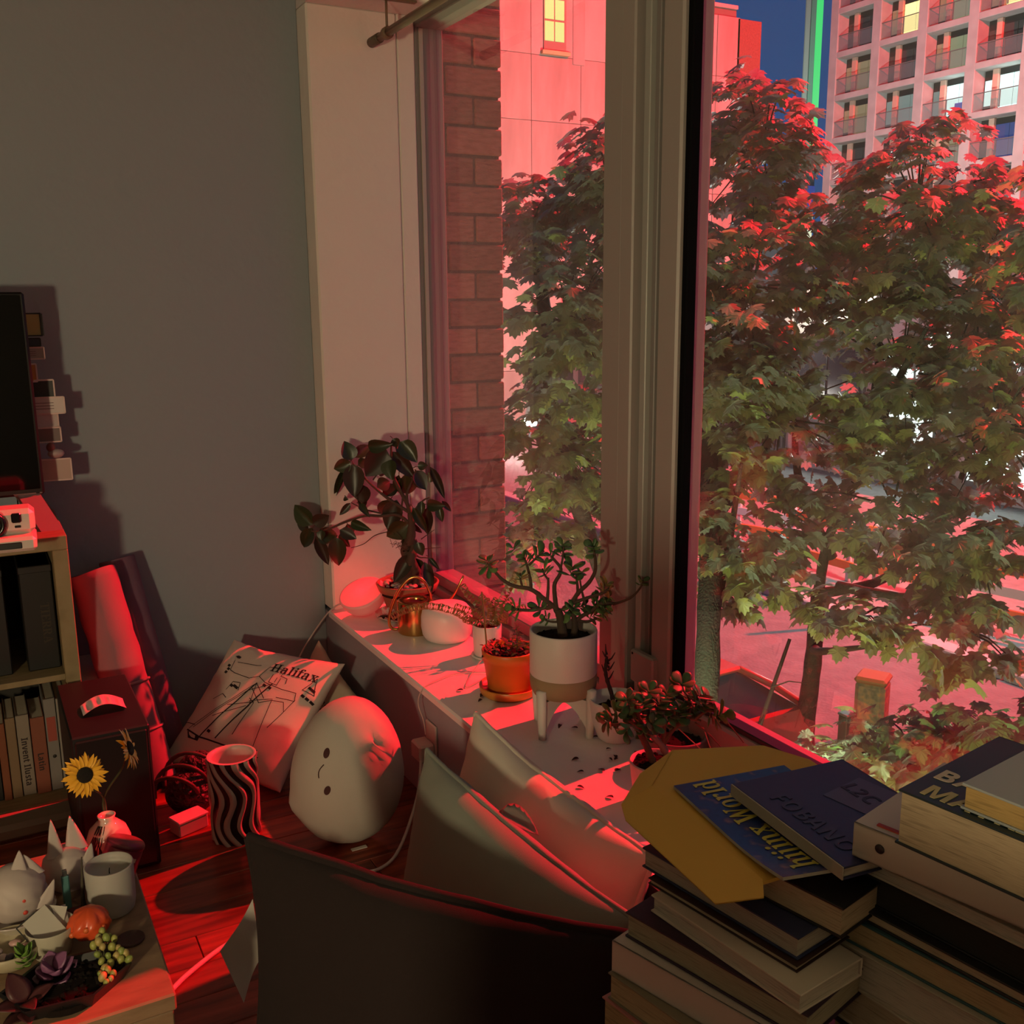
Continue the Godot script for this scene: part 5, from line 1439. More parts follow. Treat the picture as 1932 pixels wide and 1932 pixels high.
func plush() -> void:
	var t := thing("plush_pillow", "round white plush pillow with a small embroidered smile turned sideways", "plush toy", Vector3(0.762, 0.192, -2.30))
	var n := FastNoiseLite.new()
	n.seed = 4
	n.frequency = 0.9
	var f := func(a: float, b: float) -> Vector3:
		# a: round the upright axis, b: from pole to pole
		var d := Vector3(sin(b) * cos(a), cos(b), sin(b) * sin(a))
		var r := Vector3(0.143, 0.192, 0.125) * d
		r.x *= 1.0 - 0.10 * d.y
		if r.y < -0.172:
			r.y = -0.172 + (r.y + 0.172) * 0.8
		# gathered fold high on the right of the face
		var g := d - Vector3(0.55, 0.52, 0.65).normalized()
		var w := exp(-g.length_squared() * 18.0)
		var star := 0.5 + 0.5 * sin(5.0 * atan2(g.y, g.x))
		r += d * (w * (0.012 * star - 0.010) + 0.002 * n.get_noise_3dv(d * 3.0))
		# seam corner at the lower left
		var c := d - Vector3(-0.85, -0.45, 0.25).normalized()
		r += d * 0.010 * exp(-c.length_squared() * 40.0)
		return r
	var st := new_st()
	var tilt := Basis(Vector3.BACK, deg_to_rad(-7.0)) * Basis(Vector3.UP, deg_to_rad(-24.0))
	sheet(st, func(u: float, v: float) -> Vector3: return tilt * f.call(-u * TAU, v * PI), 56, 36, Vector3.ZERO)
	part("body", smooth(st), cloth(lin(0.46, 0.42, 0.37)), t)
	var thread := mat(lin(0.05, 0.012, 0.012), 0.8)
	var fr := func(x: float, y: float) -> Vector3:
		# a point of the face given across and up, on the side to the viewer
		var dx := x / 0.143
		var dy := y / 0.192
		var dz := sqrt(maxf(0.05, 1.0 - dx * dx - dy * dy))
		var d := Vector3(dx, dy, dz).normalized()
		return tilt * (f.call(atan2(d.z, d.x), acos(d.y)) * 1.004)
	for y in [0.084, -0.004]:
		st = new_st()
		var c := Vector2(-0.052 + (0.012 if y < 0.05 else 0.0), y)
		for k in 16:
			var a0 := TAU * k / 16.0
			var a1 := TAU * (k + 1) / 16.0
			var e := func(a: float) -> Vector3:
				var p := Vector2(cos(a) * 0.0078, sin(a) * 0.0125).rotated(-0.25)
				return fr.call(c.x + p.x, c.y + p.y)
			poly(st, [fr.call(c.x, c.y), e.call(a0), e.call(a1)], Vector3(-0.3, 0.1, 1))
		part("eye", st.commit(), thread, t)
	var sm := []
	for k in 9:
		var a := -1.0 + 2.0 * k / 8.0
		sm.append(fr.call(-0.058 - 0.007 * cos(a * 1.4) + 0.004 * a, 0.040 + a * 0.017))
	part("smile", tube_mesh(sm, 0.0013, 0.0013, 6), thread, t)
	part("sewn_label", box_mesh(Vector3(0.04, 0.002, 0.012), 0.0), mat(lin(0.55, 0.5, 0.45), 0.8), t, Transform3D(Basis(), Vector3(0.0, -0.189, 0.06)))

# ---------- on the floor ----------
func floor_things() -> void:
	# ribbed vase: lobes that twist as they climb, black in the furrows
	var t := thing("swirl_vase", "black and white swirl ribbed vase standing on the floor before the pillows", "vase", Vector3(0.508, 0, -2.464))
	var n0 := FastNoiseLite.new()
	n0.seed = 12
	n0.frequency = 0.5
	var edges := 24
	var at_edge := func(i: int, v: float) -> float:
		var q := i % edges
		var wob := 0.30 * n0.get_noise_2d(q * 7.3, v * 3.0) + 0.12 * sin(q * 2.1)
		return TAU * (i + wob) / edges + 0.30 * sin(v * 8.0) + 0.75 * v
	for k in 2:
		var st := new_st()
		for i in range(k, edges, 2):
			for j in 40:
				for c in 5:
					var q := []
					var mid := Vector3.ZERO
					for e in [[0, 0], [1, 0], [1, 1], [0, 1]]:
						var v: float = (j + e[1]) / 40.0
						var f: float = (c + e[0]) / 5.0
						var a: float = lerpf(at_edge.call(i, v), at_edge.call(i + 1, v), f)
						var r: float = 0.0588 + (0.0052 if k == 0 else -0.0018) * sin(PI * f) + (0.0015 if v > 0.97 else 0.0)
						q.append(Vector3(cos(a) * r, v * 0.226, sin(a) * r))
						mid += q[-1] * Vector3(1, 0, 1)
					poly(st, q, mid)
		part("white_ribs" if k == 0 else "black_ribs", smooth(st), mat(lin(0.42, 0.38, 0.34), 0.35) if k == 0 else mat(lin(0.012, 0.011, 0.011), 0.3), t)
	part("inside", lathe_mesh([Vector2(0.062, 0.2262), Vector2(0.054, 0.2268), Vector2(0.052, 0.215), Vector2(0.050, 0.02), Vector2(0, 0.018)], 44), mat(lin(0.5, 0.45, 0.41), 0.4), t)
	# two rolled mats leaning in the corner
	var mm := cloth(lin(0.26, 0.13, 0.15))
	t = thing("exercise_mat", "thick rolled exercise mat leaning against the wall beside the bookshelf", "mat", Vector3(0.365, 0.0, -2.86))
	var lean := Basis(Vector3(0.79, 0, 0.61).normalized().cross(Vector3.UP).normalized(), 0.0)
	var axis := (Vector3(0.275, 0.605, -3.06) - Vector3(0.365, 0.01, -2.86)).normalized()
	var xa := axis.cross(Vector3(0, 0, 1)).normalized()
	lean = Basis(xa, axis, xa.cross(axis))
	var st := new_st()
	var n := FastNoiseLite.new()
	n.seed = 6
	n.frequency = 1.0
	var roll := func(u: float, v: float, off: float) -> Vector3:
		var a := u * TAU * 3.4
		var r := 0.0665 - 0.0055 * a / TAU + off
		r += 0.002 * n.get_noise_2d(u * 4.0, v * 9.0) + 0.0028 * sin(v * 34.0 + 3.0 * sin(a)) * smoothstep(0.35, 0.0, absf(v - 0.6))
		return lean * Vector3(cos(a) * r, 0.01 + v * 0.63 + 0.004 * sin(a * 2.0), sin(a) * r)
	for e in [0.0, -0.004]:
		sheet(st, func(u: float, v: float) -> Vector3: return roll.call(u, v, e), 110, 26, Vector3.ZERO)
	for v in [0.0, 1.0]:
		sheet(st, func(u: float, w: float) -> Vector3: return roll.call(u, v, -0.004 * w), 110, 1, Vector3.ZERO)
	part("roll", smooth(st), mm, t)
	for y in [0.16, 0.30]:
		var band := []
		for k in 25:
			var a := TAU * k / 24.0
			band.append(lean * Vector3(cos(a) * 0.0685, y, sin(a) * 0.0685))
		part("strap", tube_mesh(band, 0.004, 0.004, 6), mat(lin(0.30, 0.2, 0.2), 0.8), t)
	t = thing("exercise_mat", "darker thin rolled mat behind the thick mat, closest to the wall", "mat", Vector3(0.445, 0.0, -3.02))
	axis = (Vector3(0.355, 0.615, -3.175) - Vector3(0.445, 0.0, -3.02)).normalized()
	xa = axis.cross(Vector3(0, 0, 1)).normalized()
	lean = Basis(xa, axis, xa.cross(axis))
	part("roll", lathe_mesh([Vector2(0.0, 0.0), Vector2(0.050, 0.0), Vector2(0.052, 0.003), Vector2(0.052, 0.627), Vector2(0.050, 0.63), Vector2(0.046, 0.628), Vector2(0.044, 0.622), Vector2(0.036, 0.63), Vector2(0.034, 0.622), Vector2(0.026, 0.63), Vector2(0.022, 0.61), Vector2(0, 0.61)], 32, lean), cloth(lin(0.16, 0.085, 0.12)), t)
	# black tower beside the shelf, with things on top
	var black := mat(lin(0.008, 0.008, 0.009), 0.5)
	t = thing("computer_tower", "black computer tower standing between the bookshelf and the rolled mat", "computer", Vector3(0.222, 0, -2.60))
	part("case", box_mesh(Vector3(0.175, 0.37, 0.38), 0.004, Vector3(0, 0.19, 0)), black, t)
	part("front_panel", box_mesh(Vector3(0.16, 0.35, 0.008), 0.003, Vector3(0, 0.19, 0.193)), mat(lin(0.012, 0.012, 0.013), 0.3), t)
	part("badge", box_mesh(Vector3(0.002, 0.02, 0.014), 0.0, Vector3(0.0882, 0.045, 0.17)), mat(lin(0.3, 0.28, 0.26), 0.5), t)
	for x in [-0.07, 0.07]:
		for z in [-0.15, 0.15]:
			part("foot", box_mesh(Vector3(0.02, 0.006, 0.02), 0.001, Vector3(x, 0.003, z)), black, t)
	t = thing("folded_cloth", "small pale folded cloth lying on the black computer tower", "cloth", Vector3(0.225, 0.376, -2.56))
	st = new_st()
	sheet(st, func(u: float, v: float) -> Vector3: return Vector3((u - 0.5) * 0.10, 0.004 + 0.020 * sin(PI * u) + 0.004 * sin(u * 30.0) * sin(PI * v), (v - 0.5) * 0.07), 24, 6, Vector3.UP)
	part("fold", smooth(st), cloth(lin(0.6, 0.5, 0.5)), t)
	t = thing("storage_box", "black storage box with a pale lid squeezed between shelf and mats", "box", Vector3(0.264, 0, -3.045))
	part("body", box_mesh(Vector3(0.12, 0.295, 0.30), 0.004, Vector3(0, 0.1475, 0)), mat(lin(0.02, 0.018, 0.02), 0.6), t)
	part("lid", box_mesh(Vector3(0.125, 0.016, 0.31), 0.004, Vector3(0, 0.303, 0)), mat(lin(0.5, 0.45, 0.45), 0.5), t)
	# dark bag with straps and a small pale box before the mats
	t = thing("black_bag", "dark crumpled bag with looped straps on the floor before the mats", "bag", Vector3(0.435, 0, -2.66))
	st = new_st()
	ball(st, Vector3(0, 0.055, 0), Vector3(0.07, 0.06, 0.07), 22, 14)
	ball(st, Vector3(0.03, 0.10, -0.03), Vector3(0.06, 0.05, 0.05), 20, 12)
	part("bag_body", smooth(st), bumpy(mat(lin(0.05, 0.025, 0.02), 0.55), noise_tex("crumple", 0.03, 3, [], 256), 2.0, 6.0), t)
	for k in 3:
		var loop := []
		for i in 14:
			var a := PI * i / 13.0
			loop.append(Vector3(-0.06 + 0.07 * cos(a) + 0.03 * k, 0.05 + 0.08 * sin(a) + 0.02 * k, 0.05 - 0.02 * k + 0.02 * sin(a * 2.0)))
		part("strap", tube_mesh(loop, 0.006, 0.006, 6), mat(lin(0.09, 0.04, 0.03), 0.6), t)
	t = thing("small_box", "small pale box on the floor below the dark bag", "box", Vector3(0.405, 0, -2.555), 0.35)
	part("body", box_mesh(Vector3(0.085, 0.035, 0.05), 0.003, Vector3(0, 0.0175, 0)), mat(lin(0.5, 0.42, 0.40), 0.5), t)
	part("lid", box_mesh(Vector3(0.088, 0.008, 0.053), 0.002, Vector3(0, 0.039, 0)), mat(lin(0.6, 0.52, 0.5), 0.4), t)
	# paper standing against the dark cushion, and the cord beside it
	t = thing("paper_sheet", "creased white paper leaning against the dark cushion at floor height", "paper", Vector3(0.352, 0, -1.80))
	st = new_st()
	var q := func(u: float, v: float) -> Vector3:
		# a rhombus with a soft crease
		var a := Vector3(0.040, 0.225, 0.0)
		var b := Vector3(-0.032, 0.145, 0.02)
		var c := Vector3(-0.004, 0.055, 0.06)
		var d := Vector3(0.040, 0.115, 0.03)
		var p := a.lerp(b, u).lerp(d.lerp(c, u), v)
		return p + Vector3(0, 0, 0.006 * sin(u * 4.0 + v * 3.0))
	sheet(st, q, 12, 12, Vector3(0, 0, 1))
	sheet(st, func(u: float, v: float) -> Vector3: return q.call(u, v) - Vector3(0, 0, 0.0012), 12, 12, Vector3(0, 0, -1))
	part("sheet", smooth(st), mat(lin(0.52, 0.48, 0.42), 0.9), t)
	part("fold", tube_mesh([Vector3(0.040, 0.002, 0.02), Vector3(0.041, 0.06, 0.025), Vector3(0.040, 0.117, 0.028)], 0.0016, 0.0016, 6), mat(lin(0.5, 0.46, 0.4), 0.9), t)
	var white := mat(lin(0.62, 0.55, 0.52), 0.5)
	solo("power_cord", tube_mesh(spline([Vector3(0.20, 0.006, -1.86), Vector3(0.256, 0.006, -1.923), Vector3(0.31, 0.006, -1.965), Vector3(0.363, 0.006, -1.998), Vector3(0.42, 0.006, -2.02)]), 0.0055, 0.0055, 8), white, "thick white cord on the floor from the low table to the white paper", "cord")
	solo("power_cord", tube_mesh(spline([Vector3(0.60, 0.005, -2.06), Vector3(0.66, 0.005, -2.09), Vector3(0.70, 0.005, -2.135), Vector3(0.77, 0.006, -2.12), Vector3(0.84, 0.02, -2.16), Vector3(0.93, 0.10, -2.25), Vector3(0.98, 0.175, -2.335)]), 0.0042, 0.0042, 8), white, "white cord curving over the floor between the dark and grey cushions", "cord")

# ---------- bookshelf, television ----------
func shelf_things() -> void:
	var t := thing("cube_bookshelf", "low pale wooden cube bookshelf with thick edges under the television", "bookshelf", Vector3(-0.535, 0, -3.01))
	var birch := bumpy(tinted(mat(Color.WHITE, 0.6), noise_tex("birch", 0.02, 5, [lin(0.19, 0.145, 0.07), lin(0.25, 0.195, 0.10), lin(0.29, 0.225, 0.125)], 256), Vector3(2, 2, 12)), noise_tex("grain", 0.2, 3, [], 256), 0.02, 8.0)
	birch.uv1_scale = Vector3(2, 2, 9)
	for y in [0.019, 0.751]:
		part("board", box_mesh(Vector3(1.47, 0.038, 0.39), 0.002, Vector3(0, y, 0)), birch, t)
	for x in [-0.716, 0.716]:
		part("side_panel", box_mesh(Vector3(0.038, 0.694, 0.39), 0.002, Vector3(x, 0.385, 0)), birch, t)
	part("shelf_board", box_mesh(Vector3(1.394, 0.016, 0.385), 0.001, Vector3(0, 0.385, 0)), birch, t)
	for x in [-0.3525, 0.0, 0.3525]:
		for y in [0.2075, 0.5625]:
			part("divider", box_mesh(Vector3(0.016, 0.337, 0.385), 0.001, Vector3(x, y, 0)), birch, t)
	part("back_panel", box_mesh(Vector3(1.43, 0.73, 0.006), 0.0, Vector3(0, 0.385, -0.198)), mat(lin(0.05, 0.045, 0.04), 0.9), t)
	# books on the lower right cell, right to left; colours dimmed for its shade
	var row := [
		[0.026, 0.262, lin(0.28, 0.26, 0.23), "white spined book with small dark lettering, rightmost on the lower shelf"], [0.030, 0.268, lin(0.21, 0.20, 0.19), "pale grey book with a red block on its spine, lower shelf"], [0.036, 0.222, lin(0.22, 0.07, 0.04), "red orange book with dark lettering on the lower shelf"],
		[0.033, 0.233, lin(0.24, 0.21, 0.17), "cream book with bold dark lettering on the lower shelf"], [0.025, 0.232, lin(0.2, 0.14, 0.08), "tan spined book left of the cream one on the lower shelf"], [0.020, 0.222, lin(0.19, 0.06, 0.025), "narrow rust brown book on the lower shelf"],
		[0.024, 0.205, lin(0.02, 0.02, 0.02), "black book between rust and maroon spines on the lower shelf"], [0.024, 0.224, lin(0.12, 0.03, 0.025), "maroon book at the left edge of the lower shelf view"], [0.036, 0.24, lin(0.05, 0.04, 0.04), "thick near black book at the picture's left edge on the lower shelf"]]
	var x := 0.160
	for k in row.size():
		var R: Array = row[k]
		var w: float = R[0]
		var h: float = R[1]
		var b := thing("upright_book", R[3], "book", Vector3(x - w * 0.5, 0.038, -2.975 + 0.004 * (k % 3)), 0.0, "books standing on the lower shelf")
		var cm := mat(R[2], 0.6)
		part("spine", box_mesh(Vector3(w - 0.001, h, 0.004), 0.0015, Vector3(0, h * 0.5, 0.083)), cm, b)
		for sx in [-1, 1]:
			part("cover", box_mesh(Vector3(0.002, h, 0.165), 0.0, Vector3(sx * (w * 0.5 - 0.0016), h * 0.5, 0)), cm, b)
		part("pages", box_mesh(Vector3(w - 0.0055, h - 0.006, 0.16), 0.0, Vector3(0, h * 0.5, -0.001)), mat(lin(0.55, 0.5, 0.4), 0.9), b)
		if k in [0, 2, 3]:
			var words: String = ["nor", "", "Latin", "Invent Ilusta"][k]
			part("spine_lettering", text_mesh(words, [0.012, 0, 0.016, 0.017][k], sans), mat(lin(0.03, 0.02, 0.02), 0.8), b, Transform3D(Basis(Vector3.BACK, -PI / 2), Vector3(0, h * 0.42, 0.0857)))
		if k == 1:
			part("red_block", box_mesh(Vector3(w - 0.008, 0.07, 0.001), 0.0, Vector3(0, 0.18, 0.0856)), mat(lin(0.34, 0.07, 0.05), 0.6), b)
			part("dot", lathe_mesh([Vector2(0, 0), Vector2(0.005, 0), Vector2(0.005, 0.001), Vector2(0, 0.001)], 14, Basis(Vector3.RIGHT, PI / 2)), mat(lin(0.02, 0.02, 0.02), 0.6), b, Transform3D(Basis(), Vector3(0, 0.10, 0.0852)))
		x -= w + 0.0012
	# black boxes in the upper cell
	for k in 2:
		var b := thing("black_game_box", ["black box with faint gold lettering standing at the right of the upper shelf", "plain black box left of the lettered one on the upper shelf"][k], "box", Vector3([0.118, 0.0][k], 0.393, -3.0))
		part("body", box_mesh(Vector3(0.08, 0.29, 0.24), 0.003, Vector3(0, 0.145, 0)), mat(lin(0.006, 0.006, 0.006), 0.5), b)
		part("lid_edge", box_mesh(Vector3(0.082, 0.02, 0.242), 0.002, Vector3(0, 0.28, 0)), mat(lin(0.008, 0.007, 0.007), 0.5), b)
		if k == 0:
			part("box_lettering", text_mesh("TIERRA", 0.022, serif), mat(lin(0.03, 0.022, 0.012), 0.5), b, Transform3D(Basis(Vector3.BACK, -PI / 2), Vector3(0.015, 0.13, 0.1205)))
	# television
	var black := mat(lin(0.004, 0.004, 0.005), 0.35)
	t = thing("television", "black television cut by the left edge, standing on the bookshelf", "television", Vector3(-0.40, 0.77, -3.0))
	part("panel", box_mesh(Vector3(1.14, 0.54, 0.035), 0.006, Vector3(0, 0.352, -0.01)), black, t)
	part("screen", box_mesh(Vector3(1.12, 0.515, 0.003), 0.001, Vector3(0, 0.357, 0.009)), mat(lin(0.002, 0.002, 0.002), 0.08), t)
	part("indicator", box_mesh(Vector3(0.006, 0.003, 0.002), 0.0, Vector3(0.56, 0.088, 0.009)), mat(lin(0.2, 0.2, 0.2), 0.4), t)
	for sx in [-1.0, 1.0]:
		var st := new_st()
		for z in [-0.11, 0.11]:
			var pts := [Vector3(sx * 0.50, 0.09, 0.0), Vector3(sx * 0.555, 0.09, 0.0), Vector3(sx * 0.60, 0.0, z), Vector3(sx * 0.545, 0.0, z)]
			poly(st, pts, Vector3(0, 0.3, z))
			var lower := []
			for p in pts:
				lower.append(p - Vector3(0.008 * sx, 0.0, 0.012 * signf(z)))
			poly(st, lower, Vector3(0, -0.3, -z))
		part("stand_foot", st.commit(), mat(lin(0.30, 0.25, 0.25), 0.4), t)
	# wire holder with clipped cards beside the television
	t = thing("wire_card_holder", "thin upright wire holder carrying cards beside the television", "card holder", Vector3(0.105, 0.77, -3.125))
	var wire := mat(lin(0.05, 0.05, 0.05), 0.4, 0.6)
	part("base", lathe_mesh([Vector2(0, 0), Vector2(0.04, 0), Vector2(0.04, 0.006), Vector2(0, 0.01)], 24), wire, t)
	part("wire", tube_mesh([Vector3(0, 0.005, 0), Vector3(0, 0.3, 0), Vector3(0, 0.60, 0)], 0.002, 0.002, 6), wire, t)
	# x right end, y bottom, y top, colour, kind
	var cards := [[0.213, 1.275, 1.335, lin(0.34, 0.30, 0.10), "yellowish picture card in a black frame, topmost beside the television"], [0.205, 1.247, 1.268, lin(0.02, 0.03, 0.05), "dark blue narrow card below the black framed one"], [0.212, 1.212, 1.243, lin(0.34, 0.31, 0.28), "small pale printed card below the dark blue one"],
		[0.188, 1.150, 1.198, lin(0.45, 0.16, 0.04), "narrow orange card halfway up beside the television"], [0.228, 1.103, 1.153, lin(0.02, 0.018, 0.02), "dark card with a thin pale edge, above the widest card"], [0.250, 1.060, 1.105, lin(0.55, 0.48, 0.46), "widest pale printed card sticking out beside the television"],
		[0.230, 1.022, 1.058, lin(0.48, 0.40, 0.40), "small pale card just below the widest card"], [0.233, 0.980, 1.020, lin(0.16, 0.11, 0.11), "dim brown card above the lowest cards"], [0.252, 0.870, 0.930, lin(0.42, 0.30, 0.26), "pale card with a small figure, lowest on the holder"]]
	for k in cards.size():
		var C: Array = cards[k]
		var w: float = C[0] - 0.095
		var h: float = C[2] - C[1]
		var c := thing("picture_card", C[4], "card", Vector3(0.095 + w * 0.5, C[1], -3.112 + 0.003 * (k % 2)), -0.06 * (k % 3), "cards clipped to the wire holder")
		part("card", box_mesh(Vector3(w, h, 0.002), 0.0, Vector3(0, h * 0.5, 0)), mat(C[3], 0.45), c)
		var edge := mat(lin(0.01, 0.01, 0.01) if k in [0, 1] else lin(0.6, 0.45, 0.42), 0.4)
		for e in [[0.0, h * 0.5, w, true], [0.0, -h * 0.5, w, true], [w * 0.5, 0.0, h, false]]:
			var sz := Vector3(e[2], 0.004, 0.006) if e[3] else Vector3(0.004 if k else 0.008, e[2], 0.006)
			part("border", box_mesh(sz, 0.0, Vector3(e[0], h * 0.5 + e[1], 0.0)), edge, c)
		if k in [2, 5]:
			for j in 3:
				part("print_line", box_mesh(Vector3(w * 0.45, h * 0.04, 0.0006), 0.0, Vector3(w * 0.1, h * (0.3 + 0.18 * j), 0.0012)), mat(lin(0.16, 0.09, 0.09), 0.7), c)
	t = thing("small_figurine", "small round ornament clipped between the dim card and the lowest card", "figurine", Vector3(0.215, 0.935, -3.10))
	part("body", ball_mesh(Vector3(0.022, 0.013, 0.015)), mat(lin(0.4, 0.3, 0.3), 0.4), t, Transform3D(Basis(), Vector3(0, 0.012, 0)))
	part("cap", ball_mesh(Vector3(0.012, 0.014, 0.01)), mat(lin(0.2, 0.06, 0.05), 0.4), t, Transform3D(Basis(), Vector3(-0.012, 0.03, 0)))
	# instant camera
	t = thing("instant_camera", "white instant camera with a black lens on the bookshelf top", "camera", Vector3(0.052, 0.77, -2.755), -0.06)
	var w := mat(lin(0.62, 0.55, 0.50), 0.35)
	part("body", box_mesh(Vector3(0.15, 0.062, 0.085), 0.012, Vector3(0, 0.067, -0.005)), w, t)
	part("base_front", box_mesh(Vector3(0.15, 0.036, 0.125), 0.008, Vector3(0, 0.018, 0.015)), w, t)
	part("photo_slot", box_mesh(Vector3(0.112, 0.016, 0.004), 0.002, Vector3(-0.014, 0.017, 0.0775)), mat(lin(0.01, 0.01, 0.01), 0.4), t)
	var st := new_st()
	lathe(st, [Vector2(0.034, 0), Vector2(0.034, 0.012), Vector2(0.030, 0.016), Vector2(0.024, 0.017), Vector2(0.020, 0.008), Vector2(0, 0.006)], 32, Vector3.ZERO, Basis(Vector3.RIGHT, PI / 2))
	part("lens", smooth(st), mat(lin(0.008, 0.008, 0.008), 0.2), t, Transform3D(Basis(), Vector3(-0.022, 0.066, 0.037)))
	part("viewfinder", box_mesh(Vector3(0.022, 0.024, 0.008), 0.003, Vector3(0.034, 0.078, 0.04)), mat(lin(0.008, 0.008, 0.01), 0.15), t)
	part("sensor_window", box_mesh(Vector3(0.014, 0.006, 0.004), 0.001, Vector3(0.036, 0.056, 0.038)), mat(lin(0.02, 0.02, 0.02), 0.2), t)
	# long low pale box on the floor along the shelf front
	t = thing("low_box", "long low pale box lying on the floor along the bookshelf front", "box", Vector3(-0.36, 0, -2.755))
	part("body", box_mesh(Vector3(1.04, 0.046, 0.09), 0.012, Vector3(0, 0.023, 0)), mat(lin(0.26, 0.20, 0.16), 0.6), t)
	part("end_cap", box_mesh(Vector3(0.01, 0.048, 0.092), 0.003, Vector3(0.516, 0.024, 0)), mat(lin(0.3, 0.24, 0.2), 0.6), t)

# ---------- low table ----------
const TOP := 0.30

func table_things() -> void:
	var t := thing("low_table", "low brown box table crowded with candles and plants at the lower left", "table", Vector3(-0.32, 0, -1.762))
	var wood := bumpy(tinted(mat(Color.WHITE, 0.55), noise_tex("tablewood", 0.02, 5, [lin(0.17, 0.105, 0.06), lin(0.23, 0.145, 0.085), lin(0.27, 0.175, 0.10)], 256), Vector3(1.5, 6, 6)), noise_tex("grain", 0.2, 3, [], 256), 0.02, 8.0)  # wood darkened evenly in place of shade on the table
	wood.uv1_scale = Vector3(1.5, 6, 6)
	part("table_top", box_mesh(Vector3(1.03, 0.03, 0.55), 0.003, Vector3(0, TOP - 0.015, 0)), wood, t)
	part("front_panel", box_mesh(Vector3(1.02, 0.25, 0.02), 0.002, Vector3(0, 0.144, 0.262)), wood, t)
	part("back_panel", box_mesh(Vector3(1.02, 0.25, 0.02), 0.002, Vector3(0, 0.144, -0.262)), wood, t)
	for x in [-0.5, 0.5]:
		part("side_panel", box_mesh(Vector3(0.02, 0.25, 0.5), 0.002, Vector3(x, 0.144, 0)), wood, t)
	for x in [-0.48, 0.48]:
		for z in [-0.23, 0.23]:
			part("foot", box_mesh(Vector3(0.04, 0.02, 0.04), 0.002, Vector3(x, 0.01, z)), wood, t)
	var frost := mat(lin(0.36, 0.33, 0.30), 0.6)  # candle white lowered in place of shade around it
	frost.subsurf_scatter_enabled = true
	frost.subsurf_scatter_strength = 0.2
	# frosted candle jar
	t = thing("candle_jar", "wide frosted white candle jar at the right side of the low table", "candle", Vector3(0.139, TOP, -1.775))
	part("jar", lathe_mesh([Vector2(0, 0), Vector2(0.034, 0), Vector2(0.038, 0.005), Vector2(0.0405, 0.02), Vector2(0.0415, 0.088), Vector2(0.0405, 0.0905), Vector2(0.039, 0.0905), Vector2(0.0375, 0.08), Vector2(0.0375, 0.072), Vector2(0, 0.071)], 44), frost, t)
	part("wick", tube_mesh([Vector3(0, 0.07, 0), Vector3(0, 0.076, 0), Vector3(0.001, 0.082, 0)], 0.001, 0.0008, 5), mat(Color(0.1, 0.1, 0.1), 0.9), t)
	# dark red tin lying behind it
	t = thing("red_tin", "dark red printed tin tipped sideways behind the candle jar", "tin", Vector3(0.170, TOP + 0.038, -1.880))
	var tb := Basis(Vector3.BACK, -0.42) * Basis(Vector3.RIGHT, -0.12)
	part("body", lathe_mesh([Vector2(0, -0.035), Vector2(0.032, -0.035), Vector2(0.0345, -0.032), Vector2(0.0345, 0.032), Vector2(0.032, 0.035), Vector2(0, 0.034)], 36, tb), mat(lin(0.20, 0.018, 0.035), 0.35), t)
	for y in [-0.030, 0.024]:
		part("band", lathe_mesh([Vector2(0.0345, y), Vector2(0.0355, y + 0.001), Vector2(0.0355, y + 0.006), Vector2(0.0345, y + 0.007)], 36, tb), mat(lin(0.12, 0.012, 0.025), 0.35), t)
	part("printed_mark", box_mesh(Vector3(0.012, 0.007, 0.001), 0.0), mat(lin(0.55, 0.35, 0.28), 0.5), t, Transform3D(tb, tb * Vector3(0.012, 0.008, 0.0338)))
	var eye := []
	for k in 13:
		var a := TAU * k / 12.0
		eye.append(tb * Vector3(-0.009 + cos(a) * 0.009, 0.008 + sin(a) * 0.0045, 0.0342 - 0.0015 * cos(a)))
	part("printed_mark", tube_mesh(eye, 0.0009, 0.0009, 5), mat(lin(0.6, 0.42, 0.35), 0.5), t)
	# glossy round vase with crackle lines, holding two sunflowers
	t = thing("round_vase", "glossy pale round vase with dark crackle lines, holding the sunflowers", "vase", Vector3(0.158, TOP, -1.955))
	part("bulb", lathe_mesh([Vector2(0, 0), Vector2(0.018, 0), Vector2(0.030, 0.010), Vector2(0.0405, 0.028), Vector2(0.0415, 0.045), Vector2(0.034, 0.066), Vector2(0.020, 0.080), Vector2(0.014, 0.086), Vector2(0.017, 0.094), Vector2(0.015, 0.095), Vector2(0.010, 0.086), Vector2(0, 0.07)], 44), mat(lin(0.55, 0.42, 0.36), 0.12), t)
	rng.seed = 61
	var st := new_st()
	for k in 14:
		var pts := []
		var a := 2.0 + rng.randf() * 0.75
		for i in 9:
			var y := 0.012 + i * 0.0085
			var r := sqrt(maxf(0.0004, 0.0420 * 0.0420 - (y - 0.038) * (y - 0.038) * 0.85))
			a += rng.randf_range(-0.07, 0.07)
			pts.append(Vector3(cos(a) * r, y, sin(a) * r))
		tube(st, pts, 0.0009, 0.0009, 4)
	part("crackle_lines", smooth(st), mat(lin(0.02, 0.012, 0.01), 0.5), t)
	var stem_m := mat(lin(0.03, 0.05, 0.015), 0.7)
	var yellow := leaf_look(lin(0.80, 0.38, 0.02))
	yellow.backlight = Color(0.2, 0.2, 0.2)
	var pet := leaf_mesh(0.36, 0.35, 0.25)
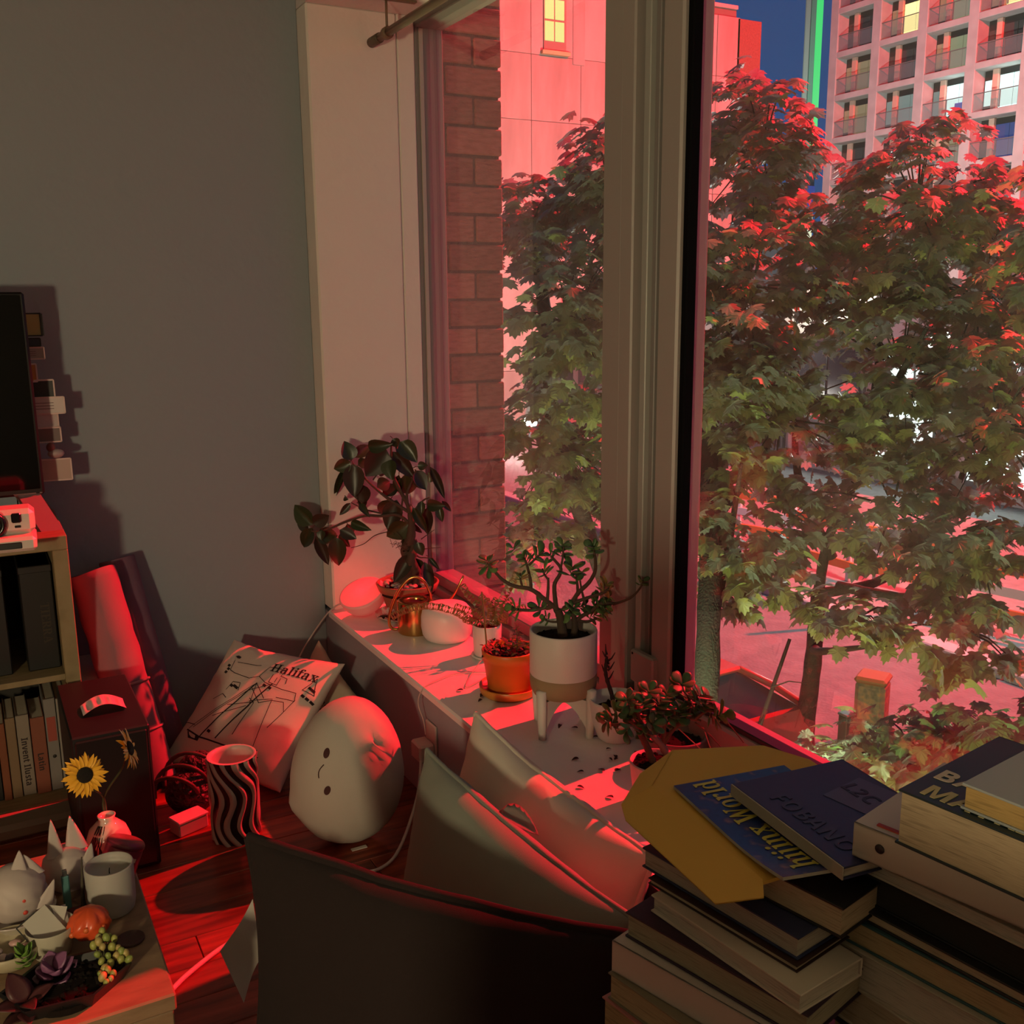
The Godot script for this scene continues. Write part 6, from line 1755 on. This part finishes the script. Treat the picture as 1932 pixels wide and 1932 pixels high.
	for k in 2:
		var head: Vector3 = [Vector3(0.114, 0.580, -1.745), Vector3(0.195, 0.588, -1.80)][k]
		var face: Vector3 = [Vector3(0.22, 0.38, 0.9), Vector3(0.93, 0.26, 0.30)][k].normalized()
		var f := thing("sunflower", ["sunflower facing the room with its dark centre, left of the pair", "sunflower turned sideways to the right, higher of the pair"][k], "flower", Vector3(0.158, TOP + 0.07, -1.955))
		head -= f.position
		part("stem", tube_mesh(spline([Vector3.ZERO, Vector3(0.0, 0.05, -0.02), head * 0.75 + Vector3(0, 0.0, -0.01), head - face * 0.008], 5), 0.0022, 0.002, 6), stem_m, f)
		var u := face.cross(Vector3.UP).normalized()
		var v := u.cross(face)
		part("disc", ball_mesh(Vector3(0.0135, 0.0135, 0.006), 16, 10), bumpy(mat(lin(0.016, 0.009, 0.006), 0.95), noise_tex("grit", 0.2, 3), 0.5, 12.0), f, Transform3D(Basis(u, v, face), head))
		for i in 34:
			var a := TAU * i / 17.0 + (0.18 if i >= 17 else 0.0) + rng.randf_range(-0.06, 0.06)
			var r := u * cos(a) + v * sin(a)
			var p := head + r * 0.0115 - face * (0.001 if i < 17 else 0.003)
			part("petal", pet, yellow, f, lay(p, p + (r + face * rng.randf_range(-0.1, 0.4)).normalized() * rng.randf_range(0.022, 0.029), face + r * 0.1))
	bags(t)
	# small white cup with folded receipts, glasses and sticks
	t = thing("paper_cup", "small white cup stuffed with folded papers in the middle of the table", "cup", Vector3(0.034, TOP, -1.695))
	part("cup", lathe_mesh([Vector2(0, 0), Vector2(0.028, 0), Vector2(0.030, 0.004), Vector2(0.039, 0.050), Vector2(0.0385, 0.052), Vector2(0.037, 0.05), Vector2(0.03, 0.02), Vector2(0, 0.018)], 36), mat(lin(0.42, 0.38, 0.30), 0.5), t)
	for k in 3:
		var p := thing("folded_paper", ["folded pale paper with a black outlined corner standing in the white cup", "plain cream card behind the outlined paper in the white cup", "small torn paper slip at the right of the white cup"][k], "paper", Vector3(0.034 + [-0.008, 0.004, 0.018][k], TOP + 0.022, -1.695 + [0.008, -0.006, -0.004][k]), [0.3, -0.2, 0.5][k])
		var b := Basis(Vector3.BACK, [0.45, -0.3, -0.2][k]) * Basis(Vector3.RIGHT, [-0.45, -0.25, -0.5][k])
		part("sheet", box_mesh(Vector3([0.042, 0.036, 0.024][k], [0.058, 0.050, 0.042][k], 0.0012), 0.0, Vector3(0, 0.032, 0), b), mat(lin(0.42, 0.39, 0.34), 0.8), p)
		if k == 0:
			for e in [[-0.017, 0.032, 0.002, 0.045], [0.0, 0.054, 0.034, 0.002]]:
				part("outline", box_mesh(Vector3(e[2], e[3], 0.002), 0.0, b * Vector3(e[0], e[1], 0.0), b), mat(lin(0.01, 0.01, 0.01), 0.6), p)
	t = thing("lighter", "slim teal stick lighter standing behind the white cup", "lighter", Vector3(0.068, TOP, -1.80))
	part("handle", box_mesh(Vector3(0.013, 0.075, 0.009), 0.002, Vector3(0, 0.0375, 0)), mat(lin(0.07, 0.17, 0.17), 0.45), t)
	part("tip", box_mesh(Vector3(0.008, 0.012, 0.006), 0.001, Vector3(0, 0.08, 0)), mat(lin(0.2, 0.2, 0.2), 0.3, 0.8), t)
	t = thing("incense_stick", "dark pointed incense cone stick beside the teal lighter", "incense", Vector3(0.092, TOP, -1.785))
	part("stick", tube_mesh([Vector3(0, 0, 0), Vector3(0.001, 0.05, 0), Vector3(0.006, 0.105, -0.01)], 0.005, 0.001, 7), mat(lin(0.06, 0.045, 0.03), 0.9), t)
	part("holder", box_mesh(Vector3(0.035, 0.012, 0.03), 0.003, Vector3(-0.01, 0.006, 0)), mat(lin(0.10, 0.015, 0.015), 0.5), t)
	# orange ribbed gourd
	t = thing("orange_gourd", "knobbly orange red ornamental gourd in front of the candle jar", "gourd", Vector3(0.092, TOP + 0.02, -1.68))
	st = new_st()
	sheet(st, func(u: float, v: float) -> Vector3:
		var a := u * TAU
		var b := v * PI
		var r := 0.030 * (1.0 + 0.14 * absf(sin(3.5 * a)) + 0.05 * sin(9.0 * a + 7.0 * b))
		return Vector3(sin(b) * cos(a) * r, -cos(b) * 0.027 + 0.025, sin(b) * sin(a) * r), 56, 20, Vector3.ZERO)
	part("body", smooth(st), mat(lin(0.62, 0.075, 0.02), 0.35), t)
	part("stalk", tube_mesh(spline([Vector3(0.015, 0.01, 0.02), Vector3(0.026, -0.004, 0.03), Vector3(0.034, -0.018, 0.034)]), 0.006, 0.003, 7), mat(lin(0.30, 0.05, 0.02), 0.6), t)
	for k in 7:
		var a := k * 0.9
		part("wart", ball_mesh(Vector3(0.005, 0.005, 0.004), 8, 6), mat(lin(0.6, 0.12, 0.03), 0.4), t, Transform3D(Basis(), Vector3(cos(a) * 0.031, 0.018 + 0.006 * (k % 3), sin(a) * 0.031)))
	t = thing("coaster", "round dark brown coaster lying right of the gourd", "coaster", Vector3(0.153, TOP, -1.665))
	part("disc", lathe_mesh([Vector2(0, 0), Vector2(0.0225, 0), Vector2(0.0232, 0.001), Vector2(0.0232, 0.004), Vector2(0.022, 0.005), Vector2(0.020, 0.004), Vector2(0, 0.004)], 36), mat(lin(0.06, 0.025, 0.02), 0.7), t)
	succulents()

func bags(_v: Node3D) -> void:
	# two white tissue bundles twisted into points
	var tissue := mat(lin(0.46, 0.38, 0.35), 0.6)
	tissue.backlight_enabled = true
	tissue.backlight = Color(0.35, 0.35, 0.35)
	for k in 2:
		var t := thing("tissue_bundle", ["white tissue wrapped bundle with two twisted points behind the white cup", "white tissue wrapped bundle in a glass dish at the left picture edge"][k], "bundle", [Vector3(0.078, TOP, -1.882), Vector3(-0.012, TOP + (0.016 if k else 0.0), -1.80)][k])
		var n := FastNoiseLite.new()
		n.seed = 80 + k
		n.frequency = 1.0
		var st := new_st()
		var big: float = [0.044, 0.050][k]
		var body := func(u: float, v: float) -> Vector3:
			var a := u * TAU
			var b := v * PI
			var d := Vector3(sin(b) * cos(a), -cos(b), sin(b) * sin(a))
			var r := big * (1.0 + 0.10 * n.get_noise_3dv(d * 1.8) + 0.05 * absf(n.get_noise_3dv(d * 5.0)))
			if d.y > 0.6:
				r *= 1.0 - 0.25 * (d.y - 0.6)
			return Vector3(d.x * r, (d.y + 1.0) * big * 1.02, d.z * r)
		sheet(st, body, 40, 26, Vector3.ZERO)
		part("wrap", smooth(st), tissue, t)
		var ears: Array = [[[-0.018, 0.078, 0.012, -0.020, 0.150, 0.006, 0.028], [0.018, 0.080, 0.0, 0.012, 0.143, -0.006, 0.036], [0.03, 0.055, 0.024, 0.042, 0.098, 0.03, 0.026]], [[0.008, 0.088, 0.01, 0.014, 0.128, 0.0, 0.030], [0.030, 0.080, 0.0, 0.020, 0.118, 0.0, 0.036], [0.04, 0.03, 0.03, 0.062, 0.075, 0.03, 0.03]]][k]
		for e in ears:
			var base := Vector3(e[0], e[1], e[2])
			var tp := Vector3(e[3], e[4], e[5])
			var w: float = e[6]
			var s2 := new_st()
			sheet(s2, func(u: float, v: float) -> Vector3:
				var a := u * TAU
				var r := w * 0.5 * pow(1.0 - v, 0.8) * (1.0 + 0.2 * sin(3.0 * a))
				return base.lerp(tp, v) + Vector3(cos(a) * r, 0, sin(a) * r * 0.6), 18, 10, Vector3.ZERO)
			part("twisted_point", smooth(s2), tissue, t)
		if k == 1:
			for j in 2:
				part("red_mark", ball_mesh(Vector3(0.004, 0.004, 0.002), 8, 6), mat(lin(0.5, 0.05, 0.03), 0.5), t, Transform3D(Basis(), Vector3(0.012, 0.035 + 0.022 * j, 0.047)))
	var g := mat(Color(0.95, 0.92, 0.9, 0.16), 0.05)
	g.transparency = BaseMaterial3D.TRANSPARENCY_ALPHA
	var d := thing("glass_dish", "shallow clear glass dish under the left tissue bundle", "dish", Vector3(-0.012, TOP, -1.80))
	part("dish", lathe_mesh([Vector2(0, 0.001), Vector2(0.04, 0.001), Vector2(0.055, 0.012), Vector2(0.062, 0.034)], 40), g, d)
	part("rim", lathe_mesh([Vector2(0.0612, 0.033), Vector2(0.0635, 0.034), Vector2(0.0625, 0.0365), Vector2(0.0612, 0.033)], 40), mat(lin(0.5, 0.42, 0.4), 0.1), d)
	# small pale bowl with scraps at the left edge in front
	d = thing("small_bowl", "pale ceramic bowl with pebbles and scraps at the left picture edge", "bowl", Vector3(-0.028, TOP, -1.70))
	part("bowl", lathe_mesh([Vector2(0, 0), Vector2(0.03, 0), Vector2(0.045, 0.012), Vector2(0.052, 0.035), Vector2(0.050, 0.036), Vector2(0.043, 0.018), Vector2(0, 0.010)], 40), mat(lin(0.36, 0.30, 0.20), 0.5), d)
	for k in 6:
		part("pebble", ball_mesh(Vector3(0.010, 0.005, 0.008), 10, 6), mat([lin(0.5, 0.3, 0.28), lin(0.08, 0.06, 0.09), lin(0.55, 0.42, 0.4)][k % 3], 0.3), d, Transform3D(Basis(Vector3.UP, k), Vector3(0.02 * cos(k * 1.7), 0.022, 0.02 * sin(k * 1.7))))

func succulents() -> void:
	# dark six sided tray with an arrangement; each plant is a thing in it
	var at := Vector3(0.045, TOP, -1.575)
	var t := thing("plant_tray", "black six sided tray holding succulents at the front of the table", "tray", at)
	var st := new_st()
	var ring := func(r: float, y: float) -> Array:
		var o := []
		for k in 6:
			var a := TAU * (k + 0.15) / 6.0
			o.append(Vector3(cos(a) * r * 1.12, y, sin(a) * r * 0.78))
		return o
	var levels := [ring.call(0.075, 0.0), ring.call(0.088, 0.024), ring.call(0.082, 0.024), ring.call(0.074, 0.012)]
	for i in 3:
		for k in 6:
			var j := (k + 1) % 6
			var m: Vector3 = levels[i][k] + levels[i][j]
			poly(st, [levels[i][k], levels[i][j], levels[i + 1][j], levels[i + 1][k]], Vector3(m.x, 0.1, m.z) if i < 2 else Vector3(-m.x, 0.3, -m.z))
	poly(st, levels[3], Vector3.UP)
	poly(st, levels[0], Vector3.DOWN)
	part("tray", st.commit(), mat(lin(0.010, 0.009, 0.010), 0.4), t)
	soil(0.06, 0.015, mat(lin(0.012, 0.009, 0.008), 0.95), t, 18)
	rng.seed = 91
	# beaded trailing stonecrop over the right rim
	var b := thing("bead_succulent", "yellow green beaded stonecrop trailing over the right rim of the tray", "succulent", Vector3(0.108, TOP + 0.016, -1.585))
	var bead := ball_mesh(Vector3(0.0058, 0.0074, 0.0058), 10, 8)
	var bm := [mat(lin(0.30, 0.30, 0.07), 0.45), mat(lin(0.40, 0.30, 0.10), 0.45), mat(lin(0.22, 0.27, 0.06), 0.45)]
	# each bead: across and towards the viewer in mm from the plant's foot, height
	var spots := [[0, -62, 34], [-7, -55, 30], [9, -52, 28], [-16, -45, 24], [-8, -42, 30], [4, -44, 32], [16, -44, 26], [-4, -30, 26], [-13, -20, 22], [10, -26, 24], [19, -26, 20], [2, -14, 18], [-9, -8, 16], [14, -10, 16], [22, -12, 20], [19, -3, 12], [28, -10, 16], [31, 2, 12], [3, 2, 14], [-7, 12, 14], [-14, 18, 12], [-3, 20, 16], [-12, 28, 12], [4, 28, 12], [-8, 38, 8], [-1, 36, 10]]
	var stems := new_st()
	for k in spots.size():
		var p := Vector3(spots[k][0] * 0.001, spots[k][2] * 0.001, spots[k][1] * 0.001 + 0.012)
		tube(stems, [Vector3(p.x * 0.6, 0.0, p.z * 0.8), p * 0.8, p], 0.0013, 0.001, 5)
		part("bead_leaf", bead, bm[k % 3], b, Transform3D(Basis(Vector3(rng.randfn(), rng.randfn(), rng.randfn()).normalized(), rng.randf_range(0, 0.9)).scaled(Vector3.ONE * rng.randf_range(0.8, 1.15)), p))
	part("stems", smooth(stems), mat(lin(0.10, 0.09, 0.03), 0.7), b)
	var lf := [leaf_mesh(0.6, -0.35, 0.2, 0.16)]
	b = thing("green_succulent", "bright green pointed succulent at the back left of the tray", "succulent", Vector3(-0.010, TOP + 0.016, -1.655))
	rosette(b, Vector3(0, 0.024, 0), Vector3(0, 1, 0.25), 14, 0.026, lf, [mat(lin(0.10, 0.20, 0.03), 0.45), mat(lin(0.13, 0.24, 0.04), 0.45)], 0.7)
	b = thing("purple_succulent", "plump purple pink succulent leaves in the middle of the tray", "succulent", Vector3(0.030, TOP + 0.016, -1.60))
	rosette(b, Vector3(0, 0.022, 0), Vector3(0.1, 1, 0.3), 10, 0.040, [leaf_mesh(0.95, -0.4, 0.1, 0.3)], [mat(lin(0.20, 0.075, 0.16), 0.45), mat(lin(0.15, 0.09, 0.13), 0.45)], 1.1)
	b = thing("dark_red_succulent", "dark red broad leaved succulent at the front left of the tray", "succulent", Vector3(-0.015, TOP + 0.016, -1.545))
	rosette(b, Vector3(0, 0.015, 0), Vector3(0, 1, 0.3), 12, 0.05, [leaf_mesh(0.7, 0.4, 0.2, 0.1)], [mat(lin(0.06, 0.012, 0.014), 0.5), mat(lin(0.045, 0.012, 0.012), 0.5)], 1.2)

# ---------- book stacks ----------
func lying_book(label: String, a: Vector3, turn: float, size: Vector3, cover: Color, page: Color, spine_left := false) -> Node3D:
	# a: far left top corner; size: x across, y thickness, z towards the viewer
	var t := thing("lying_book", label, "book", a - Vector3(0, size.y, 0), deg_to_rad(turn), "books piled at the lower right")
	var cm := mat(cover, 0.45)
	var c := Vector3(size.x * 0.5, 0, size.z * 0.5)
	var th := minf(0.0024, size.y * 0.2)
	part("cover", box_mesh(Vector3(size.x, th, size.z), 0.0006, c + Vector3(0, size.y - th * 0.5, 0)), cm, t)
	part("cover", box_mesh(Vector3(size.x, th, size.z), 0.0006, c + Vector3(0, th * 0.5, 0)), cm, t)
	part("spine", box_mesh(Vector3(th, size.y, size.z), 0.0006, Vector3(th * 0.5 if spine_left else size.x - th * 0.5, size.y * 0.5, c.z)), cm, t)
	part("pages", box_mesh(Vector3(size.x - 0.005, size.y - th * 2.0, size.z - 0.006), 0.0, c + Vector3(0.0 if not spine_left else 0.001, size.y * 0.5, 0)), tinted(mat(page, 0.9), page_tex(), Vector3(3, 60, 3)), t)
	return t

func page_tex() -> NoiseTexture2D:
	return noise_tex("pages", 0.02, 3, [lin(0.55, 0.55, 0.55), lin(1, 1, 1), lin(0.8, 0.8, 0.8)], 256)

func on_cover(t: Node3D, s: String, h: float, x: float, z: float, y: float, c: Color, f: Font, away := false) -> void:
	# lettering on an upper face, running towards the viewer, or away from the viewer
	var b := Basis(Vector3(0, 0, -1), Vector3(-1, 0, 0), Vector3.UP) if away else Basis(Vector3(0, 0, 1), Vector3(1, 0, 0), Vector3.UP)
	part("cover_lettering", text_mesh(s, h, f), mat(c, 0.6), t, Transform3D(b, Vector3(x, y + 0.0004, z)))

func books() -> void:
	var t := thing("side_table", "dark side table carrying the piles of books at the lower right", "table", Vector3(0.80, 0, -0.68))
	var dark := mat(lin(0.03, 0.02, 0.016), 0.5)
	part("table_top", box_mesh(Vector3(0.52, 0.025, 0.52), 0.004, Vector3(0, 0.4375, 0)), dark, t)
	for x in [-0.22, 0.22]:
		for z in [-0.22, 0.22]:
			part("leg", box_mesh(Vector3(0.035, 0.425, 0.035), 0.003, Vector3(x, 0.2125, z)), dark, t)
	var cream := lin(0.46, 0.38, 0.26)
	var white := lin(0.50, 0.46, 0.38)
	# left pile, from the table upwards
	lying_book("thick dark book at the bottom of the left pile", Vector3(0.60, 0.508, -0.875), 8, Vector3(0.14, 0.058, 0.22), lin(0.03, 0.02, 0.02), cream)
	lying_book("pinkish red boxed book low in the left pile", Vector3(0.588, 0.560, -0.874), 9, Vector3(0.13, 0.052, 0.21), lin(0.40, 0.15, 0.14), lin(0.34, 0.26, 0.14))
	lying_book("cream paged book with a dark band in the left pile", Vector3(0.592, 0.595, -0.868), 11, Vector3(0.12, 0.035, 0.20), lin(0.20, 0.17, 0.11), lin(0.38, 0.32, 0.19))
	var b := lying_book("white book with black lettering strokes in the left pile", Vector3(0.597, 0.635, -0.868), 16, Vector3(0.13, 0.040, 0.21), lin(0.52, 0.46, 0.42), white, true)
	for k in 5:
		part("cover_mark", box_mesh(Vector3(0.028 - 0.003 * (k % 2), 0.0012, 0.007), 0.0, Vector3(0.034, 0.0404, 0.035 + 0.020 * k), Basis(Vector3.UP, -0.5)), mat(lin(0.015, 0.012, 0.012), 0.6), b)
	b = lying_book("large dark purple hardback sticking out of the left pile", Vector3(0.614, 0.668, -0.866), 14, Vector3(0.13, 0.032, 0.24), lin(0.028, 0.012, 0.030), lin(0.32, 0.29, 0.20))
	b = lying_book("thin white booklet lying askew in the left pile", Vector3(0.640, 0.690, -0.852), 7, Vector3(0.10, 0.022, 0.215), lin(0.56, 0.50, 0.41), white)
	lying_book("thin black and brown book in the left pile under the navy one", Vector3(0.650, 0.698, -0.872), 10, Vector3(0.10, 0.008, 0.21), lin(0.03, 0.012, 0.01), cream)
	lying_book("navy covered book with pale page edges below the yellow envelope", Vector3(0.657, 0.724, -0.894), 9.2, Vector3(0.10, 0.026, 0.225), lin(0.02, 0.03, 0.085), lin(0.40, 0.36, 0.29))
	lying_book("thick cream paged paperback directly under the yellow envelope", Vector3(0.690, 0.759, -0.835), 12, Vector3(0.11, 0.035, 0.19), lin(0.015, 0.014, 0.014), lin(0.50, 0.40, 0.26))
	# yellow envelope with its flap
	t = thing("yellow_envelope", "yellow manila envelope with its flap hanging over the left pile", "envelope")
	var manila := bumpy(mat(lin(0.62, 0.35, 0.055), 0.75), noise_tex("grain", 0.2, 3, [], 256), 0.02, 5.0)
	var st := new_st()
	var yy := 0.7655
	var bod := [Vector3(0.704, yy, -0.941), Vector3(0.79, yy, -1.012), Vector3(0.906, yy, -0.963), Vector3(0.93, yy, -0.90), Vector3(0.90, yy, -0.70), Vector3(0.68, yy, -0.714)]
	for e in [0.0, 0.004]:
		var l := []
		for p in bod:
			l.append(p + Vector3(0, e, 0))
		poly(st, l, Vector3(0, 1 if e > 0 else -1, 0))
	for i in bod.size():
		var p: Vector3 = bod[i]
		var q: Vector3 = bod[(i + 1) % bod.size()]
		poly(st, [p, q, q + Vector3(0, 0.004, 0), p + Vector3(0, 0.004, 0)], (p + q) * 0.5 - Vector3(0.8, yy, -0.85))
	part("envelope_body", st.commit(), manila, t)
	st = new_st()
	var fl := [Vector3(0.790, yy + 0.0042, -1.010), Vector3(0.704, yy + 0.0042, -0.941), Vector3(0.682, yy + 0.0042, -0.716), Vector3(0.664, yy + 0.001, -0.694), Vector3(0.623, yy - 0.008, -0.720), Vector3(0.640, yy - 0.008, -0.905), Vector3(0.655, yy - 0.006, -0.936), Vector3(0.718, yy - 0.002, -0.985)]
	for e in [0.0, 0.0012]:
		for tri in [[1, 7, 6], [1, 6, 5], [1, 5, 2], [2, 5, 4], [2, 4, 3], [0, 7, 1]]:
			var l := []
			for i in tri:
				l.append(fl[i] + Vector3(0, e, 0))
			poly(st, l, Vector3(0, 1 if e > 0 else -1, 0))
	part("flap", st.commit(), manila, t)
	# magazine with upside down title, thin and slightly curled
	t = thing("magazine", "blue magazine with yellow title hijinx World lying on the yellow envelope", "magazine", Vector3(0.722, yy + 0.0052, -0.920), deg_to_rad(-9.0))
	var pic := noise_tex("magazine", 0.012, 3, [lin(0.02, 0.035, 0.12), lin(0.025, 0.05, 0.18), lin(0.03, 0.04, 0.15), lin(0.30, 0.12, 0.12)], 256)
	var curl := func(u: float, v: float) -> Vector3: return Vector3(u * 0.16, 0.005 + 0.014 * pow(maxf(0.0, v - 0.55) / 0.45, 2.0) * (1.0 - u) * 0.7, v * 0.232)
	for e in [[1.0, 0.0], [0.0, 0.004]]:
		st = new_st()
		sheet(st, func(u: float, v: float) -> Vector3: return curl.call(u, v) - Vector3(0, e[1], 0), 10, 14, Vector3(0, e[0] - 0.5, 0))
		if e[0] > 0.5:
			part("front_cover", smooth(st), tinted(mat(Color.WHITE, 0.25), pic, 9.0), t)
		else:
			part("pages", smooth(st), mat(lin(0.4, 0.38, 0.32), 0.6), t)
	st = new_st()
	for side in 3:
		var along := func(u: float, v: float) -> Vector3:
			var p: Vector3 = curl.call(0.0 if side == 0 else u if side == 1 else 1.0, u if side != 1 else 1.0)
			return p - Vector3(0, 0.004 * v, 0)
		sheet(st, along, 14, 1, [Vector3(-1, 0, 0), Vector3(0, 0, 1), Vector3(1, 0, 0)][side])
	part("page_edges", st.commit(), mat(lin(0.42, 0.4, 0.34), 0.7), t)
	st = new_st()
	var tm := text_mesh("hijinx World", 1.0, serif, 0.0).get_mesh_arrays()
	var vs: PackedVector3Array = tm[Mesh.ARRAY_VERTEX]
	for i in tm[Mesh.ARRAY_INDEX]:
		# the title runs from the near end to the far end, its foot to the right
		var p := vs[i] * 0.031
		st.add_vertex(curl.call((0.040 - p.y) / 0.16, (0.112 - p.x * 0.80) / 0.232) + Vector3(0, 0.0009, 0))
	part("cover_lettering", st.commit(), mat(lin(0.52, 0.46, 0.07), 0.5), t)
	# blue hardback with a pale edge and a label
	t = lying_book("blue hardback with a pale label lying on the magazine", Vector3(0.760, 0.797, -0.857), -6.0, Vector3(0.165, 0.015, 0.198), lin(0.022, 0.026, 0.085), lin(0.5, 0.45, 0.36))
	part("edge_board", box_mesh(Vector3(0.0015, 0.0145, 0.197), 0.0, Vector3(-0.0009, 0.0075, 0.099)), mat(lin(0.40, 0.36, 0.28), 0.8), t)
	part("label", box_mesh(Vector3(0.07, 0.0006, 0.062), 0.0, Vector3(0.122, 0.0154, 0.088), Basis(Vector3.UP, 0.25)), mat(lin(0.085, 0.085, 0.20), 0.6), t)
	on_cover(t, "L2C", 0.022, 0.122, 0.082, 0.0157, lin(0.02, 0.02, 0.07), sans)
	on_cover(t, "FOBANO", 0.024, 0.030, 0.110, 0.0152, lin(0.045, 0.05, 0.13), sans)
	# right pile, from the table upwards
	lying_book("thick cream paged book at the bottom of the right pile", Vector3(0.775, 0.535, -0.69), 5, Vector3(0.20, 0.085, 0.24), lin(0.10, 0.05, 0.03), cream)
	lying_book("cream paged book with a black board low in the right pile", Vector3(0.768, 0.592, -0.69), 2, Vector3(0.20, 0.057, 0.22), lin(0.02, 0.02, 0.02), cream)
	lying_book("white covered book with rounded corner in the right pile", Vector3(0.772, 0.640, -0.70), 5, Vector3(0.20, 0.048, 0.23), lin(0.45, 0.40, 0.31), lin(0.40, 0.34, 0.24))
	lying_book("broad cream paged book below the teal edged one in the right pile", Vector3(0.764, 0.686, -0.715), 10, Vector3(0.21, 0.046, 0.24), lin(0.40, 0.36, 0.28), white)
	lying_book("teal edged book with tan pages in the right pile", Vector3(0.768, 0.716, -0.722), 10.6, Vector3(0.21, 0.030, 0.24), lin(0.03, 0.085, 0.10), lin(0.45, 0.34, 0.19))
	lying_book("thin cream and black book in the right pile", Vector3(0.776, 0.730, -0.715), 9, Vector3(0.20, 0.014, 0.23), lin(0.02, 0.02, 0.02), cream)
	b = lying_book("thick black book with a curled white slip in the right pile", Vector3(0.790, 0.770, -0.706), 8.5, Vector3(0.19, 0.040, 0.23), lin(0.008, 0.008, 0.008), lin(0.02, 0.02, 0.018))
	part("white_slip", leaf_mesh(0.9, 0.02, 0.02), mat(lin(0.45, 0.40, 0.32), 0.8), b, lay(Vector3(-0.004, 0.0404, 0.004), Vector3(0.05, 0.0404, 0.016), Vector3(0, 1, 0.0)))
	lying_book("wide white paged book under the red spined one, right pile", Vector3(0.785, 0.785, -0.675), 10, Vector3(0.20, 0.015, 0.24), lin(0.5, 0.45, 0.36), white)
	b = lying_book("white book with a red spine edge and dark dot in the right pile", Vector3(0.762, 0.836, -0.672), 13.5, Vector3(0.20, 0.038, 0.22), lin(0.50, 0.44, 0.37), white, true)
	part("red_edge", box_mesh(Vector3(0.005, 0.002, 0.20), 0.0, Vector3(0.012, 0.0386, 0.12)), mat(lin(0.35, 0.035, 0.02), 0.6), b)
	part("dot", lathe_mesh([Vector2(0, 0), Vector2(0.005, 0), Vector2(0.005, 0.001), Vector2(0, 0.001)], 14, Basis(Vector3.BACK, PI / 2)), mat(lin(0.04, 0.02, 0.02), 0.6), b, Transform3D(Basis(), Vector3(0.0, 0.02, 0.03)))
	b = lying_book("thick paperback with dark teal cover and handwritten pale title", Vector3(0.764, 0.895, -0.622), 9, Vector3(0.195, 0.058, 0.22), lin(0.012, 0.026, 0.032), lin(0.46, 0.36, 0.23))
	on_cover(b, "BAD", 0.026, 0.060, 0.040, 0.0582, lin(0.50, 0.42, 0.34), sans)
	on_cover(b, "MATRIC", 0.026, 0.020, 0.080, 0.0582, lin(0.46, 0.40, 0.20), sans)
	b = lying_book("small grey blue book on top of the right pile", Vector3(0.782, 0.922, -0.566), 8, Vector3(0.15, 0.026, 0.18), lin(0.30, 0.33, 0.34), lin(0.42, 0.28, 0.10))

func small_things() -> void:
	pass
